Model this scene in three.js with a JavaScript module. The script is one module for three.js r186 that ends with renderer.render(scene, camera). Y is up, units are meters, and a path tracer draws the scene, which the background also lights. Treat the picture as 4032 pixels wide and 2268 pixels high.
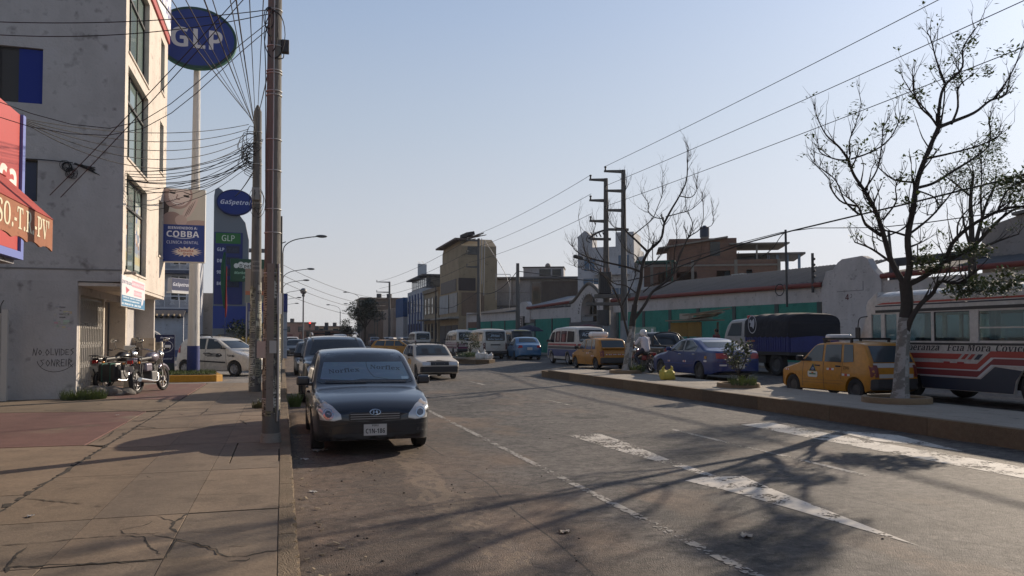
import * as THREE from 'three';
import { mergeGeometries, toCreasedNormals, mergeVertices } from 'three/addons/utils/BufferGeometryUtils.js';
import { RoundedBoxGeometry } from 'three/addons/geometries/RoundedBoxGeometry.js';
import { MarchingCubes } from 'three/addons/objects/MarchingCubes.js';

// ---------------------------------------------------------------- camera, sky, sun, exposure
const scene = new THREE.Scene();
const camera = new THREE.PerspectiveCamera(41.06, 1024 / 576, 0.1, 3000);
camera.position.set(0, 1.65, 0);
camera.rotation.set(THREE.MathUtils.degToRad(1.8), THREE.MathUtils.degToRad(-16.6), 0, 'YXZ');
camera.setViewOffset(1024, 576, 0, -24.9, 1024, 576);

const SUN = new THREE.Vector3(1, 0, -0.61).normalize().multiplyScalar(Math.cos(0.372)); SUN.y = Math.sin(0.372);
{
  const W = 512, Hh = 256, d = new Float32Array(W * Hh * 4), v = new THREE.Vector3();
  const stops = [[-90, .26, .25, .25], [-2, .47, .46, .46], [0, .54, .53, .525], [4, .51, .52, .54], [9, .44, .485, .55], [15, .35, .425, .53], [23, .245, .34, .50], [35, .13, .21, .36], [60, .065, .115, .22], [90, .05, .09, .18]];
  for (let j = 0; j < Hh; j++) for (let i = 0; i < W; i++) {
    const az = ((i + .5) / W - .5) * 2 * Math.PI, el = ((j + .5) / Hh - .5) * Math.PI, e = el * 180 / Math.PI;
    v.set(Math.cos(el) * Math.cos(az), Math.sin(el), Math.cos(el) * Math.sin(az));
    let k = 1; while (k < stops.length - 1 && e > stops[k][0]) k++;
    const a = stops[k - 1], b = stops[k], t = Math.min(1, Math.max(0, (e - a[0]) / (b[0] - a[0])));
    const g = Math.acos(Math.min(1, Math.max(-1, v.dot(SUN)))) * 180 / Math.PI;
    const glow = .55 * Math.exp(-g / 15) + .30 * Math.exp(-g / 40), low = Math.max(0, Math.min(1, (e + 8) / 8));
    const o = (j * W + i) * 4, air = .86 + .14 * Math.cos(g * Math.PI / 180);
    d[o] = (a[1] + (b[1] - a[1]) * t) * air + glow * .80 * low; d[o + 1] = (a[2] + (b[2] - a[2]) * t) * air + glow * .78 * low; d[o + 2] = (a[3] + (b[3] - a[3]) * t) * air + glow * .80 * low; d[o + 3] = 1;
  }
  const sky = new THREE.DataTexture(d, W, Hh, THREE.RGBAFormat, THREE.FloatType);
  sky.mapping = THREE.EquirectangularReflectionMapping; sky.magFilter = THREE.LinearFilter; sky.needsUpdate = true;
  scene.background = sky; scene.environment = sky;
}
const sun = new THREE.DirectionalLight(new THREE.Color(1, .84, .66), 5);
sun.position.copy(SUN).multiplyScalar(120).add(new THREE.Vector3(5, 0, -30)); sun.target.position.set(5, 0, -30);
sun.castShadow = true; sun.shadow.mapSize.set(4096, 4096); sun.shadow.radius = 1;
Object.assign(sun.shadow.camera, { left: -70, right: 70, top: 60, bottom: -60, near: 1, far: 320 });
scene.add(sun, sun.target);
scene.fog = new THREE.FogExp2(0xd4dbe6, .0002);
const renderer = new THREE.WebGLRenderer({ antialias: true });
renderer.toneMapping = THREE.LinearToneMapping; renderer.toneMappingExposure = 1.14;
renderer.shadowMap.enabled = true;

// ---------------------------------------------------------------- helpers
const PI = Math.PI, R = THREE.MathUtils.degToRad, V = (x, y, z) => new THREE.Vector3(x, y, z);
function rng(s) { return () => { s |= 0; s = s + 0x6D2B79F5 | 0; let t = Math.imul(s ^ s >>> 15, 1 | s); t = t + Math.imul(t ^ t >>> 7, 61 | t) ^ t; return ((t ^ t >>> 14) >>> 0) / 4294967296; }; }
const rnd = rng(20240);
const PERM = new Float32Array(65536); { const r = rng(7); for (let i = 0; i < 65536; i++) PERM[i] = r(); }
function vnoise(x, y) {
  const xi = Math.floor(x), yi = Math.floor(y), fx = x - xi, fy = y - yi, u = fx * fx * (3 - 2 * fx), w = fy * fy * (3 - 2 * fy);
  const a = PERM[(xi & 255) | ((yi & 255) << 8)], b = PERM[((xi + 1) & 255) | ((yi & 255) << 8)], c = PERM[(xi & 255) | (((yi + 1) & 255) << 8)], d = PERM[((xi + 1) & 255) | (((yi + 1) & 255) << 8)];
  return a + (b - a) * u + (c - a) * w + (a - b - c + d) * u * w;
}
function fbm(x, y, o = 4) { let s = 0, a = .5, n = 0; for (let i = 0; i < o; i++) { s += a * vnoise(x, y); n += a; a *= .5; x = x * 2.03 + 17.1; y = y * 2.03 + 5.7; } return s / n; }
const sstep = (a, b, x) => { x = Math.min(1, Math.max(0, (x - a) / (b - a))); return x * x * (3 - 2 * x); };
const used = new Map();
function numbered(n) { const c = used.get(n) ?? 0; used.set(n, c + 1); return c ? n + '_' + String(c).padStart(3, '0') : n; }
const ATTR = ['position', 'normal', 'uv'];
function norm(g) {
  if (g.index) g = g.toNonIndexed();
  for (const k of Object.keys(g.attributes)) if (!ATTR.includes(k)) g.deleteAttribute(k);
  if (!g.attributes.normal) g.computeVertexNormals();
  if (!g.attributes.uv) g.setAttribute('uv', new THREE.BufferAttribute(new Float32Array(g.attributes.position.count * 2), 2));
  return g;
}
function merge(list) { list = [].concat(list).flat(3); return list.length === 1 ? list[0] : mergeGeometries(list.map(norm)); }
function obj(name, geos, mat, parent) {
  const m = new THREE.Mesh(merge(geos), mat); m.castShadow = m.receiveShadow = true;
  m.name = parent && parent !== scene ? name : numbered(name); (parent || scene).add(m); return m;
}
function tag(o, label, category, group) { o.userData.label = label; o.userData.category = category; if (group) o.userData.group = group; return o; }
function each(name, geos, mat, parent) { return geos.map(g => obj(name, g, mat, parent)); }
function struct(name, geos, mat) { const m = obj(name, geos, mat); m.userData.kind = 'structure'; return m; }
function thing(name, label, category, [x, y, z] = [0, 0, 0], turn = 0, group) {
  const o = new THREE.Group(); o.name = numbered(name); scene.add(o); o.position.set(x, y, z); o.rotation.y = turn; return tag(o, label, category, group);
}
function dup(root, [x, y, z], turn, label, group) { const r = root.clone(); r.userData = { ...root.userData }; r.name = numbered(root.name.replace(/_\d{3}$/, '')); scene.add(r); r.position.set(x, y, z); r.rotation.y = turn; if (label) r.userData.label = label; if (group) r.userData.group = group; return r; }
const M4 = (x, y, z, rx = 0, ry = 0, rz = 0, s = 1) => new THREE.Matrix4().compose(V(x, y, z), new THREE.Quaternion().setFromEuler(new THREE.Euler(rx, ry, rz, 'YXZ')), V(s, s, s));
// a box from its centre, uv in metres
function box(w, h, d, x = 0, y = 0, z = 0, rx = 0, ry = 0, rz = 0) {
  const g = new THREE.BoxGeometry(w, h, d), p = g.attributes.position, n = g.attributes.normal, uv = g.attributes.uv;
  for (let i = 0; i < p.count; i++) { const ax = Math.abs(n.getX(i)), ay = Math.abs(n.getY(i)); if (ax > .5) uv.setXY(i, p.getZ(i) + z, p.getY(i) + y); else if (ay > .5) uv.setXY(i, p.getX(i) + x, p.getZ(i) + z); else uv.setXY(i, p.getX(i) + x, p.getY(i) + y); }
  return g.applyMatrix4(M4(x, y, z, rx, ry, rz));
}
const bx = (x0, x1, y0, y1, z0, z1) => box(x1 - x0, y1 - y0, z1 - z0, (x0 + x1) / 2, (y0 + y1) / 2, (z0 + z1) / 2);
function rbox(w, h, d, r, x = 0, y = 0, z = 0, rx = 0, ry = 0, rz = 0) { return new RoundedBoxGeometry(w, h, d, 2, r).applyMatrix4(M4(x, y, z, rx, ry, rz)); }
function cyl(r0, r1, h, x = 0, y = 0, z = 0, rx = 0, ry = 0, rz = 0, seg = 16, open = false) { return new THREE.CylinderGeometry(r1, r0, h, seg, 1, open).applyMatrix4(M4(x, y, z, rx, ry, rz)); }
const sph = (r, x, y, z, sx = 1, sy = 1, sz = 1, seg = 14) => new THREE.SphereGeometry(r, seg, Math.max(8, seg * .7 | 0)).applyMatrix4(new THREE.Matrix4().makeScale(sx, sy, sz)).applyMatrix4(M4(x, y, z));
function tube(pts, r, seg = 0, rad = 6, closed = false) { const c = pts.length === 2 ? new THREE.LineCurve3(V(...pts[0]), V(...pts[1])) : new THREE.CatmullRomCurve3(pts.map(p => V(...p)), closed); return new THREE.TubeGeometry(c, seg || (pts.length === 2 ? 1 : pts.length * 4), r, rad, closed); }
// tube whose radius runs along the points: pts [[x,y,z,r]...]
function limb(pts, rad = 6, seg = 0) {
  const c = new THREE.CatmullRomCurve3(pts.map(p => V(p[0], p[1], p[2]))), n = seg || pts.length * 3, g = new THREE.TubeGeometry(c, n, 1, rad, false), p = g.attributes.position;
  for (let i = 0; i <= n; i++) {
    const t = i / n, q = c.getPoint(t), f = t * (pts.length - 1), k = Math.min(pts.length - 2, f | 0), r = pts[k][3] + (pts[k + 1][3] - pts[k][3]) * (f - k);
    for (let j = 0; j <= rad; j++) { const o = i * (rad + 1) + j; p.setXYZ(o, q.x + (p.getX(o) - q.x) * r, q.y + (p.getY(o) - q.y) * r, q.z + (p.getZ(o) - q.z) * r); }
  }
  for (let i = 0; i < g.attributes.uv.count; i++) g.attributes.uv.setXY(i, g.attributes.uv.getY(i) * .8, g.attributes.uv.getX(i) * 3);
  g.computeVertexNormals(); return g;
}
function shapeOf(pts, holes = []) { const s = new THREE.Shape(pts.map(p => new THREE.Vector2(p[0], p[1]))); for (const h of holes) s.holes.push(new THREE.Path(h.map(p => new THREE.Vector2(p[0], p[1])))); return s; }
// polygon in x,y pushed from z0 to z1
function prism(pts, z0, z1, holes = [], bevel = 0) { return new THREE.ExtrudeGeometry(shapeOf(pts, holes), { depth: z1 - z0 - 2 * bevel, bevelEnabled: bevel > 0, bevelSize: bevel, bevelThickness: bevel, bevelSegments: 2, bevelOffset: -bevel, curveSegments: 16 }).translate(0, 0, z0 + bevel); }
const rect = (x0, x1, y0, y1) => [[x0, y0], [x1, y0], [x1, y1], [x0, y1]];
// polygon in the ground plane (x, z) from y0 up to y1
function slab(pts, y0, y1, bevel = 0) { return prism(pts.map(([x, z]) => [x, -z]), y0, y1, [], bevel).rotateX(-PI / 2); }
function flat(pts, y) { const g = new THREE.ShapeGeometry(shapeOf(pts.map(([x, z]) => [x, -z]))); g.rotateX(-PI / 2).translate(0, y, 0); return g; }
const ell = (cx, cy, rx, ry, n = 40) => Array.from({ length: n }, (_, i) => [cx + rx * Math.cos(i / n * 2 * PI), cy + ry * Math.sin(i / n * 2 * PI)]);
function uvXZ(g, x0, x1, z0, z1) { const p = g.attributes.position, uv = g.attributes.uv; for (let i = 0; i < p.count; i++) uv.setXY(i, (p.getX(i) - x0) / (x1 - x0), (p.getZ(i) - z0) / (z1 - z0)); return g; }
function uv1(g, s) { const p = g.attributes.position, a = new Float32Array(p.count * 2); for (let i = 0; i < p.count; i++) { a[2 * i] = p.getX(i) * s; a[2 * i + 1] = p.getZ(i) * s; } g.setAttribute('uv1', new THREE.BufferAttribute(a, 2)); return g; }

// ---------------------------------------------------------------- textures
const toS = (l) => { l = Math.min(1, Math.max(0, l)); return 255 * (l <= .0031308 ? l * 12.92 : 1.055 * l ** (1 / 2.4) - .055); };
function dataTex(w, h, fn, srgb, wrap = true) {      // fn(u, v) -> [r, g, b] linear (srgb) or 0..1 (plain)
  const d = new Uint8Array(w * h * 4), c = [0, 0, 0];
  for (let j = 0; j < h; j++) for (let i = 0; i < w; i++) { fn((i + .5) / w, (j + .5) / h, c); const o = (j * w + i) * 4; for (let k = 0; k < 3; k++) d[o + k] = srgb ? toS(c[k]) : Math.min(255, Math.max(0, c[k] * 255)); d[o + 3] = 255; }
  const t = new THREE.DataTexture(d, w, h); t.magFilter = THREE.LinearFilter; t.minFilter = THREE.LinearMipmapLinearFilter; t.generateMipmaps = true; if (srgb) t.colorSpace = THREE.SRGBColorSpace; if (wrap) t.wrapS = t.wrapT = THREE.RepeatWrapping; t.needsUpdate = true; return t;
}
function canvasTex(w, h, draw) { const c = document.createElement('canvas'); c.width = w; c.height = h; const x = c.getContext('2d'); draw(x, w, h); const t = new THREE.CanvasTexture(c); t.colorSpace = THREE.SRGBColorSpace; t.magFilter = THREE.LinearFilter; t.anisotropy = 8; return t; }
// periodic fbm for repeating tiles
function pnoise(u, v, n, seed = 0) { const x = u * n, y = v * n, xi = Math.floor(x), yi = Math.floor(y), fx = x - xi, fy = y - yi, a = fx * fx * (3 - 2 * fx), b = fy * fy * (3 - 2 * fy), P = (i, j) => PERM[(((i % n + n) % n * 73 + ((j % n + n) % n) * 191 + seed * 1013) * 7) & 65535]; return (P(xi, yi) * (1 - a) + P(xi + 1, yi) * a) * (1 - b) + (P(xi, yi + 1) * (1 - a) + P(xi + 1, yi + 1) * a) * b; }
function pfbm(u, v, n, o, seed = 0) { let s = 0, a = .5, t = 0; for (let i = 0; i < o; i++) { s += a * pnoise(u, v, n, seed + i); t += a; a *= .55; n *= 2; } return s / t; }
function tile(size, n, o, seed, lo, hi) { return dataTex(size, size, (u, v, c) => { const f = lo + (hi - lo) * sstep(.2, .8, pfbm(u, v, n, o, seed)); c[0] = c[1] = c[2] = f; }, false); }
const rep = (t, s, ch = 0) => { const c = t.clone(); c.repeat.set(s, s); c.channel = ch; c.needsUpdate = true; return c; };
const grainN = tile(512, 64, 4, 3, 0, 1), softN = tile(512, 6, 6, 9, 0, 1);
// plaster, concrete and paint: stains and wear over a base colour, uv in metres
const stainT = dataTex(512, 512, (u, v, c) => { const a = pfbm(u, v, 4, 6, 21), b = pfbm(u, v, 32, 4, 33), s = pfbm(u, v * .25, 16, 4, 5); let f = .82 + .34 * (a - .5) + .18 * (b - .5) + .2 * (s - .5); if (b > .64) f -= .2 * (b - .64) / .1; c[0] = Math.min(1, f + .1); c[1] = Math.min(1, f + .09); c[2] = Math.min(1, f + .075); }, true);
const dirtT = dataTex(512, 512, (u, v, c) => { const a = pfbm(u, v, 3, 6, 51), b = pfbm(u, v, 40, 3, 73), f = .72 + .4 * (a - .5) + .3 * (b - .5); c[0] = f + .12; c[1] = f + .09; c[2] = f + .04; }, true);
const col = (r, g, b) => new THREE.Color().setRGB(r, g, b);
const mat = (r, g, b, rough = .8, o = {}) => new THREE.MeshStandardMaterial({ color: col(r, g, b), roughness: rough, ...o });
const wallMat = (r, g, b, s = .22, o = {}) => mat(r, g, b, .9, { map: rep(stainT, s), bumpMap: rep(grainN, s * 3), bumpScale: .004, ...o });
const paint = (r, g, b, o = {}) => new THREE.MeshPhysicalMaterial({ color: col(r, g, b), roughness: .38, clearcoat: .55, clearcoatRoughness: .12, map: rep(dirtT, .35), ...o });
const glassDark = new THREE.MeshPhysicalMaterial({ color: col(.018, .022, .026), roughness: .05, specularIntensity: 1 });
const glassMid = new THREE.MeshPhysicalMaterial({ color: col(.055, .07, .08), roughness: .07 });
const glassClear = new THREE.MeshPhysicalMaterial({ color: col(.92, .95, .96), roughness: .03, transmission: 1, thickness: 0, ior: 1.45 });
const rubber = mat(.022, .021, .021, .85), blackP = mat(.02, .02, .022, .5), darkP = mat(.045, .045, .047, .6), chrome = mat(.55, .55, .55, .25, { metalness: 1 }), steel = mat(.32, .32, .33, .45, { metalness: .8 });
const whiteM = mat(.72, .72, .70, .6), redM = mat(.42, .03, .03, .5), cableM = mat(.015, .015, .016, .7), concrete = wallMat(.36, .33, .29, .4);
const lampRed = new THREE.MeshPhysicalMaterial({ color: col(.30, .012, .012), roughness: .15 }), lampAmber = new THREE.MeshPhysicalMaterial({ color: col(.55, .2, .03), roughness: .15 }), lampClear = new THREE.MeshPhysicalMaterial({ color: col(.52, .53, .54), roughness: .12, metalness: .35 });
function signMat(tex, o = {}) { return new THREE.MeshPhysicalMaterial({ map: tex, roughness: .45, ...o }); }
// a flat print on a plane facing +z of its parent
function print(name, tex, w, h, parent, x = 0, y = 0, z = 0, ry = 0, o = {}) { const m = obj(name, new THREE.PlaneGeometry(w, h), signMat(tex, o), parent); m.position.set(x, y, z); m.rotation.y = ry; return m; }
// ---------------------------------------------------------------- ground, road, pavement
function cracks(x, z) { const w = fbm(x * .9, z * .9, 3) * 2.2, a = Math.abs(vnoise(x * .55 + w, z * .45 + w * .7) - .5), m = sstep(.38, .56, fbm(x * .25 + 9, z * .25, 2)); return (1 - sstep(.0, .011, a)) * m; }
const DUST = [[1.45, -11.0], [1.85, -11.0], [1.78, -8.1], [2.05, -7.7], [1.85, -6.9], [1.7, -4.2], [1.46, -4.4], [1.45, -6.6], [1.2, -7.7], [1.42, -8.1]];
const inPoly = (p, x, z) => { let k = false; for (let i = 0, j = p.length - 1; i < p.length; j = i++) if ((p[i][1] > z) !== (p[j][1] > z) && x < (p[j][0] - p[i][0]) * (z - p[i][1]) / (p[j][1] - p[i][1]) + p[i][0]) k = !k; return k; };
function asphalt(x, z, c, fine) {
  const a = fbm(x * .35, z * .22, 4), b = fbm(x * 3.1, z * 3.1, 3), g1 = fine ? fbm(x * 45, z * 45, 2) : fbm(x * 9, z * 9, 2);
  const g2 = fbm(x * 13, z * 13, 3), g3 = fbm(x * 4 + 90, z * 16, 2); let f = .07 + .035 * (a - .5) + .032 * (b - .5) + .085 * (g1 - .5) + .11 * (g2 - .5) + .06 * (g3 - .5);
  const streak = fbm(x * 5, z * .35, 3); f += .025 * (streak - .5);
  let r = f * 1.11, g = f * .985, bl = f * .875;
  // dust: brown soil gathered along the kerb and in patches
  const dn = fbm(x * 1.3 + 40, z * .8, 4), kerb = x < 10.4 && x > -1 ? 1 - sstep(1.5 + 2.2 * (dn - .35), 3.9 + 2.6 * (dn - .5), x) : 0;
  const fleck = fbm(x * 8, z * 8, 3), dust = Math.min(1, kerb * (.75 + .6 * (fleck - .4)) + .5 * sstep(.58, .75, dn));
  const dr = .128 + .045 * (b - .5) + .075 * (g1 - .5) + .085 * (g2 - .5), pale = sstep(.56, .7, fbm(x * .9 + 3, z * .6, 3)) * .03;
  r += (dr + pale - r) * dust * .85; g += ((dr + pale) * .67 - g) * dust * .85; bl += ((dr + pale) * .44 - bl) * dust * .85;
  if (fine && x < 2.4 && x > .9 && inPoly(DUST, x + .16 * (fbm(x * 9, z * 9, 2) - .5), z + .2 * (fbm(x * 7 + 5, z * 7, 2) - .5))) { const w = sstep(.42, .5, fbm(x * 16, z * 9, 4)) * .8; r += (.20 - r) * w; g += (.148 - g) * w; bl += (.10 - bl) * w; }
  const k = Math.max(cracks(x, z), .9 * cracks(x * 1.7 + 31, z * 1.7 + 12), .8 * cracks(x * .8 + 71, z * 2.6 + 3)) * (1 - .6 * kerb); r *= 1 - .75 * k; g *= 1 - .75 * k; bl *= 1 - .73 * k;
  { const w = x + .5 * (fbm(z * .35, 4.2, 3) - .5), d = Math.min(Math.abs(w - 5.75), Math.abs(w - 7.6), Math.abs(w - 2.2)), t = Math.abs(((z + .45 * fbm(x * .6, 8.1, 3)) % 5.3 + 5.3) % 5.3 - 2.6), gap = vnoise(x * .8 + 3, z * .8) > .42 ? 1 : 0, q = (1 - sstep(.004, .016, Math.min(d, t))) * gap * .7; r *= 1 - q; g *= 1 - q; bl *= 1 - q; }
  { const q = Math.hypot((x - 6.0) / .55, (z + 14.7) / .3) + .9 * (fbm(x * 6, z * 6, 3) - .5), p = (1 - sstep(.75, .95, q)) * .6; r *= 1 - p; g *= 1 - p; bl *= 1 - p; }
  const oil = sstep(.62, .75, fbm(x * .8 + 70, z * .5 + 3, 4)) * .3; r *= 1 - oil; g *= 1 - oil; bl *= 1 - oil;
  if (fine) { const s = vnoise(x * 70, z * 70); const s2 = vnoise(x * 28 + 7, z * 28); if (s > .9) { r += .06; g += .055; bl += .047; } if (s < .07) { r *= .5; g *= .5; bl *= .5; } if (s2 > .9) { r *= 1.35; g *= 1.34; bl *= 1.3; } if (s2 < .08) { r *= .6; g *= .6; bl *= .6; } }
  c[0] = r; c[1] = g; c[2] = bl;
}
const bumpGrain = rep(grainN, 2.6, 1);
function roadPatch(x0, x1, z0, z1, w, h, fine, y = 0) {     // z0 nearer the camera
  const t = dataTex(w, h, (u, v, c) => asphalt(x0 + u * (x1 - x0), z0 + v * (z1 - z0), c, fine), true, false);
  const g = uv1(uvXZ(flat([[x0, z0], [x1, z0], [x1, z1], [x0, z1]], y), x0, x1, z0, z1), .9);
  return { g, m: new THREE.MeshStandardMaterial({ map: t, roughness: .78, bumpMap: bumpGrain, bumpScale: .0045 }) };
}
{
  const far = roadPatch(-60, 120, -120, -420, 256, 512, false), gm = mat(.2, .17, .13, .95, { map: rep(dirtT, 40) });
  struct('ground', uvXZ(flat([[-1500, 400], [1500, 400], [1500, -2500], [-1500, -2500]], -.03), 0, 30, 0, 30), gm);
  const P = [[0, 10.4, 6, -5, 512, 512, true], [0, 10.4, -5, -15, 2048, 2048, true], [0, 10.4, -15, -31, 1024, 1024, false], [0, 10.4, -31, -130, 512, 1024, false], [13.0, 32, -31, -130, 512, 1024, false, .2]];
  P.forEach(a => { const p = roadPatch(...a); struct('road', p.g, p.m); });
  { const p = roadPatch(10.4, 13.0, -29, -130, 256, 1024, false), q = p.g.attributes.position; for (let i = 0; i < q.count; i++) if (q.getX(i) > 12) q.setY(i, .2); p.g.computeVertexNormals(); struct('road', p.g, p.m); }
  { const p = roadPatch(13.0, 32, 6, -31, 1024, 1024, false), g = new THREE.PlaneGeometry(19, 37, 1, 74).rotateX(-PI / 2).translate(22.5, 0, -12.5), q = g.attributes.position; for (let i = 0; i < q.count; i++) q.setY(i, .06 + .14 * sstep(-18.4, -22.4, q.getZ(i))); g.computeVertexNormals(); struct('road', uv1(uvXZ(g, 13, 32, 6, -31), .9), p.m); }
  struct('road', far.g.translate(0, -.01, 0), far.m);
}
// worn paint: alpha eaten by noise
const wornA = dataTex(512, 512, (u, v, c) => { const a = pfbm(u + .05 * pnoise(u, v, 40, 3), v, 14, 6, 14), b = pfbm(u, v, 110, 2, 18), s = sstep(.385, .43, a * .6 + b * .4); c[0] = c[1] = c[2] = s; }, false);
const wornB = dataTex(512, 512, (u, v, c) => { const a = pfbm(u + .05 * pnoise(u, v, 40, 5), v, 12, 6, 24), b = pfbm(u, v, 110, 2, 28), s = sstep(.455, .50, a * .55 + b * .45); c[0] = c[1] = c[2] = s; }, false);
function marking(pts, worn, shade, y = .004) {
  const g = flat(pts, y); uvXZ(g, 0, 3, 0, 3);
  const c = shade.length ? shade : [shade, shade * .97, shade * .92], m = mat(...c, .8, { alphaMap: worn ? wornB : wornA, transparent: true, alphaTest: .5, map: rep(dirtT, 1.3) });
  struct('road_marking', g, m);
}
for (const [z0, z1] of [[-3.4, -8.2], [-8.2, -17.2], [-17.5, -26]]) marking([[3.1, z0], [3.2, z0], [3.2, z1], [3.1, z1]], true, .34);
for (const [z0, z1] of [[-7.6, -12.4], [-17.6, -19.5], [-25.6, -28.2], [-34, -37]]) marking([[6.63, z0], [6.73, z0], [6.73, z1], [6.63, z1]], true, .42);
marking([[4.6, -12.1], [5.2, -12.25], [5.18, -11.2], [5.0, -9.4], [4.96, -8.12], [4.84, -8.1], [4.78, -9.2], [4.66, -10.6]], true, .58); marking([[4.44, -7.95], [4.75, -8.08], [5.25, -8.02], [5.1, -7.2], [4.98, -6.2], [4.9, -5.6], [4.83, -4.95], [4.76, -5.6], [4.7, -6.3], [4.6, -7.2]], false, .6);
marking([[8.28, -12.7], [9.05, -12.9], [8.95, -10.2], [9.0, -8], [9.0, -5.5], [8.5, -4.5], [8.3, -6.5], [8.3, -9.5]], false, .62);
marking([[9.3, -11.5], [9.92, -10.6], [9.42, -8.8], [9.3, -9.6], [9.02, -10.1]], false, .60);
for (const x of [16.75]) for (let z = -24; z > -60; z -= 6) marking([[x, z], [x + .12, z], [x + .12, z - 2.6], [x, z - 2.6]], true, .4, .204);

// litter and pebbles on the road along the kerb
{
  const r = rng(11), list = [], leaf = [];
  for (let i = 0; i < 300; i++) { const s = .004 + r() * r() * r() * .022, x = .2 + r() * r() * 5, z = -4.5 - r() * 14; list.push(new THREE.IcosahedronGeometry(s, 0).scale(1, .6, 1).rotateY(r() * 6).translate(x, s * .35, z)); }
  for (let i = 0; i < 90; i++) { const s = .015 + r() * .03, x = .18 + r() * r() * .7, z = -4.3 - r() * 13; leaf.push(box(s * 1.4, .003, s * .6, x, .008 + r() * .01, z, (r() - .5) * .5, r() * 6, r() * .3)); }
  const p = obj('pebbles', list, mat(.075, .062, .05, .95)); p.userData.kind = 'stuff'; tag(p, 'small dark stones scattered on the dusty road edge', 'pebbles');
  const q = obj('dry_leaves', leaf, mat(.28, .22, .14, .9)); q.userData.kind = 'stuff'; tag(q, 'dry leaf scraps lying in the gutter along the kerb', 'leaves');
}
function litter(name, label, x, z, y, s, m) {
  const g = new THREE.PlaneGeometry(s, s * .7, 5, 5), p = g.attributes.position, r = rng(x * 991 | 0); for (let i = 0; i < p.count; i++) p.setXYZ(i, p.getX(i) + (r() - .5) * s * .18, p.getY(i) + (r() - .5) * s * .18, (r() - .3) * s * .2); g.computeVertexNormals();
  const o = obj(name, g.rotateX(-PI / 2), m); o.position.set(x, y + s * .1, z); o.rotation.y = x * 7; tag(o, label, 'litter');
}
const paperM = mat(.42, .40, .37, .9);
litter('paper_scrap', 'crumpled white paper scrap on the concrete pavement slab', -2.0, -7.35, .15, .07, paperM);
litter('paper_scrap', 'small pale paper scrap in the gutter near the dark sedan wheel', .3, -10.75, 0, .1, paperM);
litter('plastic_scrap', 'crumpled white plastic by the dark sedan front tyre', .52, -11.5, 0, .2, paperM);
litter('paper_scrap', 'torn pale wrapper lying in the road arrow dust', 2.3, -6.15, 0, .1, mat(.4, .34, .27, .9));
litter('paper_scrap', 'pale wrapper strip in the gutter beside the broken kerb', .33, -8.5, 0, .08, paperM);
litter('paper_scrap', 'flat grey wrapper lying on the road near the lane line', 3.7, -5.6, 0, .12, mat(.3, .27, .23, .9));
litter('paper_scrap', 'tiny white paper scrap on the red cement patch', -3.0, -16.2, .16, .08, paperM);

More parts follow.
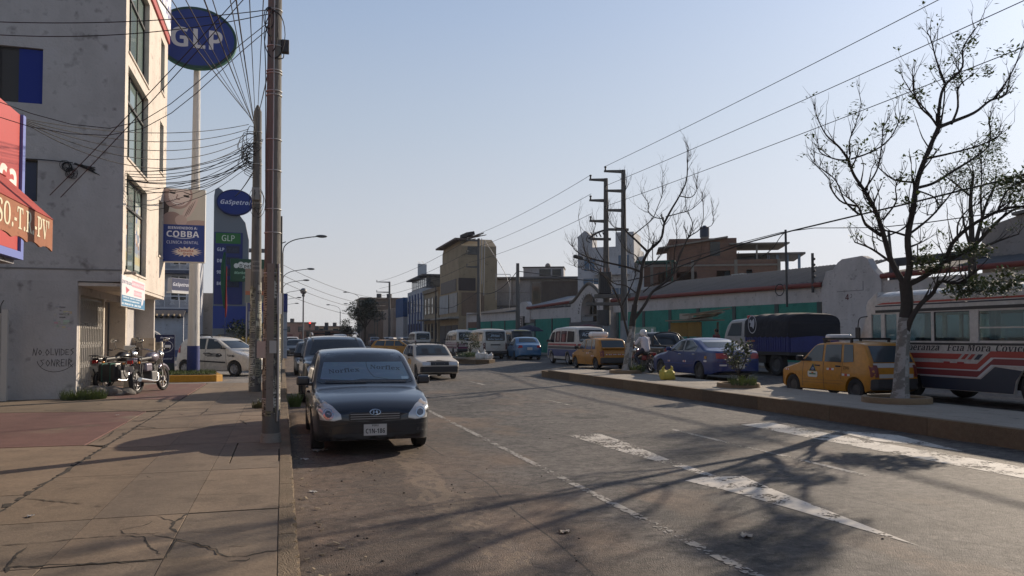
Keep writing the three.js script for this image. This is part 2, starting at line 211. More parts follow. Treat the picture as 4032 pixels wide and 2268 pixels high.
// pavement slabs: real joints over a soil bed, the cracks are thin ribbons in dark soil colour laid on the slabs
const soilM = mat(.04, .033, .026, .98);
const CRK = [];   // polylines of cracks in x, z
CRK.push([.022, [[-0.75, -7.10], [-0.83, -6.80], [-0.83, -6.58], [-0.76, -6.43]]],
  [.012, [[-0.99, -7.05], [-0.83, -6.80], [-0.76, -6.93]]],
  [.012, [[-1.20, -6.64], [-1.05, -6.73], [-0.99, -6.90]]],
  [.01, [[-1.20, -6.64], [-1.13, -6.49], [-0.93, -6.43], [-0.88, -6.48]]],
  [.014, [[-1.17, -6.44], [-0.99, -6.37], [-0.89, -6.03], [-0.79, -5.82]]],
  [.014, [[-0.92, -6.39], [-0.74, -6.22], [-0.61, -6.08], [-0.44, -5.86], [-0.40, -5.71], [-0.34, -5.62], [-0.22, -5.60], [-0.09, -5.69], [0.01, -5.71]]],
  [.01, [[-0.67, -6.02], [-0.59, -6.04], [-0.48, -5.89]]],
  [.009, [[-0.41, -5.87], [-0.32, -5.92], [-0.20, -5.91]]],
  [.012, [[-1.93, -6.40], [-1.81, -6.40], [-1.65, -6.39], [-1.53, -6.43], [-1.32, -6.45], [-1.17, -6.44]]],
  [.018, [[-1.73, -6.28], [-1.74, -6.11], [-1.72, -5.90], [-1.67, -5.65]]],
  [.02, [[-1.70, -5.79], [-1.59, -5.77], [-1.40, -5.75], [-1.10, -5.70], [-0.77, -5.67]]],
  [.01, [[-0.34, -5.51], [-0.22, -5.49], [-0.20, -5.55]]],
  [.012, [[-0.74, -5.71], [-0.75, -5.85], [-0.74, -6.22]]],
  [.012, [[-2.29, -8.17], [-2.18, -8.12], [-1.86, -7.88], [-1.70, -7.77]]],
  [.008, [[-1.59, -7.65], [-1.52, -7.59]]],
  [.03, [[-2.58, -15.24], [-2.42, -15.08], [-2.36, -15.53]]],
  [.03, [[-2.36, -14.30], [-2.13, -14.03], [-1.97, -13.84]]],
  [.03, [[-2.66, -11.95], [-2.53, -11.94], [-2.29, -11.71]]],
  [.02, [[-2.61, -13.69], [-2.33, -13.89], [-2.03, -13.67]]],
  [.015, [[-2.52, -12.34], [-2.51, -12.96], [-2.57, -13.68]]],
  [.03, [[-4.65, -17.84], [-3.40, -17.68], [-2.75, -17.12], [-2.49, -16.84], [-2.19, -17.04], [-1.73, -17.06]]],
  [.02, [[-2.49, -16.84], [-2.40, -17.32], [-2.28, -17.13]]],
  [.02, [[-1.51, -16.05], [-1.47, -16.74], [-1.49, -17.36]]],
  [.015, [[-0.73, -14.80], [-0.58, -13.98], [-0.67, -14.56], [-0.53, -14.86], [-0.31, -14.68]]],
  [.015, [[-1.92, -16.31], [-1.82, -16.00]]],
  [.02, [[-3.91, -18.91], [-3.91, -19.45]]],
  [.012, [[-3.00, -19.00], [-2.96, -19.67]]],
  [.012, [[-3.06, -11.65], [-2.72, -11.51], [-2.37, -11.38]]],
  [.012, [[-2.91, -11.89], [-2.60, -11.83]]],
  [.006, [[-0.70, -6.42], [-0.48, -6.39], [-0.17, -6.34]]],
  [.006, [[-2.18, -8.65], [-1.91, -8.62]]],
  [.006, [[-0.78, -7.90], [-0.23, -7.81]]],
  [.006, [[-0.82, -8.65], [-0.45, -8.60]]],
  [.007, [[-1.39, -9.12], [-1.33, -8.96]]]);
const crackG = [];
{
  const r = rng(5);
  for (const [w, pl] of CRK) {
    const pts = []; for (let i = 0; i < pl.length - 1; i++) { const [a, b] = [pl[i], pl[i + 1]], n = Math.max(2, Math.hypot(b[0] - a[0], b[1] - a[1]) / .045 | 0); for (let k = 0; k < n; k++) { const t = k / n, j = k ? .018 : 0; pts.push([a[0] + (b[0] - a[0]) * t + (r() - .5) * j, a[1] + (b[1] - a[1]) * t + (r() - .5) * j * 2]); } }
    pts.push(pl[pl.length - 1]);
    const up = [], dn = []; pts.forEach((p, i) => { const q = pts[Math.min(i + 1, pts.length - 1)], o = pts[Math.max(0, i - 1)], l = Math.hypot(q[0] - o[0], q[1] - o[1]) || 1, nx = -(q[1] - o[1]) / l, nz = (q[0] - o[0]) / l, h = w * (.2 + .8 * r()) * (i === 0 || i === pts.length - 1 ? .2 : 1) * .85; up.push([p[0] + nx * h, p[1] + nz * h]); dn.push([p[0] - nx * h, p[1] - nz * h]); });
    for (let i = 0; i < pts.length - 1; i++) crackG.push(norm(flat([up[i], up[i + 1], dn[i + 1], dn[i]], .1545)));
  }
}
function paveCol(x, z, c, red) {
  const a = fbm(x * .5 + 3, z * .5 + 8, 4), b = fbm(x * 4, z * 4, 3), g1 = fbm(x * 40, z * 40, 2), s = fbm(x * 1.2, z * 6, 3);
  let f = .138 + .065 * (a - .5) + .045 * (b - .5) + .05 * (g1 - .5) + .02 * (s - .5), r = f * 1.3, g = f * .985, bl = f * .69;
  const spot = sstep(.66, .72, fbm(x * 3 + 50, z * 3, 3)) * .16; r *= 1 - spot; g *= 1 - spot; bl *= 1 - spot;
  if (red) { const w = sstep(.3, .55, fbm(x * 1.1, z * 1.1, 4)); const q = .125 + .05 * (b - .5) + .04 * (g1 - .5); r += (q * 1.2 - r) * w; g += (q * .62 - g) * w; bl += (q * .52 - bl) * w; }
  c[0] = r; c[1] = g; c[2] = bl;
}
const pvX0 = -9, pvX1 = 1, pvZ0 = 2, pvZ1 = -28;
const paveT = dataTex(1024, 2048, (u, v, c) => paveCol(pvX0 + u * 10, pvZ0 + v * -30, c, false), true, false);
const redT = dataTex(512, 512, (u, v, c) => paveCol(-9 + u * 8, -11 - v * 15, c, true), true, false);
const paveM = new THREE.MeshStandardMaterial({ map: paveT, roughness: .88, bumpMap: rep(grainN, 1.3, 1), bumpScale: .001 }), redPave = new THREE.MeshStandardMaterial({ map: redT, roughness: .85, bumpMap: rep(grainN, 1.3, 1), bumpScale: .0025 });
const paveV = [[1, 1, 1], [.9, .91, .92], [1.08, 1.06, 1.03], [.96, .94, .9]].map(c => { const m = paveM.clone(); m.color.setRGB(...c); return m; });
const pave = struct('pavement', bx(-40, -.02, -.1, .12, -120, 8), soilM);
{
  const r = rng(31), xs = [-.021, -.76, -1.49, -2.31], zs = [6, 3.6, 1.3, -1, -3.3, -5.7, -7.1, -9.3, -11.6, -13.8, -15.6, -17.4, -19.6, -22, -24.4, -26.8];
  const piece = (pts, y, red) => { const g = slab(pts, .09, y, .0018); const v = red ? redPave : paveV[r() * 4 | 0], o = obj('slab', uv1(red ? uvXZ(g, -9, -1, -11, -26) : uvXZ(g, pvX0, pvX1, pvZ0, pvZ1), .9), v, pave); return o; };
  for (let i = 0; i < zs.length - 1; i++) for (let k = 0; k < 3; k++) {
    const e = .0025, x0 = xs[k + 1] + e, x1 = xs[k] - e, z0 = zs[i] - .007 - r() * .008, z1 = zs[i + 1] + .006;
    if (i === 7 && k === 0) { piece([[x0, z0], [x1, z0], [x1, -9.75], [-.6, -9.75], [-.6, z1], [x0, z1]], .15 + r() * .003); piece([[-.585, -9.765], [-.04, -9.765], [-.04, -10.85], [-.585, -10.85]], .151); piece([[-.585, -10.87], [x1, -10.87], [x1, z1], [-.585, z1]], .149); continue; }
    piece([[x0, z0], [x1, z0], [x1, z1], [x0, z1]], .147 + r() * .006);
  }
  // inner band: concrete aprons and the two red cement patches
  const B = [[[-2.33, 6], [-9, 6], [-9, 1], [-2.33, 1]], [[-2.33, .98], [-9, .98], [-9, -4], [-2.33, -4]], [[-2.33, -4.02], [-9, -4.02], [-9, -8.4], [-2.33, -8.4]], [[-2.33, -8.42], [-9, -8.42], [-9, -12.1], [-2.62, -11.98], [-2.35, -11.7]], [[-2.345, -11.9], [-2.6, -12.05], [-2.62, -16.9], [-2.35, -17.2]], [[-2.36, -17.3], [-2.62, -17.2], [-9, -18.15], [-9, -21.1], [-4.9, -21.1], [-3.9, -20.5], [-2.36, -20.1]]];
  for (const p of B) piece(p, .1455, false);
  piece([[-2.64, -12.02], [-9, -12.14], [-9, -18.1], [-2.64, -17.12]], .147, true);
  piece([[-2.36, -20.14], [-3.9, -20.54], [-4.84, -21.0], [-4.84, -26.8], [-2.36, -26.8]], .151, true);
  const jg = [...xs.slice(0).map(x => bx(x - .008, x + .008, .11, .1462, -26.7, 6)), ...zs.map(z => bx(-2.3, -.03, .11, .1462, z - .012, z + .01)), bx(-2.345, -2.305, .11, .1452, -20.1, 6)]; for (let i = 0; i < 60; i++) { const z = -4 - i * .28; jg.push(box(.05 * r() + .02, .01, .1 + .2 * r(), -2.325 + (r() - .5) * .04, .1445, z, 0, (r() - .5) * .5)); } const js = obj('joint_soil', jg, soilM, pave); js.userData.kind = 'stuff';
  const ck = obj('crack_soil', crackG, soilM, pave); ck.userData.kind = 'stuff';
}
struct('forecourt', [slab([[-.05, -26.85], [-40, -26.85], [-40, -75], [-.05, -75]], -.05, .148)], mat(.23, .215, .2, .9, { map: rep(stainT, .3), bumpMap: rep(grainN, .8), bumpScale: .006 }));
struct('pavement', slab([[-.05, -75.05], [-40, -75.05], [-40, -260], [-.05, -260]], -.05, .15), concrete);
// kerb stones, broken along the street edge
{
  const kb = struct('kerb', bx(-.02, .09, -.1, .06, -120, 8), soilM), r = rng(77);
  const kM = new THREE.MeshStandardMaterial({ map: rep(dirtT, .9), color: col(.25, .195, .135), roughness: .92, bumpMap: rep(grainN, 2.2), bumpScale: .01 });
  let z = 7; for (let i = 0; i < 70 && z > -75; i++) {
    const l = i < 30 ? .9 + r() * .9 : 2.2, n = Math.max(6, l / .05 | 0), z1 = z - l, rough = z < 2 && z > -10 ? 1 : .35, p = [[-.019, z - .006]];
    p.push([-.019, z1 + .006]); for (let k = 0; k <= n; k++) p.push([.125 - rough * .05 * r() * r() - (k === 0 || k === n ? .02 : 0), z1 + .006 + (l - .012) * k / n]);
    const top = [], g = slab(p, -.05, .152, .004);
    obj('kerb_stone', g, kM, kb); z = z1;
  }
}
// soil heap and weeds in the gutter where the kerb is broken away
{
  const g = new THREE.PlaneGeometry(.75, 4.2, 14, 40).rotateX(-PI / 2), p = g.attributes.position; for (let i = 0; i < p.count; i++) { const x = p.getX(i), z = p.getZ(i), e = Math.max(0, 1 - (x / .37) ** 2) * Math.max(0, 1 - (z / 2.1) ** 4); p.setY(i, -.01 + e * (.05 + .10 * fbm(x * 5, z * 2, 3)) * sstep(.3, -.4, x)); } g.computeVertexNormals();
  const o = obj('soil_heap', g, mat(.21, .15, .10, .97, { map: rep(dirtT, 1.5), bumpMap: rep(grainN, 3), bumpScale: .02 })); o.position.set(.5, 0, -15.6); tag(o, 'low heap of brown soil in the gutter behind the lamp pole', 'soil');
}
// medians
const medTop = new THREE.MeshStandardMaterial({ map: rep(stainT, .35), color: col(.31, .275, .23), roughness: .88, bumpMap: rep(grainN, 1.2), bumpScale: .006 }), medKerb = new THREE.MeshStandardMaterial({ map: rep(dirtT, .5), color: col(.17, .12, .075), roughness: .92, bumpMap: rep(grainN, 1.5), bumpScale: .008 });
const kerbV = [[.17, .12, .075], [.14, .105, .07], [.20, .145, .09]].map(c => { const m = medKerb.clone(); m.color.setRGB(...c); return m; });
function median(z0, z1, x0, x1, h, tip, label) {
  const c = [[x0, z0]], k = .14; c.push([x1, z0], [x1, z1 + 1.2], [x1 - .8, z1 + .15], [x1 - 1.4, z1], [x0 + .5, z1], [x0 + .12, z1 + .2], [x0, z1 + .6]);
  const inset = c.map(([x, z]) => [x + (x < (x0 + x1) / 2 ? k : -k), z + (z < (z0 + z1) / 2 ? k : -k)]);
  const m = struct('median', slab(c, -.05, h - .05), medKerb), L = Math.abs(z1 - z0);
  // kerb pieces along the near face
  for (let z = z0; z > z1 + 2.4; z -= 2.4) obj('kerb_stone', slab([[x0 - .01, z - .005], [x0 + k, z - .005], [x0 + k, z - 2.395], [x0 - .01, z - 2.395]], -.04, h, .012), kerbV[Math.abs(z * 7 | 0) % 3], m);
  for (let z = z0; z > z1; z -= 3) { const e = Math.max(z - 2.99, z1 + .1), s = slab([[x0 + k + .012, z], [x1 - .05, z], [x1 - (e < z1 + 1 ? .9 : .05), e], [x0 + k + .012 + (e < z1 + .5 ? .4 : 0), e]], h - .06, h - .012 + .004 * rnd(), .008); obj('slab', s, medTop, m); }
  return m;
}
median(4, -31, 10.36, 13.0, .3);
{
  const m = struct('median', slab([[10.5, -46], [10.9, -44.1], [11.6, -43.6], [12.1, -44.1], [12.4, -46], [12.4, -200], [10.5, -200]], -.05, .32, .02), medKerb);
  obj('paving', slab([[10.66, -46], [11.02, -44.3], [11.6, -43.85], [12, -44.3], [12.25, -46], [12.25, -200], [10.66, -200]], .25, .326), medTop, m);
}
// pavement in front of the market, on the far side
struct('pavement', slab([[24.5, 8], [60, 8], [60, -140], [16.5, -140], [16.8, -78], [19.4, -54], [21.5, -32]], -.05, .33, .02), wallMat(.28, .25, .21, .3));
// ---------------------------------------------------------------- left side: clinic building, awning shop
const frameDark = mat(.03, .028, .026, .5), alu = mat(.35, .35, .34, .4, { metalness: .6 }), whiteWall = wallMat(.66, .60, .54, .16), greyWall = wallMat(.47, .45, .44, .14), winGlass = new THREE.MeshPhysicalMaterial({ color: col(.16, .21, .20), roughness: .06 });
// a window set in the plane z = 0 of its parent, as frame (> panes)
function win(parent, x0, x1, y0, y1, z, nx, ny, fm, gm, t = .05) {
  const g = [bx(x0, x1, y0, y0 + t, z - .03, z + .03), bx(x0, x1, y1 - t, y1, z - .03, z + .03), bx(x0, x0 + t, y0 + t, y1 - t, z - .03, z + .03), bx(x1 - t, x1, y0 + t, y1 - t, z - .03, z + .03)];
  for (let i = 1; i < nx; i++) { const x = x0 + (x1 - x0) * i / nx; g.push(bx(x - t / 2, x + t / 2, y0 + t, y1 - t, z - .025, z + .025)); }
  for (let j = 1; j < ny; j++) { const y = y0 + (y1 - y0) * j / ny; g.push(bx(x0 + t, x1 - t, y - t / 2, y + t / 2, z - .02, z + .02)); }
  const f = obj('window', g, fm, parent);
  for (let i = 0; i < nx; i++) for (let j = 0; j < ny; j++) obj('pane', bx(x0 + (x1 - x0) * i / nx + t / 2, x0 + (x1 - x0) * (i + 1) / nx - t / 2, y0 + (y1 - y0) * j / ny + t / 2, y0 + (y1 - y0) * (j + 1) / ny - t / 2, z - .012, z - .004), gm, f);
  return f;
}
const T = (x, s, px, py, size, color, font = 'bold', align = 'center', stretch) => { x.save(); x.font = `${font} ${size}px sans-serif`; x.fillStyle = color; x.textAlign = align; x.textBaseline = 'middle'; x.translate(px, py); if (stretch) x.scale(stretch, 1); x.fillText(s, 0, 0); x.restore(); };
const speck = (x, w, h, n, a, seed) => { const r = rng(seed); for (let i = 0; i < n; i++) { x.fillStyle = `rgba(${r() < .5 ? '40,34,28' : '120,110,95'},${a * r()})`; x.fillRect(r() * w, r() * h, 1 + r() * 5, 1 + r() * 9); } };
{
  // local x runs away along the street, z points to the street
  const b = thing('clinic_building', 'tall white building with grey plastered side wall and tall street windows', 'building', [-3.87, 0, -21.2], PI / 2);
  // upper storeys: street wall with openings
  const holes = [[.42, 3.5, 3.38, 5.88], [.42, 3.5, 6.28, 8.66], [.42, 3.5, 9.02, 11.5], [5.75, 6.55, 7.05, 8.68], [5.75, 6.55, 9.7, 11.4], [5.75, 6.55, 4.3, 6.1]];
  obj('street_wall', prism(rect(.2, 7.25, 3.02, 15), -.28, 0, holes.map(h => rect(...h))), whiteWall, b);
  for (const h of holes.slice(0, 3)) win(b, ...h, -.16, 3, 1, frameDark, winGlass).children.forEach((p, i) => p);
  for (const h of holes.slice(0, 3)) obj('transom', bx(h[0] + .05, h[1] - .05, h[3] - .8, h[3] - .74, -.15, -.11), frameDark, b);
  for (const h of holes.slice(3)) win(b, ...h, -.16, 1, 2, frameDark, winGlass);
  // side wall facing the viewer, with two openings
  const sw = obj('side_wall', prism(rect(0, 9, 3.03, 15), 0, .2, [rect(1.83, 2.8, 7.36, 8.73), rect(1.9, 2.25, 4.96, 5.98)]), greyWall, b); sw.rotation.y = PI / 2; sw.rotation.set(0, PI / 2, 0); sw.position.set(.0, 0, -.001); 
  obj('corner_trim', bx(-.002, .2, 3.02, 15, .0005, .006), whiteWall, b);
  // prism local x maps to -z of the building after the turn
  const w1 = win(b, 0, .97, 7.36, 8.73, 0, 1, 1, frameDark, mat(.035, .028, .024, .4)); w1.rotation.y = PI / 2; w1.position.set(.12, 0, -1.83);
  const cu = obj('blue_blind', bx(0, .52, 7.38, 8.7, 0, .02), mat(.012, .03, .22, .8), b); cu.rotation.y = PI / 2; cu.position.set(.06, 0, -1.84);
  const w2 = win(b, 0, .35, 4.96, 5.98, 0, 1, 1, frameDark, mat(.012, .02, .06, .3)); w2.rotation.y = PI / 2; w2.position.set(.12, 0, -1.9);
  // ground storey, set back about a metre under the overhang
  obj('overhang_soffit', bx(.05, 7.2, 2.92, 3.0, -1.02, -.01), whiteWall, b);
  obj('ground_wall', [bx(.0, .2, .1, 3.03, -9, -.985), bx(.2, 7.25, 2.72, 2.92, -1.3, -1.0), bx(5.3, 7.25, .1, 2.72, -1.3, -.85)], greyWall, b);
  obj('beam_line', bx(-.012, .01, 3.3, 3.34, -9, 0), mat(.2, .19, .18, .9), b);
  each('pillar', [bx(.18, .3, .12, 2.72, -1.1, -.98), bx(2.9, 3.05, .12, 2.72, -1.12, -.98)], wallMat(.6, .55, .48), b);
  obj('pillar', bx(5.05, 5.3, .1, 2.72, -1.25, -.8), wallMat(.6, .55, .48), b);
  obj('recess_wall', [bx(.2, 5, .1, 2.72, -6.2, -6), bx(.2, 5, .1, .13, -6, -1), bx(2.95, 3.05, .13, 2.72, -6, -1.13), bx(.2, 5.2, 2.73, 2.9, -6, -1.31), bx(5.06, 5.2, .13, 2.72, -6, -1.31)], whiteWall, b);  // deep back wall and partitions added to keep sun out of the recess
  obj('shutter', Array.from({ length: 22 }, (_, i) => rbox(.9, .115, .05, .015, 3.52, .3 + i * .115, -1.2)), mat(.42, .36, .25, .6), b);
  obj('door_panel', bx(4.0, 5.04, .15, 2.7, -1.6, -1.5), mat(.13, .095, .07, .7), b);
  // folding gate: upright bars and scissor links
  const gate = obj('folding_gate', bx(.3, 2.9, 2.6, 2.66, -1.09, -1.03), alu, b); obj('gate_track', bx(.3, 2.9, .14, .18, -1.09, -1.03), alu, gate); const gm = mat(.46, .44, .41, .5, { metalness: .3 });
  for (let i = 0; i < 27; i++) { const x = .33 + i * .096; obj('gate_bar', box(.02, 2.42, .03, x, 1.4, -1.03 + (i % 2) * .03), gm, gate); }
  for (let j = 0; j < 5; j++) { const g = []; for (let i = 0; i < 25; i++) g.push(box(.21, .016, .008, .43 + i * .096, .45 + j * .5, -.99, 0, 0, (i % 2 ? 1 : -1) * .75)); obj('scissor_link', g, gm, gate); }
  // red band and banner at the top of the street wall
  obj('red_band', bx(0, 7.25, 11.72, 11.95, .003, .06), mat(.35, .03, .03, .6), b);
  const bt = canvasTex(1024, 192, (x, w, h) => { x.fillStyle = '#dfe0e4'; x.fillRect(0, 0, w, h); T(x, 'CLINICA DENTAL  Cobba', w * .5, h * .5, 120, '#2a3f8f'); speck(x, w, h, 300, .2, 4); });
  const up = obj('fascia_sign', bx(0, 7.25, 12.0, 13.3, .003, .08), whiteM, b); print('lettering', bt, 7.1, 1.2, up, 3.62, 12.65, .084);
  // drips, small spout and window sills
  each('sill', holes.map(h => bx(h[0] - .03, h[1] + .03, h[2] - .05, h[2], -.2, .035)), whiteWall, b);
  obj('spout', cyl(.04, .04, .35, .3, 3.28, .1, PI / 2), concrete, b);
  // window posters of the first upper floor
  const pt = canvasTex(256, 256, (x, w, h) => { x.fillStyle = '#9aa39c'; x.fillRect(0, 0, w, h); x.fillStyle = '#7a8798'; x.fillRect(0, h * .45, w, h * .3); x.fillStyle = '#a8a27c'; x.fillRect(0, h * .8, w, h * .12); const r = rng(8); for (let i = 0; i < 40; i++) { x.fillStyle = ['#8c6a58', '#d9cfc4', '#5a6c9e', '#b09a88'][i & 3]; x.fillRect(r() * w, r() * h * .75, 10 + r() * 40, 8 + r() * 30); } });
  const po = mat(1, 1, 1, .6, { map: pt });
  for (const [x0, x1] of [[.5, 1.4], [2.55, 3.4]]) { const g = new THREE.PlaneGeometry(x1 - x0, 1.9).translate((x0 + x1) / 2, 4.5, -.155); obj('window_poster', g, po, b); }
  obj('roof', bx(.21, 7.2, 14.7, 14.8, -8.9, -.29), concrete, b);
  obj('rear_wall', bx(7.05, 7.25, .1, 15, -9, -.29), greyWall, b);
}
// graffiti on the side wall: flat writing
{
  const tx = canvasTex(512, 384, (x, w, h) => {
    x.clearRect(0, 0, w, h); x.strokeStyle = '#1c1a1c'; x.lineWidth = 6; x.lineCap = 'round'; const st = (...p) => { x.beginPath(); p.forEach((q, i) => i ? x.lineTo(q[0] * w, q[1] * h) : x.moveTo(q[0] * w, q[1] * h)); x.stroke(); };
    st([.04, .3], [.06, .08], [.11, .3], [.14, .06]); st([.17, .2], [.2, .12], [.24, .2], [.2, .28], [.17, .2]); st([.27, .3], [.275, .29]);
    st([.33, .2], [.36, .1], [.41, .2], [.36, .3], [.33, .2]); st([.45, .06], [.45, .28], [.52, .28]); st([.54, .08], [.57, .3], [.61, .08]); st([.64, .08], [.64, .3]); st([.68, .3], [.68, .08], [.75, .14], [.75, .25], [.68, .3]); st([.85, .1], [.79, .1], [.79, .28], [.86, .28]); st([.79, .19], [.84, .19]); st([.97, .06], [.9, .12], [.96, .2], [.9, .3]);
    st([.3, .45], [.22, .47], [.28, .58], [.22, .68]); st([.34, .56], [.38, .46], [.43, .56], [.38, .66], [.34, .56]); st([.46, .66], [.47, .44], [.53, .66], [.55, .44]); st([.58, .68], [.59, .44], [.65, .5], [.59, .56], [.66, .68]); st([.76, .44], [.69, .44], [.69, .66], [.76, .66]); st([.69, .55], [.74, .55]); st([.8, .44], [.8, .66]); st([.85, .68], [.86, .42], [.93, .5], [.86, .56], [.95, .7]);
    x.beginPath(); x.moveTo(.14 * w, .5 * h); x.quadraticCurveTo(.2 * w, .8 * h, .5 * w, .86 * h); x.quadraticCurveTo(.8 * w, .86 * h, .96 * w, .6 * h); x.stroke();
  });
  const g = thing('graffiti', 'black handwritten graffiti with a smile on the grey side wall', 'graffiti', [-5.36, 1.06, -21.225 + .03]);
  obj('writing', new THREE.PlaneGeometry(.95, .72), mat(1, 1, 1, .8, { map: tx, transparent: true }), g);
  // torn paper remains and scuffs
  const tp = canvasTex(256, 384, (x, w, h) => { x.clearRect(0, 0, w, h); const r = rng(3); for (let i = 0; i < 16; i++) { x.fillStyle = `rgba(${170 + r() * 50 | 0},${165 + r() * 45 | 0},${155 + r() * 40 | 0},.8)`; const X = r() * w * .7, Y = r() * h * .8; x.fillRect(X, Y, 20 + r() * 60, 8 + r() * 30); } x.fillStyle = '#333'; x.font = 'bold 22px sans-serif'; ['PODRA', 'TA', 'AQUI ESTAS', 'HOGAR'].forEach((s, i) => x.fillText(s, w * .3, 50 + i * 44)); });
  const p = thing('torn_notices', 'torn paper notices pasted on the grey side wall', 'notices', [-5.15, 2.1, -21.2 + .012]);
  obj('paper', new THREE.PlaneGeometry(.45, .72), mat(1, 1, 1, .9, { map: tp, transparent: true }), p);
}
{
  const tx = canvasTex(512, 360, (x, w, h) => { x.fillStyle = '#e8e2e6'; x.fillRect(0, 0, w, h); x.fillStyle = '#4f86ad'; x.fillRect(0, h * .64, w, h * .36); T(x, 'INTEGRA', w * .23, h * .2, 54, '#2b2c5a'); x.fillStyle = '#c06a78'; x.beginPath(); x.moveTo(w * .14, h * .34); x.lineTo(w * .3, h * .42); x.lineTo(w * .16, h * .58); x.fill(); x.fillStyle = '#dba9b6'; x.fillRect(w * .4, h * .06, w * .56, h * .22); x.fillRect(w * .48, h * .38, w * .36, h * .2); T(x, 'LABORATORIO', w * .68, h * .17, 46, '#f2dfe6'); T(x, 'CLINICO', w * .66, h * .48, 44, '#f2dfe6'); T(x, 'CONSULTAS · ANALISIS · ECOGRAFIA', w * .42, h * .7, 23, '#fff'); T(x, 'EXAMENES DE LABORATORIO', w * .4, h * .8, 25, '#fff'); T(x, 'AV. PERU Nº 58 - 2DO PISO', w * .4, h * .92, 34, '#fff'); x.fillStyle = '#ded8df'; x.beginPath(); x.ellipse(w * .88, h * .72, 22, 56, .3, 0, 7); x.fill(); });
  const s = thing('laboratory_banner', 'white, pink and blue printed banner hung under the white building overhang', 'banner', [-3.8, 2.8, -22.4], PI / 2);
  obj('cloth', new RoundedBoxGeometry(3.3, .78, .03, 1, .01), whiteM, s); print('lettering', tx, 3.26, .75, s, 0, 0, .018);
}
// shop with red sign and awning, mostly beyond the left edge
{
  const b = thing('awning_shop', 'flat roofed shop with a large red sign panel framed in blue', 'shop', [-4.75, 0, -16.2], PI / 2);
  obj('upper_box', bx(-22, .0, 3.0, 5.78, -4, -.02), wallMat(.3, .3, .32), b);
  obj('ground_wall', bx(-22, -.4, .1, 3.0, -4, -2.6), greyWall, b);
  each('sign_frame', [bx(-22, .05, 3.08, 3.22, -.02, .12), bx(-.1, .05, 3.22, 5.76, -.02, .12)], mat(.13, .17, .45, .6), b);
  const tx = canvasTex(1024, 256, (x, w, h) => { x.fillStyle = '#b3453f'; x.fillRect(0, 0, w, h); T(x, 'Botica', w * .86, h * .5, 92, '#efe6da'); x.fillStyle = '#e9e3da'; x.beginPath(); x.ellipse(w * .965, h * .84, 34, 44, 0, PI, 2 * PI); x.fill(); speck(x, w, h, 500, .12, 9); });
  const p = obj('sign_panel', bx(-11, -.11, 3.23, 5.75, -.01, .07), mat(.38, .05, .045, .6), b); print('lettering', tx, 10.4, 2.5, p, -5.35, 4.49, .074);
}
{
  const a = thing('shop_awning', 'red canvas shop awning with cream letters on its valance', 'awning', [-4.75, 0, -10.85], PI / 2);
  const redC = mat(.36, .055, .045, .85, { map: rep(stainT, .4) }), L = 12;
  obj('canvas', [prism([[1.42, 3.62], [1.46, 3.62], [1.985, 3.12], [1.955, 3.1]], 0, L).rotateY(-PI / 2).translate(0, 0, 0), prism([[0, 3.95], [0, 3.99], [1.46, 3.64], [1.42, 3.61]], 0, L).rotateY(-PI / 2)], redC, a);
  a.children[0].geometry.translate(0, 0, 0);
  const sc = []; for (let i = 0; i <= 96; i++) sc.push([-L * i / 96, 2.72 + .035 * Math.abs(Math.sin(i * PI / 4))]);
  obj('valance', prism([[0, 3.13], ...sc, [-L, 3.13]], 1.955, 1.975), mat(.32, .13, .07, .85, { map: rep(stainT, .5) }), a);
  const tx = canvasTex(1024, 80, (x, w, h) => { x.clearRect(0, 0, w, h); x.font = 'bold 74px serif'; x.fillStyle = '#d8cdb0'; x.textAlign = 'right'; x.textBaseline = 'middle'; x.fillText("DESCANSO.-T.R.-PV'", w - 22, h * .5); });
  print('lettering', tx, 4.3, .36, a, -2.2, 2.95, 1.979, 0, { transparent: true });
  const e = obj('end_flap', prism([[0, 3.97], [1.44, 3.62], [1.97, 3.12], [1.97, 2.74], [1.93, 2.74], [1.93, 3.08], [1.4, 3.55], [0, 3.88]], -.02, 0).rotateY(-PI / 2), redC, a);
  obj('frame', [tube([[-.05, 3.1, 1.9], [-L, 3.1, 1.9]], .02), tube([[-.05, 3.1, 1.9], [-.05, 3.0, .02]], .02), tube([[-.05, 3.1, 1.9], [-.05, 3.93, .02]], .02)], steel, a);
}
// barred white gate at the far left
{
  const g = thing('barred_gate', 'white barred metal gate with curved spikes beside the grey wall', 'gate', [-7.6, .15, -20.75]), m = mat(.5, .47, .43, .6);
  obj('gate_post', bx(1.28, 1.4, 0, 2.15, -.05, .05), m, g); each('rail', [bx(0, 1.3, .12, .18, -.02, .02), bx(0, 1.3, 2.0, 2.06, -.02, .02), bx(0, 1.3, 1.05, 1.1, -.02, .02)], m, g);
  for (let i = 0; i < 13; i++) obj('bar', tube([[i * .1 + .04, .1, .0], [i * .1 + .04, 2.05, 0]], .012), m, g);
  for (let i = 0; i < 13; i++) obj('spike', tube([[i * .1 + .04, 2.05, 0], [i * .1 + .06, 2.25, .04], [i * .1 + .14, 2.36, .12]], .01, 6, 5), mat(.06, .055, .05, .6), g);
}
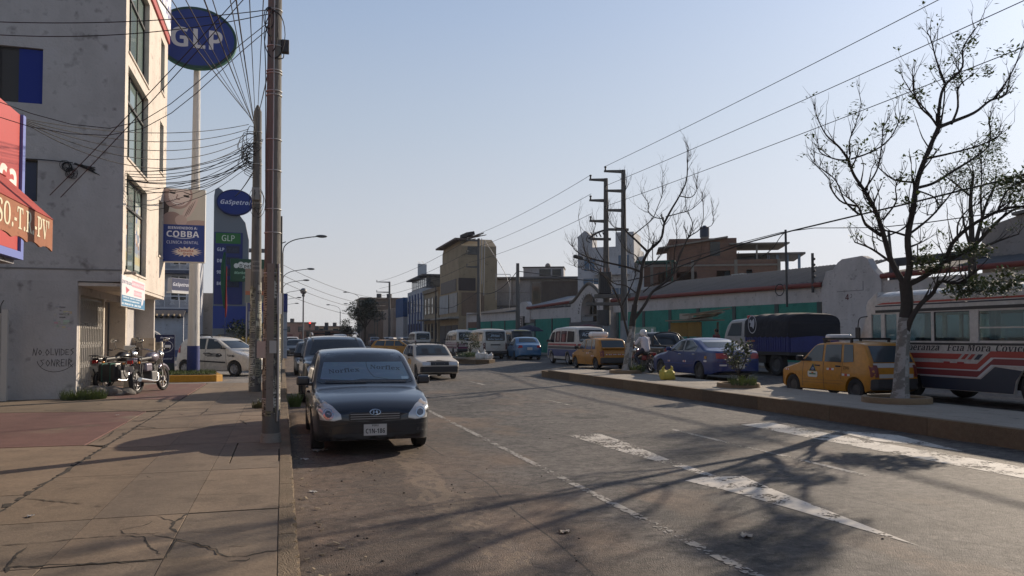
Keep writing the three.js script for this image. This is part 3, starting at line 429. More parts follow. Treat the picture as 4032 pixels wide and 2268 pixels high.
// low boundary walls and sign by the forecourt entrance
{
  const w = thing('boundary_wall', 'low beige parapet wall with a recessed meter panel beside the white building', 'wall', [-4.6, .12, -27.6]);
  obj('wall', bx(-.3, .55, 0, 1.5, -.25, .0), wallMat(.42, .36, .29), w); obj('meter_panel', bx(-.2, .2, .55, 1.35, 0, .012), mat(.2, .17, .14, .8), w);
  const w2 = thing('boundary_wall', 'low grey parapet wall by the forecourt arrow sign', 'wall', [-4.7, .12, -30]);
  obj('wall', bx(0, .5, 0, 1.35, -.2, 0), wallMat(.36, .31, .25), w2); obj('coping', bx(.5, .56, 0, 1.36, -.22, .02), wallMat(.55, .5, .43), w2);
  const tx = canvasTex(128, 384, (x, W, h) => { x.fillStyle = '#cfcabf'; x.fillRect(0, 0, W, h); T(x, 'INTEGRA', W * .55, h * .2, 30, '#2a2b44'); x.fillStyle = '#c23b3b'; x.beginPath(); x.moveTo(W * .35, h * .38); x.lineTo(W * .8, h * .34); x.lineTo(W * .45, h * .52); x.fill(); speck(x, W, h, 80, .3, 6); });
  const s = thing('standing_sign', 'narrow white standing sign with a red mark behind the motorcycles', 'sign', [-4.25, .15, -24.6], .25);
  obj('board', rbox(.32, 1.25, .06, .015, 0, .63, 0), whiteM, s); print('lettering', tx, .3, 1.2, s, 0, .63, .034);
}
const navy = '#14245e';
{
  const tx = canvasTex(256, 576, (x, w, h) => { x.fillStyle = '#101f4e'; x.fillRect(0, 0, w, h); T(x, 'Bienvenido', w * .58, h * .07, 34, '#d8dce8', 'italic bold'); x.strokeStyle = '#cfd4e2'; x.lineWidth = 6; x.beginPath(); x.ellipse(w * .5, h * .3, w * .42, h * .155, 0, 0, 7); x.stroke(); x.fillStyle = '#e6e8ee'; x.beginPath(); x.moveTo(w * .18, h * .3); x.lineTo(w * .48, h * .2); x.lineTo(w * .48, h * .265); x.lineTo(w * .8, h * .265); x.lineTo(w * .8, h * .335); x.lineTo(w * .48, h * .335); x.lineTo(w * .48, h * .4); x.fill(); x.strokeStyle = '#5a6a9a'; x.lineWidth = 2; x.beginPath(); x.moveTo(0, h * .58); x.quadraticCurveTo(w * .5, h * .5, w, h * .55); x.stroke(); T(x, 'GaSpetrol', w * .5, h * .63, 40, '#c9cede', 'italic bold'); x.fillStyle = '#0d2b3a'; x.fillRect(0, h * .75, w, h * .25); });
  const s = thing('arrow_sign', 'dark blue forecourt sign with a white arrow in an oval', 'sign', [-4.1, .34, -30.55], .06);
  obj('board', rbox(.64, 1.4, .12, .02, 0, .7, 0), mat(.01, .015, .05, .5), s); print('lettering', tx, .62, 1.37, s, 0, .7, .063);
}
// raised planter with yellow kerb, grass and the tall sign pole
{
  const p = thing('planter', 'raised planter bed with a yellow painted kerb under the tall sign pole', 'planter', [0, 0, 0]), yM = mat(.52, .27, .02, .7, { map: rep(dirtT, .6) });
  const o = [[-4.5, -27.7], [-2.12, -27.7], [-1.95, -28.0], [-2.3, -30.2], [-4.9, -31.3], [-4.9, -28]];
  obj('kerb', slab(o, .1, .37, .015), yM, p); obj('soil', slab(o.map(([x, z]) => [-3.4 + (x + 3.4) * .86, -29.3 + (z + 29.3) * .86]), .3, .385), soilM, p);
  const r = rng(4), g = []; for (let i = 0; i < 2600; i++) { const x = -4.6 + r() * 2.4, z = -27.95 - r() * 2.7; if (x > -2.1 - (-27.9 - z) * .12 || z < -30.3 - (-2.3 - x) * .3) continue; const h = .04 + r() * .1, a = r() * 6.3, t = new THREE.BufferGeometry(); t.setAttribute('position', new THREE.BufferAttribute(new Float32Array([x, .38, z, x + .02 * Math.cos(a), .38, z + .02 * Math.sin(a), x + (r() - .5) * .08, .38 + h, z + (r() - .5) * .08]), 3)); g.push(norm(t)); }
  const gr = obj('grass', g, mat(.07, .10, .02, .8), p); gr.userData.kind = 'stuff';
}
function ovalTex(w, h, rim, fill, draw) { return canvasTex(w, h, (x) => { x.fillStyle = rim; x.fillRect(0, 0, w, h); x.fillStyle = fill; x.beginPath(); x.ellipse(w / 2, h / 2, w * .465, h * .455, 0, 0, 7); x.fill(); draw(x, w, h); }); }
function oval(name, parent, rx, ry, th, tex, edge, x, y, z, ry2 = 0) {
  const g = new THREE.ShapeGeometry(shapeOf(ell(0, 0, rx * .995, ry * .995, 56))), p = g.attributes.position, uv = g.attributes.uv; for (let i = 0; i < p.count; i++) uv.setXY(i, p.getX(i) / (2 * rx) + .5, p.getY(i) / (2 * ry) + .5);
  const b = obj(name, prism(ell(0, 0, rx, ry, 56), -th / 2, th / 2, [], .02), edge, parent); b.position.set(x, y, z); b.rotation.y = ry2; obj('face', g.translate(0, 0, th / 2 + .004), signMat(tex, { roughness: .6 }), b); return b;
}
{
  const s = thing('pylon_sign', 'tall white pylon with a large blue oval sign at its top', 'sign', [-3.67, .38, -30.1]);
  s.position.set(-3.12, .38, -30.3);
  obj('pole', cyl(.205, .105, 11.4, 0, 5.7 + .9, 0, 0, 0, 0, 24), wallMat(.68, .66, .63, .5), s); obj('pole_base', cyl(.222, .218, .95, 0, .475, 0, 0, 0, 0, 24), mat(.02, .04, .2, .7, { map: rep(dirtT, .8) }), s);
  const t = ovalTex(768, 614, '#0e3a3a', '#14307a', (x, w, h) => { T(x, 'GLP', w * .51, h * .52, 270, '#b9bcc4', 'bold'); });
  oval('oval_board', s, 1.42, 1.13, .3, t, mat(.03, .13, .09, .6), -.02, 12.2, .28, .05);
  const stc = canvasTex(256, 512, (x, w, h) => { x.clearRect(0, 0, w, h); const r = rng(2); for (let i = 0; i < 9; i++) { x.fillStyle = 'rgba(190,180,165,.85)'; x.fillRect(r() * w * .6, r() * h, 60 + r() * 60, 40 + r() * 50); } });
}
// projecting dental clinic sign
{
  const tx = canvasTex(512, 896, (x, w, h) => {
    x.fillStyle = '#cdc6ba'; x.fillRect(0, 0, w, h * .5); const E2 = (c, X, Y, rx, ry, t = 0) => { x.fillStyle = c; x.beginPath(); x.ellipse(X * w, Y * h, rx * w, ry * w, t, 0, 7); x.fill(); };
    E2('#4a3d3a', .06, .2, .14, .5, .1); E2('#a38a84', .26, .44, .24, .22, .2); E2('#b59d96', .78, .5, .34, .14, -.1); E2('#b0968f', .38, .08, .34, .34, .25); E2('#e2d2cb', .42, .08, .25, .27, .25);
    for (const [X, Y] of [[.56, .33], [.62, .29], [.68, .26], [.73, .24]]) E2('#d8c4bc', X, Y, .055, .26, .42); for (const [X, Y] of [[.59, .31], [.65, .275], [.705, .25]]) E2('#6f5852', X, Y, .008, .2, .42); E2('#c9b2aa', .46, .43, .14, .13, .4);
    E2('#1f1715', .26, .052, .07, .022, .2); E2('#1f1715', .58, .092, .075, .026, .25); E2('#4b3a35', .25, .022, .09, .012, .1); E2('#4b3a35', .6, .052, .1, .012, .3); E2('#8f736c', .39, .135, .045, .016, .25); E2('#8f736c', .36, .1, .012, .06, .3);
    x.fillStyle = '#8a5558'; x.beginPath(); x.moveTo(.17 * w, .15 * h); x.quadraticCurveTo(.36 * w, .2 * h, .54 * w, .185 * h); x.quadraticCurveTo(.38 * w, .275 * h, .17 * w, .15 * h); x.fill(); x.fillStyle = '#eee9e4'; x.beginPath(); x.moveTo(.2 * w, .16 * h); x.quadraticCurveTo(.36 * w, .203 * h, .51 * w, .19 * h); x.quadraticCurveTo(.37 * w, .25 * h, .2 * w, .16 * h); x.fill(); speck(x, w * .4, h * .2, 90, .7, 12);
    x.fillStyle = '#1d3a86'; x.fillRect(0, h * .49, w, h * .51);
    T(x, 'BIENVENIDOS A:', w * .5, h * .535, 44, '#dfe3ee'); T(x, 'COBBA', w * .5, h * .62, 104, '#e8ebf2', 'bold', 'center', 1.12); x.strokeStyle = '#dfe3ee'; x.lineWidth = 7; x.beginPath(); x.moveTo(w * .25, h * .65); x.quadraticCurveTo(w * .5, h * .71, w * .78, h * .655); x.stroke(); T(x, 'CLINICA DENTAL', w * .5, h * .735, 50, '#dfe3ee', 'normal');
    x.fillStyle = '#e3d2c4'; x.beginPath(); for (let i = 0; i < 36; i++) { const a = i / 36 * 2 * PI, q = i % 2 ? .62 : 1; x.lineTo(w * .6 + Math.cos(a) * w * .37 * q, h * .865 + Math.sin(a) * h * .075 * q); } x.fill(); T(x, 'Consulta', w * .58, h * .85, 42, '#a3412f', 'bold'); T(x, 'Gratis', w * .62, h * .89, 38, '#a3412f', 'bold');
  });
  const s = thing('clinic_sign', 'projecting box sign with a smiling face over blue clinic lettering', 'sign', [-3.27, 5.42, -28.1]);
  obj('box', rbox(1.42, 2.5, .22, .02), mat(.62, .6, .56, .5), s); print('lettering', tx, 1.37, 2.44, s, 0, 0, .113); each('bracket', [bx(-.92, -.7, .6, .66, -.03, .03), bx(-.92, -.7, -.7, -.64, -.03, .03)], steel, s);
}
// small bracket sign of the station behind the white building corner
{
  const tx = canvasTex(384, 192, (x, w, h) => { x.fillStyle = '#20305c'; x.fillRect(0, 0, w, h); T(x, 'GaSpetrol', w * .5, h * .5, 76, '#dde0ea', 'italic bold'); });
  const s = thing('canopy_fascia', 'small blue and white lettered fascia of the station canopy', 'sign', [-4.0, 3.72, -33.2], .9); s.scale.setScalar(.72);
  obj('board', rbox(1.3, .75, .3, .03), mat(.55, .55, .58, .5), s); print('lettering', tx, 1.24, .66, s, 0, .03, .155); obj('trim', bx(-.66, .66, -.46, -.37, -.2, .22), whiteM, s);
}
// price totem
{
  const s = thing('price_totem', 'tall grey and blue fuel price totem with an oval logo board', 'sign', [-2.9, .15, -47.8], .04), grey = mat(.15, .18, .22, .5), blu = mat(.015, .03, .16, .5);
  obj('slab', prism([[-1, 0], [.95, 0], [.95, 7.2], [.75, 8.2], [.45, 8.6], [-.55, 10.05], [-.75, 10.2], [-.95, 10.05], [-1, 9.7]], -.25, .25, [], .04), grey, s);
  obj('blue_panel', bx(-.95, .6, 3.4, 7.6, .25, .29), blu, s); obj('blue_base', bx(-.98, .93, 2.0, 3.3, .25, .27), mat(.02, .05, .26, .6), s);
  const rows = [['GLP', 'large'], ['GLP', ''], ['DB5', ''], ['90', ''], ['84', '']];
  rows.forEach(([a, k], i) => { const t = canvasTex(384, k ? 160 : 140, (x, w, h) => { x.fillStyle = k ? '#1d6a33' : '#142a6c'; x.fillRect(0, 0, w, h); if (k) T(x, a, w * .5, h * .5, 120, '#d8e2d8', 'normal'); else { T(x, a, 20, h * .5, 62, '#cfd6e6', 'bold', 'left'); x.fillStyle = '#1c2743'; x.fillRect(w * .42, h * .14, w * .54, h * .72); T(x, ['', '7.49', '10.89', '11.29', '10.79'][i], w * .69, h * .52, 74, '#2c3a55'); } }); print('price_row', t, 1.36, k ? .62 : .6, s, -.2, 7.25 - i * .66, .294); });
  oval('oval_board', s, 1.02, .76, .3, ovalTex(512, 380, '#0c1c50', '#15307c', (x, w, h) => T(x, 'GaSpetrol', w * .5, h * .5, 88, '#d3d8e6', 'italic bold')), blu, .15, 9.35, .32);
}
{
  const tx = canvasTex(768, 512, (x, w, h) => { x.fillStyle = '#1b4d3a'; x.fillRect(0, 0, w, h); x.fillStyle = '#d5dad6'; for (const [a, b, c] of [[.16, .3, .1], [.3, .26, .13], [.45, .3, .14], [.6, .28, .13], [.75, .3, .11]]) { x.beginPath(); x.arc(a * w, b * h, c * h * 1.1, 0, 7); x.fill(); } T(x, "D'paso", w * .48, h * .3, 110, '#22352e', 'bold'); T(x, 'Market Express', w * .5, h * .62, 84, '#9cc7ae', 'italic bold'); T(x, '24 Horas', w * .55, h * .82, 76, '#9cc7ae', 'italic bold'); });
  const s = thing('market_sign', 'green station shop sign with a white cloud shaped logo', 'sign', [-1.95, 5.46, -46.4]);
  s.scale.setScalar(.74); obj('board', rbox(2.5, 1.75, .25, .03), mat(.02, .10, .06, .5), s); print('lettering', tx, 2.44, 1.7, s, 0, 0, .128); obj('post', bx(-.1, .1, -7.15, -.8, -.1, .1), mat(.02, .03, .12, .6), s);
}
{
  const b = thing('station_shop', 'blue and grey station shop block behind the fuel price totem', 'building', [-2.6, .14, -57]);
  obj('wall', bx(-1.8, 2.9, 0, 3.3, -6, 0), wallMat(.34, .38, .44), b); obj('blue_band', bx(-1.82, 2.92, 3.31, 4.6, -6, .05), mat(.015, .03, .17, .5), b); obj('groove', bx(-1.8, 2.9, 2.0, 2.05, .002, .02), mat(.02, .03, .1, .6), b); obj('door', bx(.8, 1.7, 0, 2.1, .01, .04), mat(.06, .07, .09, .4), b);
}
// station wall with tiled coping and painted letters
{
  const b = thing('station_wall', 'white station boundary wall with a tiled coping and painted name band', 'wall', [-19, .14, -62]);
  obj('wall', bx(-4, 11.9, 0, 3.0, -.25, 0), wallMat(.5, .53, .58), b); obj('skirting', bx(-4, 11.9, 0, .55, .002, .03), mat(.10, .13, .26, .7), b);
  obj('tile_roof', prism([[-1.2, 3.55], [.25, 3.05], [.25, 2.98], [-1.2, 3.45]], 0, 15.9).rotateY(-PI / 2).translate(11.9, 0, 0), mat(.07, .06, .06, .8), b);
  for (let i = 0; i < 40; i++) obj('roof_tile', cyl(.11, .13, .5, -3.8 + i * .395, 3.08, .1, PI / 2 + .33, 0, 0, 8, true), mat(.16, .12, .07, .8), b);
  const tx = canvasTex(256, 128, (x, w, h) => { x.fillStyle = '#2a55a0'; x.fillRect(0, 0, w, h); T(x, 'Prohibido', w * .36, h * .35, 34, '#dfe4ee'); T(x, 'fumar', w * .36, h * .65, 34, '#dfe4ee'); x.strokeStyle = '#e8e8ee'; x.lineWidth = 7; x.beginPath(); x.arc(w * .8, h * .5, 34, 0, 7); x.moveTo(w * .72, h * .3); x.lineTo(w * .88, h * .7); x.stroke(); });
  const s = thing('no_smoking_sign', 'blue no smoking sign on the white station wall', 'sign', [-12.6, 2.25, -61.95]); obj('plate', bx(-.75, .75, -.35, .35, -.03, 0), whiteM, s); print('lettering', tx, 1.48, .68, s, 0, 0, .004);
  const e = thing('exit_sign', 'small green and white running figure sign on the station wall', 'sign', [-10.35, 2.55, -61.95]); const et = canvasTex(128, 96, (x, w, h) => { x.fillStyle = '#d8ddd6'; x.fillRect(0, 0, w, h); x.fillStyle = '#23352a'; x.beginPath(); x.arc(60, 22, 10, 0, 7); x.fill(); x.lineWidth = 11; x.strokeStyle = '#23352a'; x.beginPath(); x.moveTo(58, 34); x.lineTo(50, 58); x.lineTo(72, 76); x.moveTo(50, 58); x.lineTo(28, 78); x.moveTo(34, 40); x.lineTo(80, 44); x.stroke(); }); obj('plate', bx(-.26, .26, -.2, .2, -.03, 0), whiteM, e); print('symbol', et, .5, .38, e, 0, 0, .004);
}
// white house with balconies behind the station
{
  const b = thing('balcony_house', 'white three storey house with ornate white balcony railings behind the station', 'building', [-20, .14, -74]), w = wallMat(.42, .44, .49, .2), rail = mat(.5, .52, .56, .7);
  obj('wall', bx(-6, 12.3, 0, 11.2, -9, 0), w, b); each('cornice', [bx(-6.1, 12.4, 10.6, 10.8, -.1, .5), bx(-6.1, 12.4, 7.1, 7.4, -.1, 1.0), bx(-6.1, 12.4, 3.7, 4.0, -.1, 1.0)], mat(.07, .08, .12, .8), b); obj('roof_tiles', prism([[-.8, 11.9], [.6, 11.25], [.6, 11.1], [-.8, 11.1]], 0, 18.5).rotateY(-PI / 2).translate(12.4, 0, 0), mat(.2, .08, .05, .8), b);
  for (const [x, y, ww, h] of [[1.2, 5.1, 2.6, 1.3], [5.4, 5.2, 2.2, 1.2], [10.4, 4.7, 1.4, 2.3], [1.2, 8.2, 2.6, 1.3], [5.4, 8.4, 2, 1.4], [10.4, 7.9, 1.4, 2.3], [7.6, 4.5, 1.1, 2.4]]) win(b, x, x + ww, y, y + h, .02, 2, 2, rail, glassDark, .09);
  for (const y0 of [4.0, 7.4]) { const g = obj('balcony_rail', [bx(4.2, 12.3, y0 + 1.05, y0 + 1.15, .88, .98), bx(4.2, 12.3, y0, y0 + .1, .88, .98)], rail, b); for (let i = 0; i < 7; i++) { const x = 4.8 + i * 1.18, c = y0 + .58; obj('rail_panel', [box(.62, .05, .04, x, c, .93, 0, 0, PI / 4), box(.62, .05, .04, x, c, .93, 0, 0, -PI / 4), box(.42, .05, .04, x, c + .2, .93, 0, 0, PI / 4 * 0), box(.42, .05, .04, x, c - .2, .93), box(.05, .95, .05, x + .56, c, .93)], rail, g); } }
  obj('parapet_post', bx(-2, -1.2, 11.2, 12, -3, -2.2), w, b);
}
// shops further along the left side with signs
{
  const b = thing('sign_building', 'shop building with a steel sign frame and a vertical red sign', 'building', [-4.6, .14, -84]);
  obj('wall', bx(-8, 4.2, 0, 6, -16, 0), wallMat(.34, .3, .27), b); obj('sign_frame', [bx(-1, 4, 10.3, 10.7, -.2, .1), bx(-1, -.8, 6, 10.3, -.2, .1), bx(3.8, 4, 6, 10.3, -.2, .1), bx(-.8, 3.8, 9, 9.1, -.1, 0)], mat(.08, .08, .09, .6), b);
  const t1 = canvasTex(512, 128, (x, w, h) => { x.fillStyle = '#1c2c62'; x.fillRect(0, 0, w, h); T(x, 'METROPOLIS', w * .5, h * .5, 76, '#c8cee0'); }), t2 = canvasTex(128, 512, (x, w, h) => { x.fillStyle = '#b32a3a'; x.fillRect(0, 0, w, h); [...'SAN PED'].filter(c => c !== ' ').forEach((c, i) => T(x, c, w * .5, 52 + i * 84, 86, '#ece4e2')); });
  const p1 = obj('sign_board', bx(-.4, 3.7, 7.6, 8.8, .1, .2), whiteM, b); print('lettering', t1, 4, 1.15, p1, 1.65, 8.2, .205); const p2 = obj('vertical_sign', bx(2.1, 3.5, 2.6, 7.5, .1, .3), whiteM, b); print('lettering', t2, 1.35, 4.8, p2, 2.8, 5.05, .305); obj('lower_fascia', bx(-2, 4.2, 2.3, 2.6, .01, .6), mat(.3, .08, .04, .7), b);
  const t3 = canvasTex(256, 192, (x, w, h) => { x.fillStyle = '#9b8a7c'; x.fillRect(0, 0, w, h); x.fillStyle = '#5b4a44'; x.beginPath(); x.arc(w * .36, h * .34, 30, 0, 7); x.arc(w * .62, h * .36, 28, 0, 7); x.fill(); x.fillRect(w * .25, h * .46, w * .5, h * .2); x.fillStyle = '#b0694c'; x.fillRect(0, h * .66, w, h * .12); x.fillStyle = '#77807a'; x.fillRect(0, h * .78, w, h * .22); });
  const s = thing('faded_poster', 'faded brown campaign poster on posts behind the leaning pole notices', 'poster', [-1.1, .15, -39]); obj('board', bx(-.65, .75, 3.15, 4.8, -.03, 0), mat(.3, .26, .22, .8), s); print('picture', t3, 1.36, 1.6, s, .05, 3.97, .004); each('post', [bx(-.6, -.54, 0, 3.15, -.04, 0), bx(.64, .7, 0, 3.15, -.04, 0)], steel, s);
}
{
  const f = thing('flag', 'green and red furled flag hanging from a slim pole by the totem', 'flag', [-3.05, .15, -45.2]);
  obj('pole', tube([[0, 0, 0], [0, 6.4, 0]], .03), mat(.03, .05, .15, .5), f); const g = limb([[-.06, 6.2, 0, .05], [-.12, 5.5, 0, .12], [-.12, 4.6, .03, .14], [-.08, 3.7, 0, .1], [-.04, 3.1, 0, .05]], 9); obj('cloth', g, mat(.02, .09, .05, .9), f); obj('red_cloth', limb([[.05, 5.4, .08, .025], [.04, 4.2, .08, .03], [.04, 3.2, .06, .06], [.02, 2.6, 0, .04]], 7), mat(.22, .02, .02, .9), f);
}
// ---------------------------------------------------------------- vehicles
const lerpT = (pts, z) => { if (z <= pts[0][0]) return pts[0][1]; for (let i = 1; i < pts.length; i++) if (z <= pts[i][0]) { const t = (z - pts[i - 1][0]) / (pts[i][0] - pts[i - 1][0]); return pts[i - 1][1] + (pts[i][1] - pts[i - 1][1]) * t; } return pts[pts.length - 1][1]; };
const smoothT = (pts, z, k) => { const a = pts[0][0], b = pts[pts.length - 1][0]; k = Math.min(k, Math.max(.001, z - a), Math.max(.001, b - z)); let s = 0; for (const o of [-1, -.5, 0, .5, 1]) s += lerpT(pts, z + o * k); return s / 5; };
// lofted body: front at z = 0, tail at z = L, wheels on y = 0.
function shell(s) {
  const zs = []; for (let z = 0; z <= s.L + 1e-6; z += .06) zs.push(z);
  zs.push(s.L, .015, .035, s.L - .015, s.L - .035); for (const a of s.axles) for (let i = -12; i <= 12; i++) zs.push(a + s.ar * Math.sin(i / 12 * PI / 2)), i; for (const a of s.axles) zs.push(a - s.ar - .004, a + s.ar + .004);
  zs.sort((a, b) => a - b); const st = zs.filter((z, i) => z >= 0 && z <= s.L && (i === 0 || z - zs[i - 1] > .002));
  const NS = 12, NC = 5, NT = 7, per = 2 + NS + NC + NT, idx = [], full = per * 2 - 2, pos = [];
  const roof = Math.max(...s.top.map(p => p[1]));
  const wy = (z, y) => { const h = smoothT(s.plan, z, .05); let f; if (y < .3) f = .93 + .05 * y / .3; else if (y < .62) f = .98 + .02 * (y - .3) / .32; else if (y < s.belt) f = 1 - .035 * (y - .62) / (s.belt - .62); else f = .965 - (.965 - s.tum) * Math.pow((y - s.belt) / (roof - s.belt), 1.15); return h * f; };
  s.wy = wy;
  for (const z of st) {
    let yb = lerpT(s.bot, z), arch = false; for (const a of s.axles) { const d = Math.abs(z - a); if (d < s.ar) { yb = Math.max(yb, s.wr + Math.sqrt(s.ar * s.ar - d * d) * (s.archH ?? 1)); arch = true; } }
    const T = smoothT(s.top, z, s.sm ?? .07), cr = (s.crown ?? .03), r = Math.min(s.r ?? .07, (T - yb) * .3), half = [];
    yb = Math.min(yb, T - .06);
    const ye = T - cr; half.push([0, yb], [wy(z, yb) * .97, yb]);
    for (let i = 0; i < NS; i++) { const y = yb + .012 + (ye - r - yb - .012) * i / (NS - 1); half.push([wy(z, y), y]); }
    const xe = wy(z, ye - r); for (let i = 1; i <= NC; i++) { const a = i / NC * PI / 2; half.push([xe - r * 1.25 * (1 - Math.cos(a)), ye - r + r * Math.sin(a)]); }
    const xt = xe - r * 1.25; for (let i = 1; i <= NT; i++) { const x = xt * (1 - i / NT); half.push([x, ye + cr * (1 - (x / xt) ** 2)]); }
    for (let i = 0; i < per; i++) pos.push(half[i][0], half[i][1], z);
    for (let i = per - 2; i > 0; i--) pos.push(-half[i][0], half[i][1], z);
  }
  const n = st.length;
  for (let k = 0; k < n - 1; k++) for (let i = 0; i < full; i++) { const a = k * full + i, b = k * full + (i + 1) % full, c = a + full, d = b + full; idx.push(a, b, c, b, d, c); }
  for (const [k, w] of [[0, 1], [n - 1, 0]]) { let cy = 0; for (let i = 0; i < full; i++) cy += pos[(k * full + i) * 3 + 1] / full; pos.push(0, cy, st[k]); const c = pos.length / 3 - 1; for (let i = 0; i < full; i++) { const a = k * full + i, b = k * full + (i + 1) % full; if (w) idx.push(c, b, a); else idx.push(c, a, b); } }
  let g = new THREE.BufferGeometry(); g.setAttribute('position', new THREE.Float32BufferAttribute(pos, 3)); g.setIndex(idx);
  const uv = []; for (let i = 0; i < pos.length; i += 3) uv.push(pos[i + 2] + pos[i] * .5, pos[i + 1]); g.setAttribute('uv', new THREE.Float32BufferAttribute(uv, 2));
  g = toCreasedNormals(g, .55); g.userData.probe = new THREE.Mesh(g, new THREE.MeshBasicMaterial({ side: THREE.DoubleSide })); g.computeBoundingSphere(); return g;
}
const RC = new THREE.Raycaster();
// lay a flat outline on a body from one side; axis: 'R','L' (z,y), 'F','B' (x,y), 'T' (x,z)
function drape(g, poly, axis, off = .006, step = .09) { const k = axis + off + step + JSON.stringify(poly), c = g.userData.done ?? (g.userData.done = new Map()); if (!c.has(k)) c.set(k, drapeNew(g, poly, axis, off, step)); return c.get(k); }
function drapeNew(g, poly, axis, off, step, uvb) {
  const tri = THREE.ShapeUtils.triangulateShape(poly.map(p => new THREE.Vector2(...p)), []); let T3 = tri.map(t => t.map(i => poly[i]));
  for (let k = 0; k < 9; k++) { let split = false; const out = []; for (const t of T3) { let m = 0, e = -1; for (let i = 0; i < 3; i++) { const a = t[i], b = t[(i + 1) % 3], l = Math.hypot(a[0] - b[0], a[1] - b[1]); if (l > m) { m = l; e = i; } } if (m > step) { split = true; const a = t[e], b = t[(e + 1) % 3], c = t[(e + 2) % 3], q = [(a[0] + b[0]) / 2, (a[1] + b[1]) / 2]; out.push([a, q, c], [q, b, c]); } else out.push(t); } T3 = out; if (!split) break; }
  const D = { R: V(-1, 0, 0), L: V(1, 0, 0), F: V(0, 0, 1), B: V(0, 0, -1), T: V(0, -1, 0) }[axis], cache = new Map(), cen = [0, 0]; poly.forEach(p => { cen[0] += p[0] / poly.length; cen[1] += p[1] / poly.length; });
  const at = (p) => { const key = p[0].toFixed(4) + ',' + p[1].toFixed(4); let h = cache.get(key); if (h) return h; for (let t = 0; t < 8 && !h; t++) { const f = t * .02, a = p[0] + (cen[0] - p[0]) * f, b = p[1] + (cen[1] - p[1]) * f, o = axis === 'R' ? V(9, b, a) : axis === 'L' ? V(-9, b, a) : axis === 'F' ? V(a, b, -9) : axis === 'B' ? V(a, b, 19) : V(a, 9, b); RC.set(o, D); const r = RC.intersectObject(g.userData.probe)[0]; if (r) h = r.point.clone().addScaledVector(D, -off); } h = h || V(0, 0, 0); cache.set(key, h); return h; };
  const pos = [], uv = [], bb = uvb || [Math.min(...poly.map(p => p[0])), Math.max(...poly.map(p => p[0])), Math.min(...poly.map(p => p[1])), Math.max(...poly.map(p => p[1]))], flip = axis === 'R' || axis === 'F' ? 1 : 0;
  for (const t of T3) { const v = t.map(at); if (v.some(q => q.lengthSq() === 0)) continue; const n = V().subVectors(v[1], v[0]).cross(V().subVectors(v[2], v[0])), o = n.dot(D) > 0 ? [0, 2, 1] : [0, 1, 2]; for (const i of o) { pos.push(v[i].x, v[i].y, v[i].z); const u = (t[i][0] - bb[0]) / (bb[1] - bb[0]); uv.push(flip ? 1 - u : u, (t[i][1] - bb[2]) / (bb[3] - bb[2])); } }
  const q = new THREE.BufferGeometry(); q.setAttribute('position', new THREE.Float32BufferAttribute(pos, 3)); q.setAttribute('uv', new THREE.Float32BufferAttribute(uv, 2));
  const mv = mergeVertices(q.clone().deleteAttribute('uv') && q, 1e-4); mv.computeVertexNormals(); return mv.toNonIndexed();
}
const rrect = (x0, x1, y0, y1, r = .03) => { const o = []; for (const [cx, cy, a] of [[x1 - r, y1 - r, 0], [x0 + r, y1 - r, 1], [x0 + r, y0 + r, 2], [x1 - r, y0 + r, 3]]) for (let i = 0; i <= 3; i++) { const t = (a + i / 3) * PI / 2; o.push([cx + r * Math.cos(t), cy + r * Math.sin(t)]); } return o; };
const mirrorX = p => p.map(([x, y]) => [-x, y]).reverse();
const outline = (p, w) => { const o = []; for (let i = 0; i < p.length; i++) { const a = p[i], b = p[(i + 1) % p.length], l = Math.hypot(b[0] - a[0], b[1] - a[1]) || 1, nx = -(b[1] - a[1]) / l * w, ny = (b[0] - a[0]) / l * w; o.push([[a[0], a[1]], [b[0], b[1]], [b[0] + nx, b[1] + ny], [a[0] + nx, a[1] + ny]]); } return o; };
function wheelGeo(r, w, alloy) {
  const tyre = new THREE.LatheGeometry([[r * .62, -w / 2 + .01], [r * .9, -w / 2], [r * .97, -w * .42], [r, -w * .3], [r, w * .3], [r * .97, w * .42], [r * .9, w / 2], [r * .62, w / 2 - .01]].map(p => new THREE.Vector2(...p)), 28).rotateZ(-PI / 2);
  const rim = [new THREE.LatheGeometry([[0, w * .30], [r * .14, w * .31], [r * .2, w * .24], [r * (alloy ? .3 : .42), w * (alloy ? .16 : .27)], [r * .52, w * (alloy ? .12 : .2)], [r * .58, w * .42], [r * .63, w * .44]].map(p => new THREE.Vector2(...p)), 24).rotateZ(-PI / 2)];
  if (alloy) for (let i = 0; i < alloy; i++) rim.push(box(.03, r * .42, r * .15, w * .31, 0, 0).translate(0, r * .36, 0).rotateX(i / alloy * 2 * PI));
  return { tyre, rim: merge(rim.map(norm)) };
}
const rimSilver = mat(.36, .36, .37, .4, { metalness: .7 }), rimDark = mat(.05, .05, .05, .6), plateBase = mat(.45, .45, .43, .5);
const plateTex = (txt, head = 'PERU', seed = 1) => canvasTex(192, 96, (x, w, h) => { x.fillStyle = '#b9b9b6'; x.fillRect(0, 0, w, h); if (head) T(x, head, w / 2, 15, 22, '#333'); T(x, txt, w / 2, 58, 50, '#141416', 'bold', 'center', .8); x.strokeStyle = '#444'; x.lineWidth = 4; x.strokeRect(2, 2, w - 4, h - 4); });
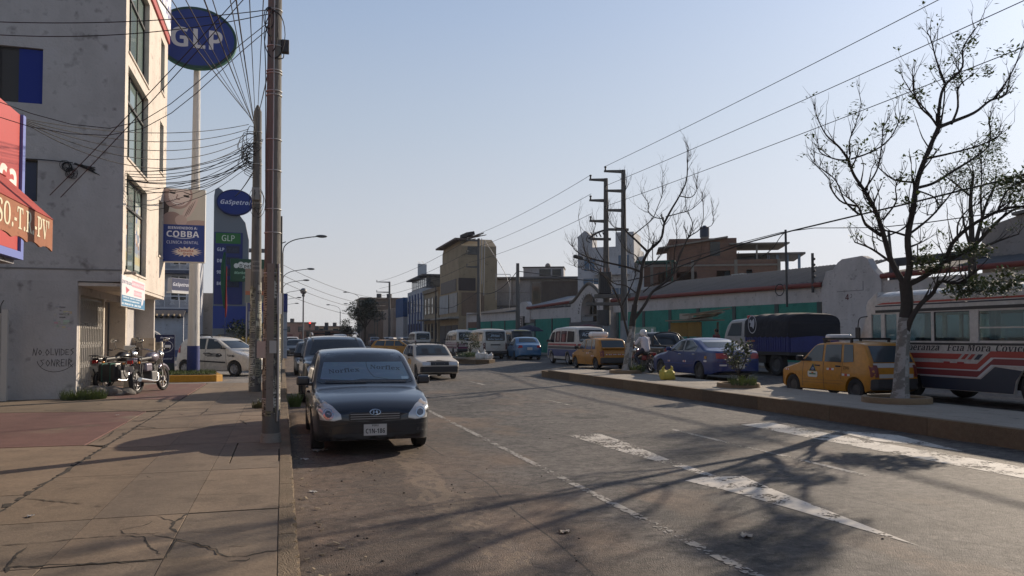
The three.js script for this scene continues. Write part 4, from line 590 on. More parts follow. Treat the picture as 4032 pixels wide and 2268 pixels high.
function car(s) {
  const g = s.shellG ?? shell(s); s.shellG = g;
  const root = new THREE.Group(); root.userData = { label: s.label, category: s.cat ?? 'car' }; if (s.group) root.userData.group = s.group; root.name = numbered(s.name ?? 'car'); scene.add(root);
  const c = new THREE.Group(); // shift so that the middle of the wheelbase is the origin
  const dz = -(s.axles[0] + s.axles[1]) / 2, P = (n, geos, m, parent) => { const ms = [].concat(geos).flat(2).map(q => (q.userData.off ? q : q)); const gg = merge(ms).clone().translate(0, 0, dz); return obj(n, gg, m, parent ?? root); };
  const body = P('body', g, s.paint);
  P('underbody', [box(s.W * .68, .34, s.L - .5, 0, .36, s.L / 2), box(s.W * .9, .05, s.axles[1] - s.axles[0] - 2 * s.ar, 0, s.bot[1][1] + .01, (s.axles[0] + s.axles[1]) / 2)], blackP);
  for (const w of s.wins ?? []) for (const ax of ['R', 'L']) { const p = P('side_window', drape(g, w, ax, .008, .16), s.glass ?? glassDark); if (s.winTrim) P('window_trim', outline(w, .03).map(q => drape(g, q, ax, .01, .3)), s.winTrim, p); }
  if (s.shield) { const p = P('windshield', drape(g, s.shield, 'F', .01, .14), s.shieldM ?? s.glass ?? glassDark); }
  if (s.rear) P('rear_window', drape(g, s.rear, 'B', .01, .14), s.rearM ?? s.glass ?? glassDark);
  for (const [n, p, ax, m, mir, off] of s.patches ?? []) { P(n, drape(g, p, ax, off ?? .007, .1), m); if (mir === 'x') P(n, drape(g, mirrorX(p), ax, off ?? .007, .1), m); if (mir === 's') P(n, drape(g, p, ax === 'R' ? 'L' : 'R', off ?? .007, .1), m); }
  for (const z of s.seams ?? []) for (const ax of ['R', 'L']) P('door_seam', drape(g, [[z[0], z[2]], [z[0] + .012, z[2]], [z[1] + .012, z[3]], [z[1], z[3]]], ax, .004, .12), blackP);
  for (const h of s.handles ?? []) for (const sg of [1, -1]) { const x = s.wy(h[0], h[1]); P('door_handle', rbox(.03, .035, .17, .012, sg * (x + .012), h[1], h[0]), s.handleM ?? blackP); }
  if (s.mirror) for (const sg of [1, -1]) { const [z, y] = s.mirror, x = s.wy(z, y); P('side_mirror', [rbox(.2, .14, .09, .04, sg * (x + .13), y + .05, z), rbox(.1, .05, .06, .015, sg * (x + .02), y, z)], s.mirrorM ?? blackP); }
  if (s.plateF) { const p = P('licence_plate', drape(g, rrect(-.165, .165, s.plateF[1] - .085, s.plateF[1] + .085, .008), 'F', .02, .4), s.plateTexF ? mat(1, 1, 1, .5, { map: s.plateTexF }) : plateBase); }
  if (s.plateB) P('licence_plate', drape(g, rrect(-.165, .165, s.plateB - .085, s.plateB + .085, .008), 'B', .02, .4), s.plateTexB ? mat(1, 1, 1, .5, { map: s.plateTexB }) : plateBase);
  for (const [n, geos, m] of s.extra ?? []) P(n, geos, m);
  const wg = s.wheelG ?? (s.wheelG = wheelGeo(s.wr, s.ww ?? .185, s.alloy)), tr = (s.track ?? s.W - .2) / 2;
  for (const a of s.axles) for (const sg of [1, -1]) { const w = new THREE.Group(); w.name = 'wheel'; w.position.set(sg * tr, s.wr, a + dz); if (sg < 0) w.rotation.y = PI; root.add(w); obj('tyre', wg.tyre, rubber, w); obj('rim', wg.rim, s.rimM ?? rimDark, w); }
  return root;
}
const place = (o, x, z, turn = 0, y = 0) => { o.position.set(x, y, z); o.rotation.y = turn; return o; };
// ---- dark sedan parked in front
const accent = {
  label: 'dark blue sedan parked at the kerb with a lettered sunshade behind its windshield', L: 4.28, W: 1.695, belt: .87, tum: .79, axles: [.82, 3.32], ar: .335, wr: .29, ww: .185, alloy: 0, r: .09, crown: .03, sm: .1,
  top: [[0, .60], [.06, .68], [.16, .735], [.45, .815], [.85, .875], [1.12, .905], [1.2, .93], [1.95, 1.39], [2.15, 1.44], [2.5, 1.47], [2.9, 1.455], [3.15, 1.40], [3.7, 1.06], [3.8, 1.02], [4.15, .98], [4.24, .92], [4.28, .78]],
  bot: [[0, .22], [.3, .18], [3.9, .19], [4.1, .26], [4.28, .34]], plan: [[0, .60], [.03, .69], [.08, .745], [.18, .79], [.4, .83], [.8, .85], [3.6, .85], [4.05, .79], [4.2, .72], [4.28, .58]],
  paint: new THREE.MeshPhysicalMaterial({ color: col(.011, .015, .026), roughness: .3, metalness: .2, clearcoat: .9, clearcoatRoughness: .06, map: rep(dirtT, .35) }), shieldM: new THREE.MeshPhysicalMaterial({ color: col(.012, .015, .022), roughness: .06 }),
  wins: [[[1.62, .92], [2.08, 1.28], [2.42, 1.36], [2.42, .91]], [[2.5, .91], [2.5, 1.365], [2.95, 1.35], [3.3, 1.18], [3.25, .92]]],
  shield: [[-.68, .945], [-.74, .97], [-.62, 1.33], [-.55, 1.39], [.55, 1.39], [.62, 1.33], [.74, .97], [.68, .945]], rear: [[-.56, 1.13], [-.5, 1.38], [.5, 1.38], [.56, 1.13]],
  seams: [[1.45, 1.4, .89, .3], [2.46, 2.46, .9, .3], [3.3, 3.2, .9, .62]], handles: [[2.25, .76], [3.12, .78]], handleM: mat(.02, .024, .034, .4), mirror: [1.5, .92], mirrorM: new THREE.MeshPhysicalMaterial({ color: col(.018, .02, .028), roughness: .3, clearcoat: .5 }), plateB: .72,
};
{
  const dn = (p, d = .11) => p.map(([x, y]) => [x, y - d]), hl = dn([[.46, .625], [.56, .60], [.74, .615], [.805, .69], [.78, .82], [.70, .87], [.58, .80], [.47, .69]]), gr = dn([[-.35, .60], [.35, .60], [.365, .66], [.34, .715], [-.34, .715], [-.365, .66]]), barM = mat(.3, .3, .31, .4, { metalness: .8 });
  accent.patches = [['bumper_intake', [[-.66, .20], [.66, .20], [.72, .27], [.6, .31], [-.6, .31], [-.72, .27]], 'F', blackP, 0, .006], ['headlight', hl, 'F', lampClear, 'x', .012], ['turn_lamp', dn([[.71, .79], [.77, .80], [.67, .858], [.635, .83]]), 'F', new THREE.MeshPhysicalMaterial({ color: col(.42, .36, .30), roughness: .2 }), 'x', .018], ['headlight_bowl', dn(ell(.64, .70, .075, .075, 20)), 'F', chrome, 'x', .017], ['headlight_lens', dn(ell(.64, .70, .045, .045, 16)), 'F', mat(.16, .16, .17, .2, { metalness: .6 }), 'x', .021], ['grille', gr, 'F', blackP, 0, .006],
    ...[.515, .545, .578].map(y => ['grille_bar', [[-.34, y - .006], [.34, y - .006], [.34, y + .006], [-.34, y + .006]], 'F', barM, 0, .018]),
    ['bumper_line', [[-.8, .425], [.8, .425], [.8, .433], [-.8, .433]], 'F', blackP, 0, .004], ['bonnet_line', [[.36, .625], [.49, .605], [.49, .612], [.36, .632]], 'F', blackP, 'x', .004], ['fog_grille', rrect(.58, .76, .33, .38, .015), 'F', blackP, 'x', .005], ['emblem_ring', ell(0, .605, .078, .042, 28), 'F', chrome, 0, .022], ['emblem_field', ell(0, .605, .064, .032, 24), 'F', blackP, 0, .026],
    ['emblem_letter', dn([[-.035, .688], [-.02, .688], [-.008, .706], [.012, .712], [.02, .69], [.036, .69], [.028, .732], [.012, .732], [.016, .718], [-.008, .712], [-.014, .732], [-.028, .732]], .105), 'F', chrome, 0, .03], ['tail_lamp', [[.5, .78], [.72, .76], [.76, .92], [.6, .95], [.5, .92]], 'B', lampRed, 'x'], ['side_moulding', [[1.3, .52], [3.4, .54], [3.4, .57], [1.3, .55]], 'R', blackP, 's'], ['wiper', [[-.62, .955], [.1, .965], [.1, .977], [-.62, .97]], 'F', blackP, 0, .036], ['wiper', [[0, .955], [.62, .96], [.62, .972], [0, .97]], 'F', blackP, 0, .038]];
  accent.plateF = [0, .36]; accent.plateTexF = plateTex('C1N-186');
  const A = car(accent);
  // folded silver sunshade behind the glass, then the clear pane over it
  const st = canvasTex(1024, 300, (x, w, h) => { x.fillStyle = '#64798a'; x.fillRect(0, 0, w, h); const r = rng(6); for (let i = 0; i < 60; i++) { x.fillStyle = `rgba(${90 + r() * 70 | 0},${115 + r() * 60 | 0},${130 + r() * 50 | 0},.14)`; x.beginPath(); x.ellipse(r() * w, r() * h, 20 + r() * 130, 6 + r() * 24, (r() - .5) * .6, 0, 7); x.fill(); } x.font = 'bold 92px serif'; x.fillStyle = '#1c242c'; x.save(); x.translate(w * .27, h * .52); x.rotate(-.09); x.textAlign = 'center'; x.fillText('Norflex', 0, 20); x.restore(); x.save(); x.translate(w * .74, h * .36); x.rotate(.1); x.textAlign = 'center'; x.fillText('Norflex', 0, 24); x.restore(); x.strokeStyle = '#33404a'; x.lineWidth = 9; x.beginPath(); x.moveTo(w * .53, 0); x.quadraticCurveTo(w * .52, h * .5, w * .6, h * .85); x.lineTo(w * .78, h); x.stroke(); });
  const up = g => merge(g).clone().translate(0, 0, -(accent.axles[0] + accent.axles[1]) / 2);
  obj('sunshade', up(drape(accent.shellG, [[-.66, .985], [-.69, 1.01], [-.62, 1.25], [.62, 1.25], [.69, 1.01], [.66, 1.0], [.2, .985], [.05, 1.0]], 'F', .018, .12)), mat(1, 1, 1, .35, { map: st, metalness: .25 }), A);
  obj('window_sticker', up(drape(accent.shellG, [[-.67, .99], [-.56, .99], [-.56, 1.03], [-.67, 1.03]], 'F', .022, .3)), mat(.3, .42, .5, .5), A);
  obj('windshield_pane', up(drape(accent.shellG, accent.shield, 'F', .03, .14)), glassClear, A);
  place(A, 1.25, -12.95, PI);
}
// ---- dark sport utility behind it
const suvS = {
  label: 'dark sport utility vehicle with roof rails parked behind the dark blue sedan', L: 4.45, W: 1.82, belt: 1.08, tum: .76, axles: [.86, 3.46], ar: .41, wr: .355, ww: .22, alloy: 5, rimM: rimSilver, r: .09, crown: .03,
  top: [[0, .86], [.08, .98], [.3, 1.06], [1.1, 1.13], [1.25, 1.17], [1.95, 1.6], [2.2, 1.66], [3.2, 1.69], [4.0, 1.64], [4.3, 1.3], [4.42, 1.1], [4.45, .9]], bot: [[0, .3], [.3, .25], [4.1, .25], [4.45, .36]], plan: [[0, .62], [.04, .74], [.15, .83], [.5, .9], [4.0, .91], [4.3, .86], [4.45, .74]],
  paint: new THREE.MeshPhysicalMaterial({ color: col(.012, .017, .026), roughness: .3, metalness: .3, clearcoat: .9, clearcoatRoughness: .07, map: rep(dirtT, .35) }),
  wins: [[[1.7, 1.12], [2.1, 1.5], [2.5, 1.56], [2.5, 1.12]], [[2.58, 1.12], [2.58, 1.56], [3.3, 1.57], [3.35, 1.12]], [[3.45, 1.13], [3.42, 1.56], [3.95, 1.5], [4.08, 1.15]]], shield: [[-.7, 1.2], [-.56, 1.58], [.56, 1.58], [.7, 1.2]], rear: [[-.6, 1.2], [-.54, 1.55], [.54, 1.55], [.6, 1.2]],
  patches: [['grille', rrect(-.4, .4, .68, .84, .03), 'F', blackP], ['headlight', [[.48, .7], [.74, .72], [.8, .9], [.66, .97], [.5, .88]], 'F', lampClear, 'x', .012], ['bumper_intake', rrect(-.55, .55, .36, .52, .04), 'F', blackP], ['fog_lamp', ell(.62, .46, .06, .06, 16), 'F', lampClear, 'x'], ['emblem', ell(0, .77, .07, .05, 16), 'F', chrome, 0, .014], ['tail_lamp', [[.66, .9], [.82, .9], [.78, 1.3], [.68, 1.3]], 'B', lampRed, 'x']],
  seams: [[1.5, 1.45, 1.1, .4], [2.54, 2.54, 1.1, .4]], handles: [[2.3, 1.0], [3.2, 1.0]], mirror: [1.65, 1.13], plateF: [0, .56],
  extra: [['roof_rail', tube([[.6, 1.69, 2.0], [.6, 1.745, 2.2], [.6, 1.76, 3], [.6, 1.73, 3.8], [.6, 1.67, 4]], .022), steel], ['roof_rail', tube([[-.6, 1.69, 2.0], [-.6, 1.745, 2.2], [-.6, 1.76, 3], [-.6, 1.73, 3.8], [-.6, 1.67, 4]], .022), steel], ['cross_bar', tube([[-.6, 1.75, 2.5], [.6, 1.75, 2.5]], .02), blackP], ['cross_bar', tube([[-.6, 1.75, 3.3], [.6, 1.75, 3.3]], .02), blackP]],
};
const suv = place(car(suvS), 1.37, -21.6, PI);
// ---- more vehicles
const RY = .2;    // level of the far carriageway
const yellow = () => paint(.56, .25, .012, { roughness: .45, clearcoat: .35 });
const stickM = mat(.62, .6, .58, .5);
const reflT = canvasTex(96, 24, (x, w, h) => { x.fillStyle = '#c8c8c4'; x.fillRect(0, 0, w, h); x.fillStyle = '#b03030'; x.fillRect(w * .33, 0, w * .34, h); }), reflM = mat(1, 1, 1, .4, { map: reflT });
// boxy old white car
const hatchS = {
  label: 'battered white compact car with peeling bonnet driving past the median', L: 4.0, W: 1.62, belt: .86, tum: .8, axles: [.74, 3.12], ar: .32, wr: .28, ww: .165, r: .05, crown: .025, sm: .05, W2: 1,
  top: [[0, .62], [.04, .70], [.12, .735], [1.05, .86], [1.12, .89], [1.75, 1.33], [1.95, 1.37], [2.9, 1.38], [3.2, 1.34], [3.75, .95], [3.95, .9], [4, .75]], bot: [[0, .28], [.3, .22], [3.7, .22], [4, .32]], plan: [[0, .70], [.04, .76], [.2, .79], [.6, .81], [3.5, .81], [3.9, .77], [4, .68]],
  paint: paint(.62, .59, .55, { clearcoat: .2, roughness: .5 }), glass: glassMid,
  wins: [[[1.42, .9], [1.85, 1.28], [2.2, 1.3], [2.2, .9]], [[2.28, .9], [2.28, 1.3], [2.85, 1.3], [3.0, .92]], [[3.06, .93], [2.95, 1.27], [3.1, 1.25], [3.4, .96]]], shield: [[-.68, .92], [-.58, 1.32], [.58, 1.32], [.68, .92]], rear: [[-.6, 1.0], [-.54, 1.3], [.54, 1.3], [.6, 1.0]],
  patches: [['grille', rrect(-.36, .36, .56, .69, .01), 'F', blackP], ['headlight', rrect(.38, .68, .56, .69, .02), 'F', lampClear, 'x', .012], ['bumper', [[-.8, .3], [.8, .3], [.8, .52], [-.8, .52]], 'F', mat(.03, .03, .032, .7), 0, .03], ['peeling_paint', [[-.55, .7], [.5, .7], [.52, .72], [.2, .745], [.05, .735], [-.1, .75], [-.3, .725], [-.5, .735]], 'F', mat(.03, .028, .026, .9), 0, .004], ['peeling_paint', [[-.15, .1], [.12, .08], [.1, .22], [0, .26], [-.1, .2]], 'T', mat(.03, .028, .026, .9), 0, .004], ['tail_lamp', rrect(.5, .74, .66, .82, .02), 'B', lampRed, 'x'], ['dashboard_dark', [[-.6, .93], [.6, .93], [.56, 1.0], [-.57, 1.0]], 'F', blackP, 0, .012], ['seat_back', rrect(-.42, -.14, 1.0, 1.2, .06), 'F', blackP, 'x', .012], ['rust_patch', [[1.6, .55], [2.2, .6], [2.3, .75], [1.9, .8], [1.55, .72]], 'R', mat(.5, .3, .12, .7), 's', .004]],
  seams: [[1.35, 1.3, .86, .3], [2.24, 2.24, .88, .3]], handles: [[2.1, .78], [2.95, .78]], mirror: [1.38, .9], plateF: [0, .41],
  extra: [['roof_rack', [tube([[-.55, 1.42, 1.9], [.55, 1.42, 1.9]], .02), tube([[-.55, 1.42, 2.7], [.55, 1.42, 2.7]], .02), tube([[-.55, 1.42, 1.9], [-.55, 1.42, 2.7]], .02), tube([[.55, 1.42, 1.9], [.55, 1.42, 2.7]], .02), ...[[-.55, 1.9], [.55, 1.9], [-.55, 2.7], [.55, 2.7]].map(([x, z]) => box(.04, .08, .04, x, 1.37, z))], blackP]],
};
hatchS.plateTexF = plateTex('T1O-472'); place(car(hatchS), 5.75, -31.2, PI + .04);
// yellow mini taxis
const ticoS = {
  name: 'taxi', label: 'yellow mini hatchback taxi with a crest sticker and roof rack beside the painted tree trunk', cat: 'taxi', L: 3.4, W: 1.42, belt: .86, tum: .84, axles: [.55, 2.85], ar: .31, wr: .265, ww: .15, r: .05, crown: .03, sm: .06, archH: .95,
  top: [[0, .60], [.05, .68], [.18, .73], [.75, .87], [.84, .9], [1.38, 1.34], [1.55, 1.385], [2.3, 1.41], [2.95, 1.39], [3.1, 1.34], [3.33, .92], [3.38, .84], [3.4, .7]], bot: [[0, .26], [.3, .2], [3.1, .2], [3.4, .3]], plan: [[0, .55], [.04, .62], [.2, .68], [.5, .7], [3.0, .71], [3.3, .68], [3.4, .6]],
  paint: yellow(), glass: glassMid,
  wins: [[[1.02, .9], [1.42, 1.3], [1.72, 1.32], [1.72, .9]], [[1.8, .9], [1.8, 1.32], [2.36, 1.33], [2.4, .9]], [[2.48, .9], [2.44, 1.33], [2.74, 1.32], [2.82, .92]]], shield: [[-.58, .93], [-.52, 1.33], [.52, 1.33], [.58, .93]], rear: [[-.56, .92], [-.52, 1.3], [.52, 1.3], [.56, .92]],
  patches: [['tail_lamp', rrect(.5, .66, .58, .86, .02), 'B', mat(.16, .03, .03, .4), 'x', .012], ['bumper', rrect(-.66, .66, .28, .54, .04), 'B', darkP, 0, .03], ['headlight', rrect(.34, .58, .52, .64, .03), 'F', lampClear, 'x'], ['grille', rrect(-.3, .3, .48, .56, .01), 'F', blackP], ['front_bumper', rrect(-.6, .6, .26, .45, .04), 'F', darkP, 0, .03], ['white_panel', [[-.6, .8], [.6, .8], [.58, .9], [-.58, .9]], 'B', mat(.5, .48, .45, .7), 0, .008], ['white_panel', [[-.48, .56], [.48, .56], [.48, .65], [-.48, .65]], 'B', mat(.5, .48, .45, .7), 0, .008], ['reflector', rrect(1.9, 2.16, .7, .75, .005), 'L', reflM], ['reflector', rrect(2.45, 2.72, .58, .63, .005), 'L', reflM], ['reflector', rrect(.28, .42, .64, .68, .005), 'L', reflM], ['side_strip', [[.95, .36], [2.5, .38], [2.5, .385], [.95, .365]], 'L', darkP], ['side_strip', [[.95, .43], [2.5, .45], [2.5, .455], [.95, .435]], 'L', darkP]],
  seams: [[1.0, .95, .87, .26], [1.76, 1.78, .9, .22], [2.44, 2.4, .9, .5]], handles: [[1.55, .8], [2.3, .8]], mirror: [1.0, .92], plateB: .42,
  extra: [['roof_rack', [...[1.65, 2.0, 2.35, 2.6].map(z => box(1.15, .035, .06, 0, 1.47, z)), box(.04, .035, 1.05, -.55, 1.45, 2.12), box(.04, .035, 1.05, .55, 1.45, 2.12), ...[1.65, 2.6].flatMap(z => [box(.05, .1, .05, -.54, 1.40, z), box(.05, .1, .05, .54, 1.40, z)])], blackP], ['roof_light', [rbox(.7, .15, .2, .06, 0, 1.5, 1.5)], mat(.7, .68, .66, .4)]],
};
{
  const crest = canvasTex(128, 128, (x, w, h) => { x.clearRect(0, 0, w, h); x.fillStyle = '#cfcfc6'; x.beginPath(); x.roundRect ? x.roundRect(4, 66, 120, 56, 18) : x.rect(4, 66, 120, 56); x.fill(); x.fillStyle = '#1d2f4e'; x.beginPath(); x.moveTo(64, 2); x.lineTo(112, 72); x.lineTo(16, 72); x.fill(); x.fillStyle = '#c9b23a'; x.lineWidth = 4; x.strokeStyle = '#c9b23a'; x.beginPath(); x.moveTo(64, 2); x.lineTo(112, 72); x.lineTo(16, 72); x.closePath(); x.stroke(); x.fillStyle = '#3d7a5c'; x.fillRect(24, 88, 80, 12); x.fillStyle = '#c26a2a'; x.fillRect(50, 78, 28, 12); T(x, '23', 64, 48, 26, '#b8c6de'); });
  ticoS.patches.push(['crest_sticker', [[1.18, .48], [1.58, .48], [1.58, .86], [1.18, .86]], 'L', mat(1, 1, 1, .5, { map: crest, transparent: true }), 0, .009]);
  const num = canvasTex(128, 64, (x, w, h) => { x.clearRect(0, 0, w, h); x.font = 'bold 44px sans-serif'; x.fillStyle = '#6d4a12'; x.fillText('Z3G', 10, 48); }); ticoS.patches.push(['number_print', [[2.45, .7], [2.78, .7], [2.78, .84], [2.45, .84]], 'L', mat(1, 1, 1, .6, { map: num, transparent: true }), 0, .006]);
  ticoS.plateTexB = plateTex('D4G-087', ''); place(car(ticoS), 14.24, -17.0, 0, .07).scale.setScalar(1.05);
  const t2 = { ...ticoS, label: 'yellow mini hatchback taxi with a white roof lamp in the median gap', patches: ticoS.patches.filter(p => !['crest_sticker', 'white_panel'].includes(p[0])), extra: [['roof_light', [rbox(.85, .26, .5, .11, 0, 1.56, 1.7), box(.6, .06, .4, 0, 1.42, 1.7)], mat(.72, .7, .68, .4)], ['spoiler', rbox(1.1, .05, .16, .02, 0, .96, 3.38), yellow()]] };
  t2.patches = [...t2.patches, ...[-.42, -.2, .02, .24].map(x => ['reflector', rrect(x, x + .2, .66, .7, .004), 'B', reflM, 0, .012])]; t2.paint = paint(.46, .20, .01, { roughness: .5, clearcoat: .3 });
  place(car(t2), 14.05, -33.1, .03, RY);
}
// blue sedan beside the median
const blueS = {
  label: 'deep blue sedan with red tail lamps stopped beside the median shrub', L: 4.75, W: 1.82, belt: .92, tum: .76, axles: [.9, 3.65], ar: .345, wr: .305, ww: .19, r: .09, crown: .035, sm: .1,
  top: [[0, .62], [.06, .72], [.25, .8], [1.2, .95], [1.35, 1.0], [2.1, 1.38], [2.35, 1.43], [2.8, 1.44], [3.2, 1.38], [3.9, 1.08], [4.1, 1.05], [4.6, 1.03], [4.72, .96], [4.75, .8]], bot: [[0, .25], [.3, .2], [4.3, .2], [4.75, .33]], plan: [[0, .6], [.05, .74], [.2, .83], [.6, .9], [4.1, .91], [4.5, .86], [4.7, .76], [4.75, .64]],
  paint: paint(.004, .022, .13, { map: null }), glass: glassMid,
  wins: [[[1.72, .98], [2.2, 1.3], [2.55, 1.34], [2.55, .98]], [[2.63, .98], [2.63, 1.34], [3.0, 1.33], [3.45, 1.12], [3.4, .99]]], winTrim: mat(.3, .3, .31, .4, { metalness: .7 }), shield: [[-.7, 1.02], [-.56, 1.37], [.56, 1.37], [.7, 1.02]], rear: [[-.62, 1.1], [-.56, 1.35], [.56, 1.35], [.62, 1.1]],
  patches: [['tail_lamp', [[.4, .74], [.8, .74], [.8, .92], [.5, .92], [.4, .86]], 'B', mat(.30, .03, .03, .3), 'x', .012], ['boot_trim', rrect(-.4, .4, .76, .84, .02), 'B', mat(.05, .05, .06, .4)], ['bumper_line', [[-.86, .62], [.86, .62], [.86, .632], [-.86, .632]], 'B', blackP, 0, .005], ['side_moulding', [[1.0, .5], [3.3, .52], [3.3, .56], [1.0, .54]], 'L', mat(.014, .042, .2, .4), 's', .014], ['reflector', rrect(1.5, 1.66, .56, .62, .004), 'L', reflM], ['reflector', rrect(2.6, 2.82, .58, .64, .004), 'L', reflM], ['reflector', rrect(4.0, 4.18, .62, .68, .004), 'L', stickM], ['yellow_sticker', rrect(4.02, 4.16, .72, .82, .02), 'L', mat(.4, .2, .03, .6)], ['reflector', rrect(-.74, -.5, .5, .55, .004), 'B', stickM, 0, .012], ['headlight', [[.5, .55], [.78, .58], [.8, .7], [.6, .7]], 'F', lampClear, 'x'], ['banner_strip', [[-.57, 1.28], [.57, 1.28], [.56, 1.35], [-.56, 1.35]], 'B', mat(.42, .48, .55, .5), 0, .014]],
  seams: [[1.55, 1.5, .94, .3], [2.59, 2.59, .96, .28], [3.5, 3.35, .96, .6]], handles: [[2.35, .85], [3.3, .86]], handleM: chrome, mirror: [1.7, .98], mirrorM: paint(.004, .022, .13, { map: null }), plateB: .5,
};
place(car(blueS), 14.42, -24.6, 0, RY);
// other sedans: one shape, several paints
const sedanS = { ...accent, shellG: accent.shellG, plateTexF: null, shieldM: glassDark, patches: [['headlight', [[.5, .50], [.74, .52], [.78, .66], [.6, .68]], 'F', lampClear, 'x', .012], ['grille', rrect(-.35, .35, .47, .58, .02), 'F', blackP], ['tail_lamp', [[.46, .78], [.72, .76], [.76, .92], [.6, .95], [.46, .92]], 'B', lampRed, 'x', .012], ['lower_grille', rrect(-.5, .5, .24, .32, .02), 'F', blackP]], seams: [], handles: [] };
const sedan = (label, p, x, z, turn, y = 0, o = {}) => place(car({ ...sedanS, label, paint: p, ...o }), x, z, turn, y);
sedan('light blue sedan with red tail lamps in the queue behind the striped van', paint(.05, .17, .36), 15.15, -48.2, -.12, RY, { handles: [[2.25, .76], [3.12, .78]], glass: glassMid, shieldM: glassMid });
sedan('black sedan with a white plate parked far along the left kerb', paint(.012, .013, .016), 1.1, -71, PI);
sedan('small dark sedan parked between the sport utility and the far black sedan', paint(.03, .035, .04), 1.35, -36, PI);
{
  const s = { ...suvS, label: 'white pickup style vehicle parked at the far end of the left kerb', paint: paint(.5, .5, .5), extra: [], alloy: 0, wheelG: null }; place(car(s), 1.0, -92, PI);
}
const G2 = 'cars queuing far down the avenue';
[[7.2, -86, PI, .05, .05, .055], [8.8, -98, PI, .45, .44, .43], [13.9, -92, 0, .12, .13, .14], [6.4, -112, PI, .3, .06, .05], [9.1, -122, PI, .06, .1, .2], [4.4, -104, PI, .4, .4, .4], [14.2, -108, 0, .3, .3, .31], [4.2, -132, PI, .07, .07, .07], [7.8, -140, PI, .5, .5, .48], [14.0, -124, 0, .04, .05, .08], [1.0, -112, PI, .3, .3, .32], [1.0, -128, PI, .05, .05, .06]].forEach(([x, z, t, r, g, b]) => sedan(`distant ${r > .35 ? 'white' : r > .2 && g < .1 ? 'red' : r > .2 ? 'silver' : b > .15 ? 'blue' : 'black'} car in the dense queue far down the avenue`, paint(r, g, b), x, z, t, x > 13 ? RY : 0, { group: G2 }));
// yellow station wagon
const wagonS = {
  name: 'taxi', label: 'yellow station wagon taxi with roof bars turning behind the battered white car', cat: 'taxi', L: 4.5, W: 1.72, belt: .93, tum: .82, axles: [.85, 3.4], ar: .335, wr: .3, r: .06, crown: .03, sm: .06, top: [[0, .64], [.06, .74], [.2, .79], [1.15, .93], [1.25, .97], [1.95, 1.38], [2.15, 1.42], [3.9, 1.44], [4.1, 1.4], [4.42, .98], [4.47, .9], [4.5, .7]], bot: [[0, .27], [.3, .22], [4.2, .22], [4.5, .32]], plan: [[0, .62], [.05, .74], [.25, .82], [.7, .86], [4.1, .86], [4.4, .82], [4.5, .72]],
  paint: yellow(), glass: glassMid, wins: [[[1.62, .97], [2.05, 1.34], [2.4, 1.36], [2.4, .97]], [[2.48, .97], [2.48, 1.36], [3.15, 1.37], [3.2, .97]], [[3.28, .97], [3.25, 1.37], [3.9, 1.35], [4.1, 1.0]]], shield: [[-.66, 1.0], [-.56, 1.36], [.56, 1.36], [.66, 1.0]], rear: [[-.6, 1.0], [-.54, 1.36], [.54, 1.36], [.6, 1.0]],
  patches: [['tail_lamp', rrect(.6, .78, .6, .9, .02), 'B', lampRed, 'x'], ['headlight', rrect(.4, .74, .56, .7, .03), 'F', lampClear, 'x'], ['grille', rrect(-.36, .36, .56, .68, .01), 'F', blackP], ['reflector', rrect(1.2, 1.45, .55, .61, .004), 'R', reflM, 's'], ['bumper', rrect(-.78, .78, .28, .48, .03), 'F', darkP, 0, .025]], seams: [[1.55, 1.5, .94, .3], [2.44, 2.44, .95, .28], [3.24, 3.22, .95, .4]], handles: [[2.25, .85], [3.05, .85]], mirror: [1.6, .97],
  extra: [['roof_bar', tube([[.6, 1.5, 2.1], [.6, 1.5, 3.9]], .02), blackP], ['roof_bar', tube([[-.6, 1.5, 2.1], [-.6, 1.5, 3.9]], .02), blackP], ['roof_box', rbox(.7, .12, .4, .04, 0, 1.54, 2.9), mat(.5, .5, .5, .5)], ['roof_box', rbox(.6, .12, .3, .04, 0, 1.54, 2.3), mat(.5, .5, .5, .5)], ['bar_foot', [[.6, 2.2], [.6, 3.8], [-.6, 2.2], [-.6, 3.8]].map(([x, z]) => box(.05, .1, .06, x, 1.45, z)), blackP]],
};
place(car(wagonS), 9.0, -60.5, R(-120));
// ---- vans
const vanBase = {
  name: 'minivan', cat: 'van', L: 4.7, W: 1.72, belt: 1.1, tum: .86, axles: [.95, 3.45], ar: .37, wr: .325, ww: .19, r: .09, crown: .04, sm: .06, top: [[0, .98], [.05, 1.05], [.18, 1.12], [.7, 1.72], [.95, 1.88], [1.3, 1.97], [2.6, 2.03], [4.2, 2.0], [4.5, 1.94], [4.62, 1.7], [4.7, 1.1], [4.7, .9]], bot: [[0, .33], [.4, .28], [4.3, .28], [4.7, .36]], plan: [[0, .68], [.05, .77], [.2, .83], [.5, .86], [4.4, .86], [4.62, .83], [4.7, .78]],
  wins: [[[.55, 1.18], [.92, 1.68], [1.35, 1.75], [1.35, 1.15]], [[1.5, 1.18], [1.5, 1.75], [2.25, 1.77], [2.25, 1.18]], [[2.36, 1.18], [2.36, 1.77], [3.2, 1.77], [3.2, 1.18]], [[3.32, 1.18], [3.32, 1.77], [4.3, 1.74], [4.36, 1.2]]],
  shield: [[-.7, 1.2], [-.6, 1.74], [.6, 1.74], [.7, 1.2]], rear: rrect(-.66, .66, 1.2, 1.82, .08), seams: [[1.42, 1.42, 1.75, .4], [4.4, 4.4, 1.8, .45]], handles: [[1.3, 1.02], [2.3, 1.02]], mirror: [.7, 1.2], plateB: .8,
};
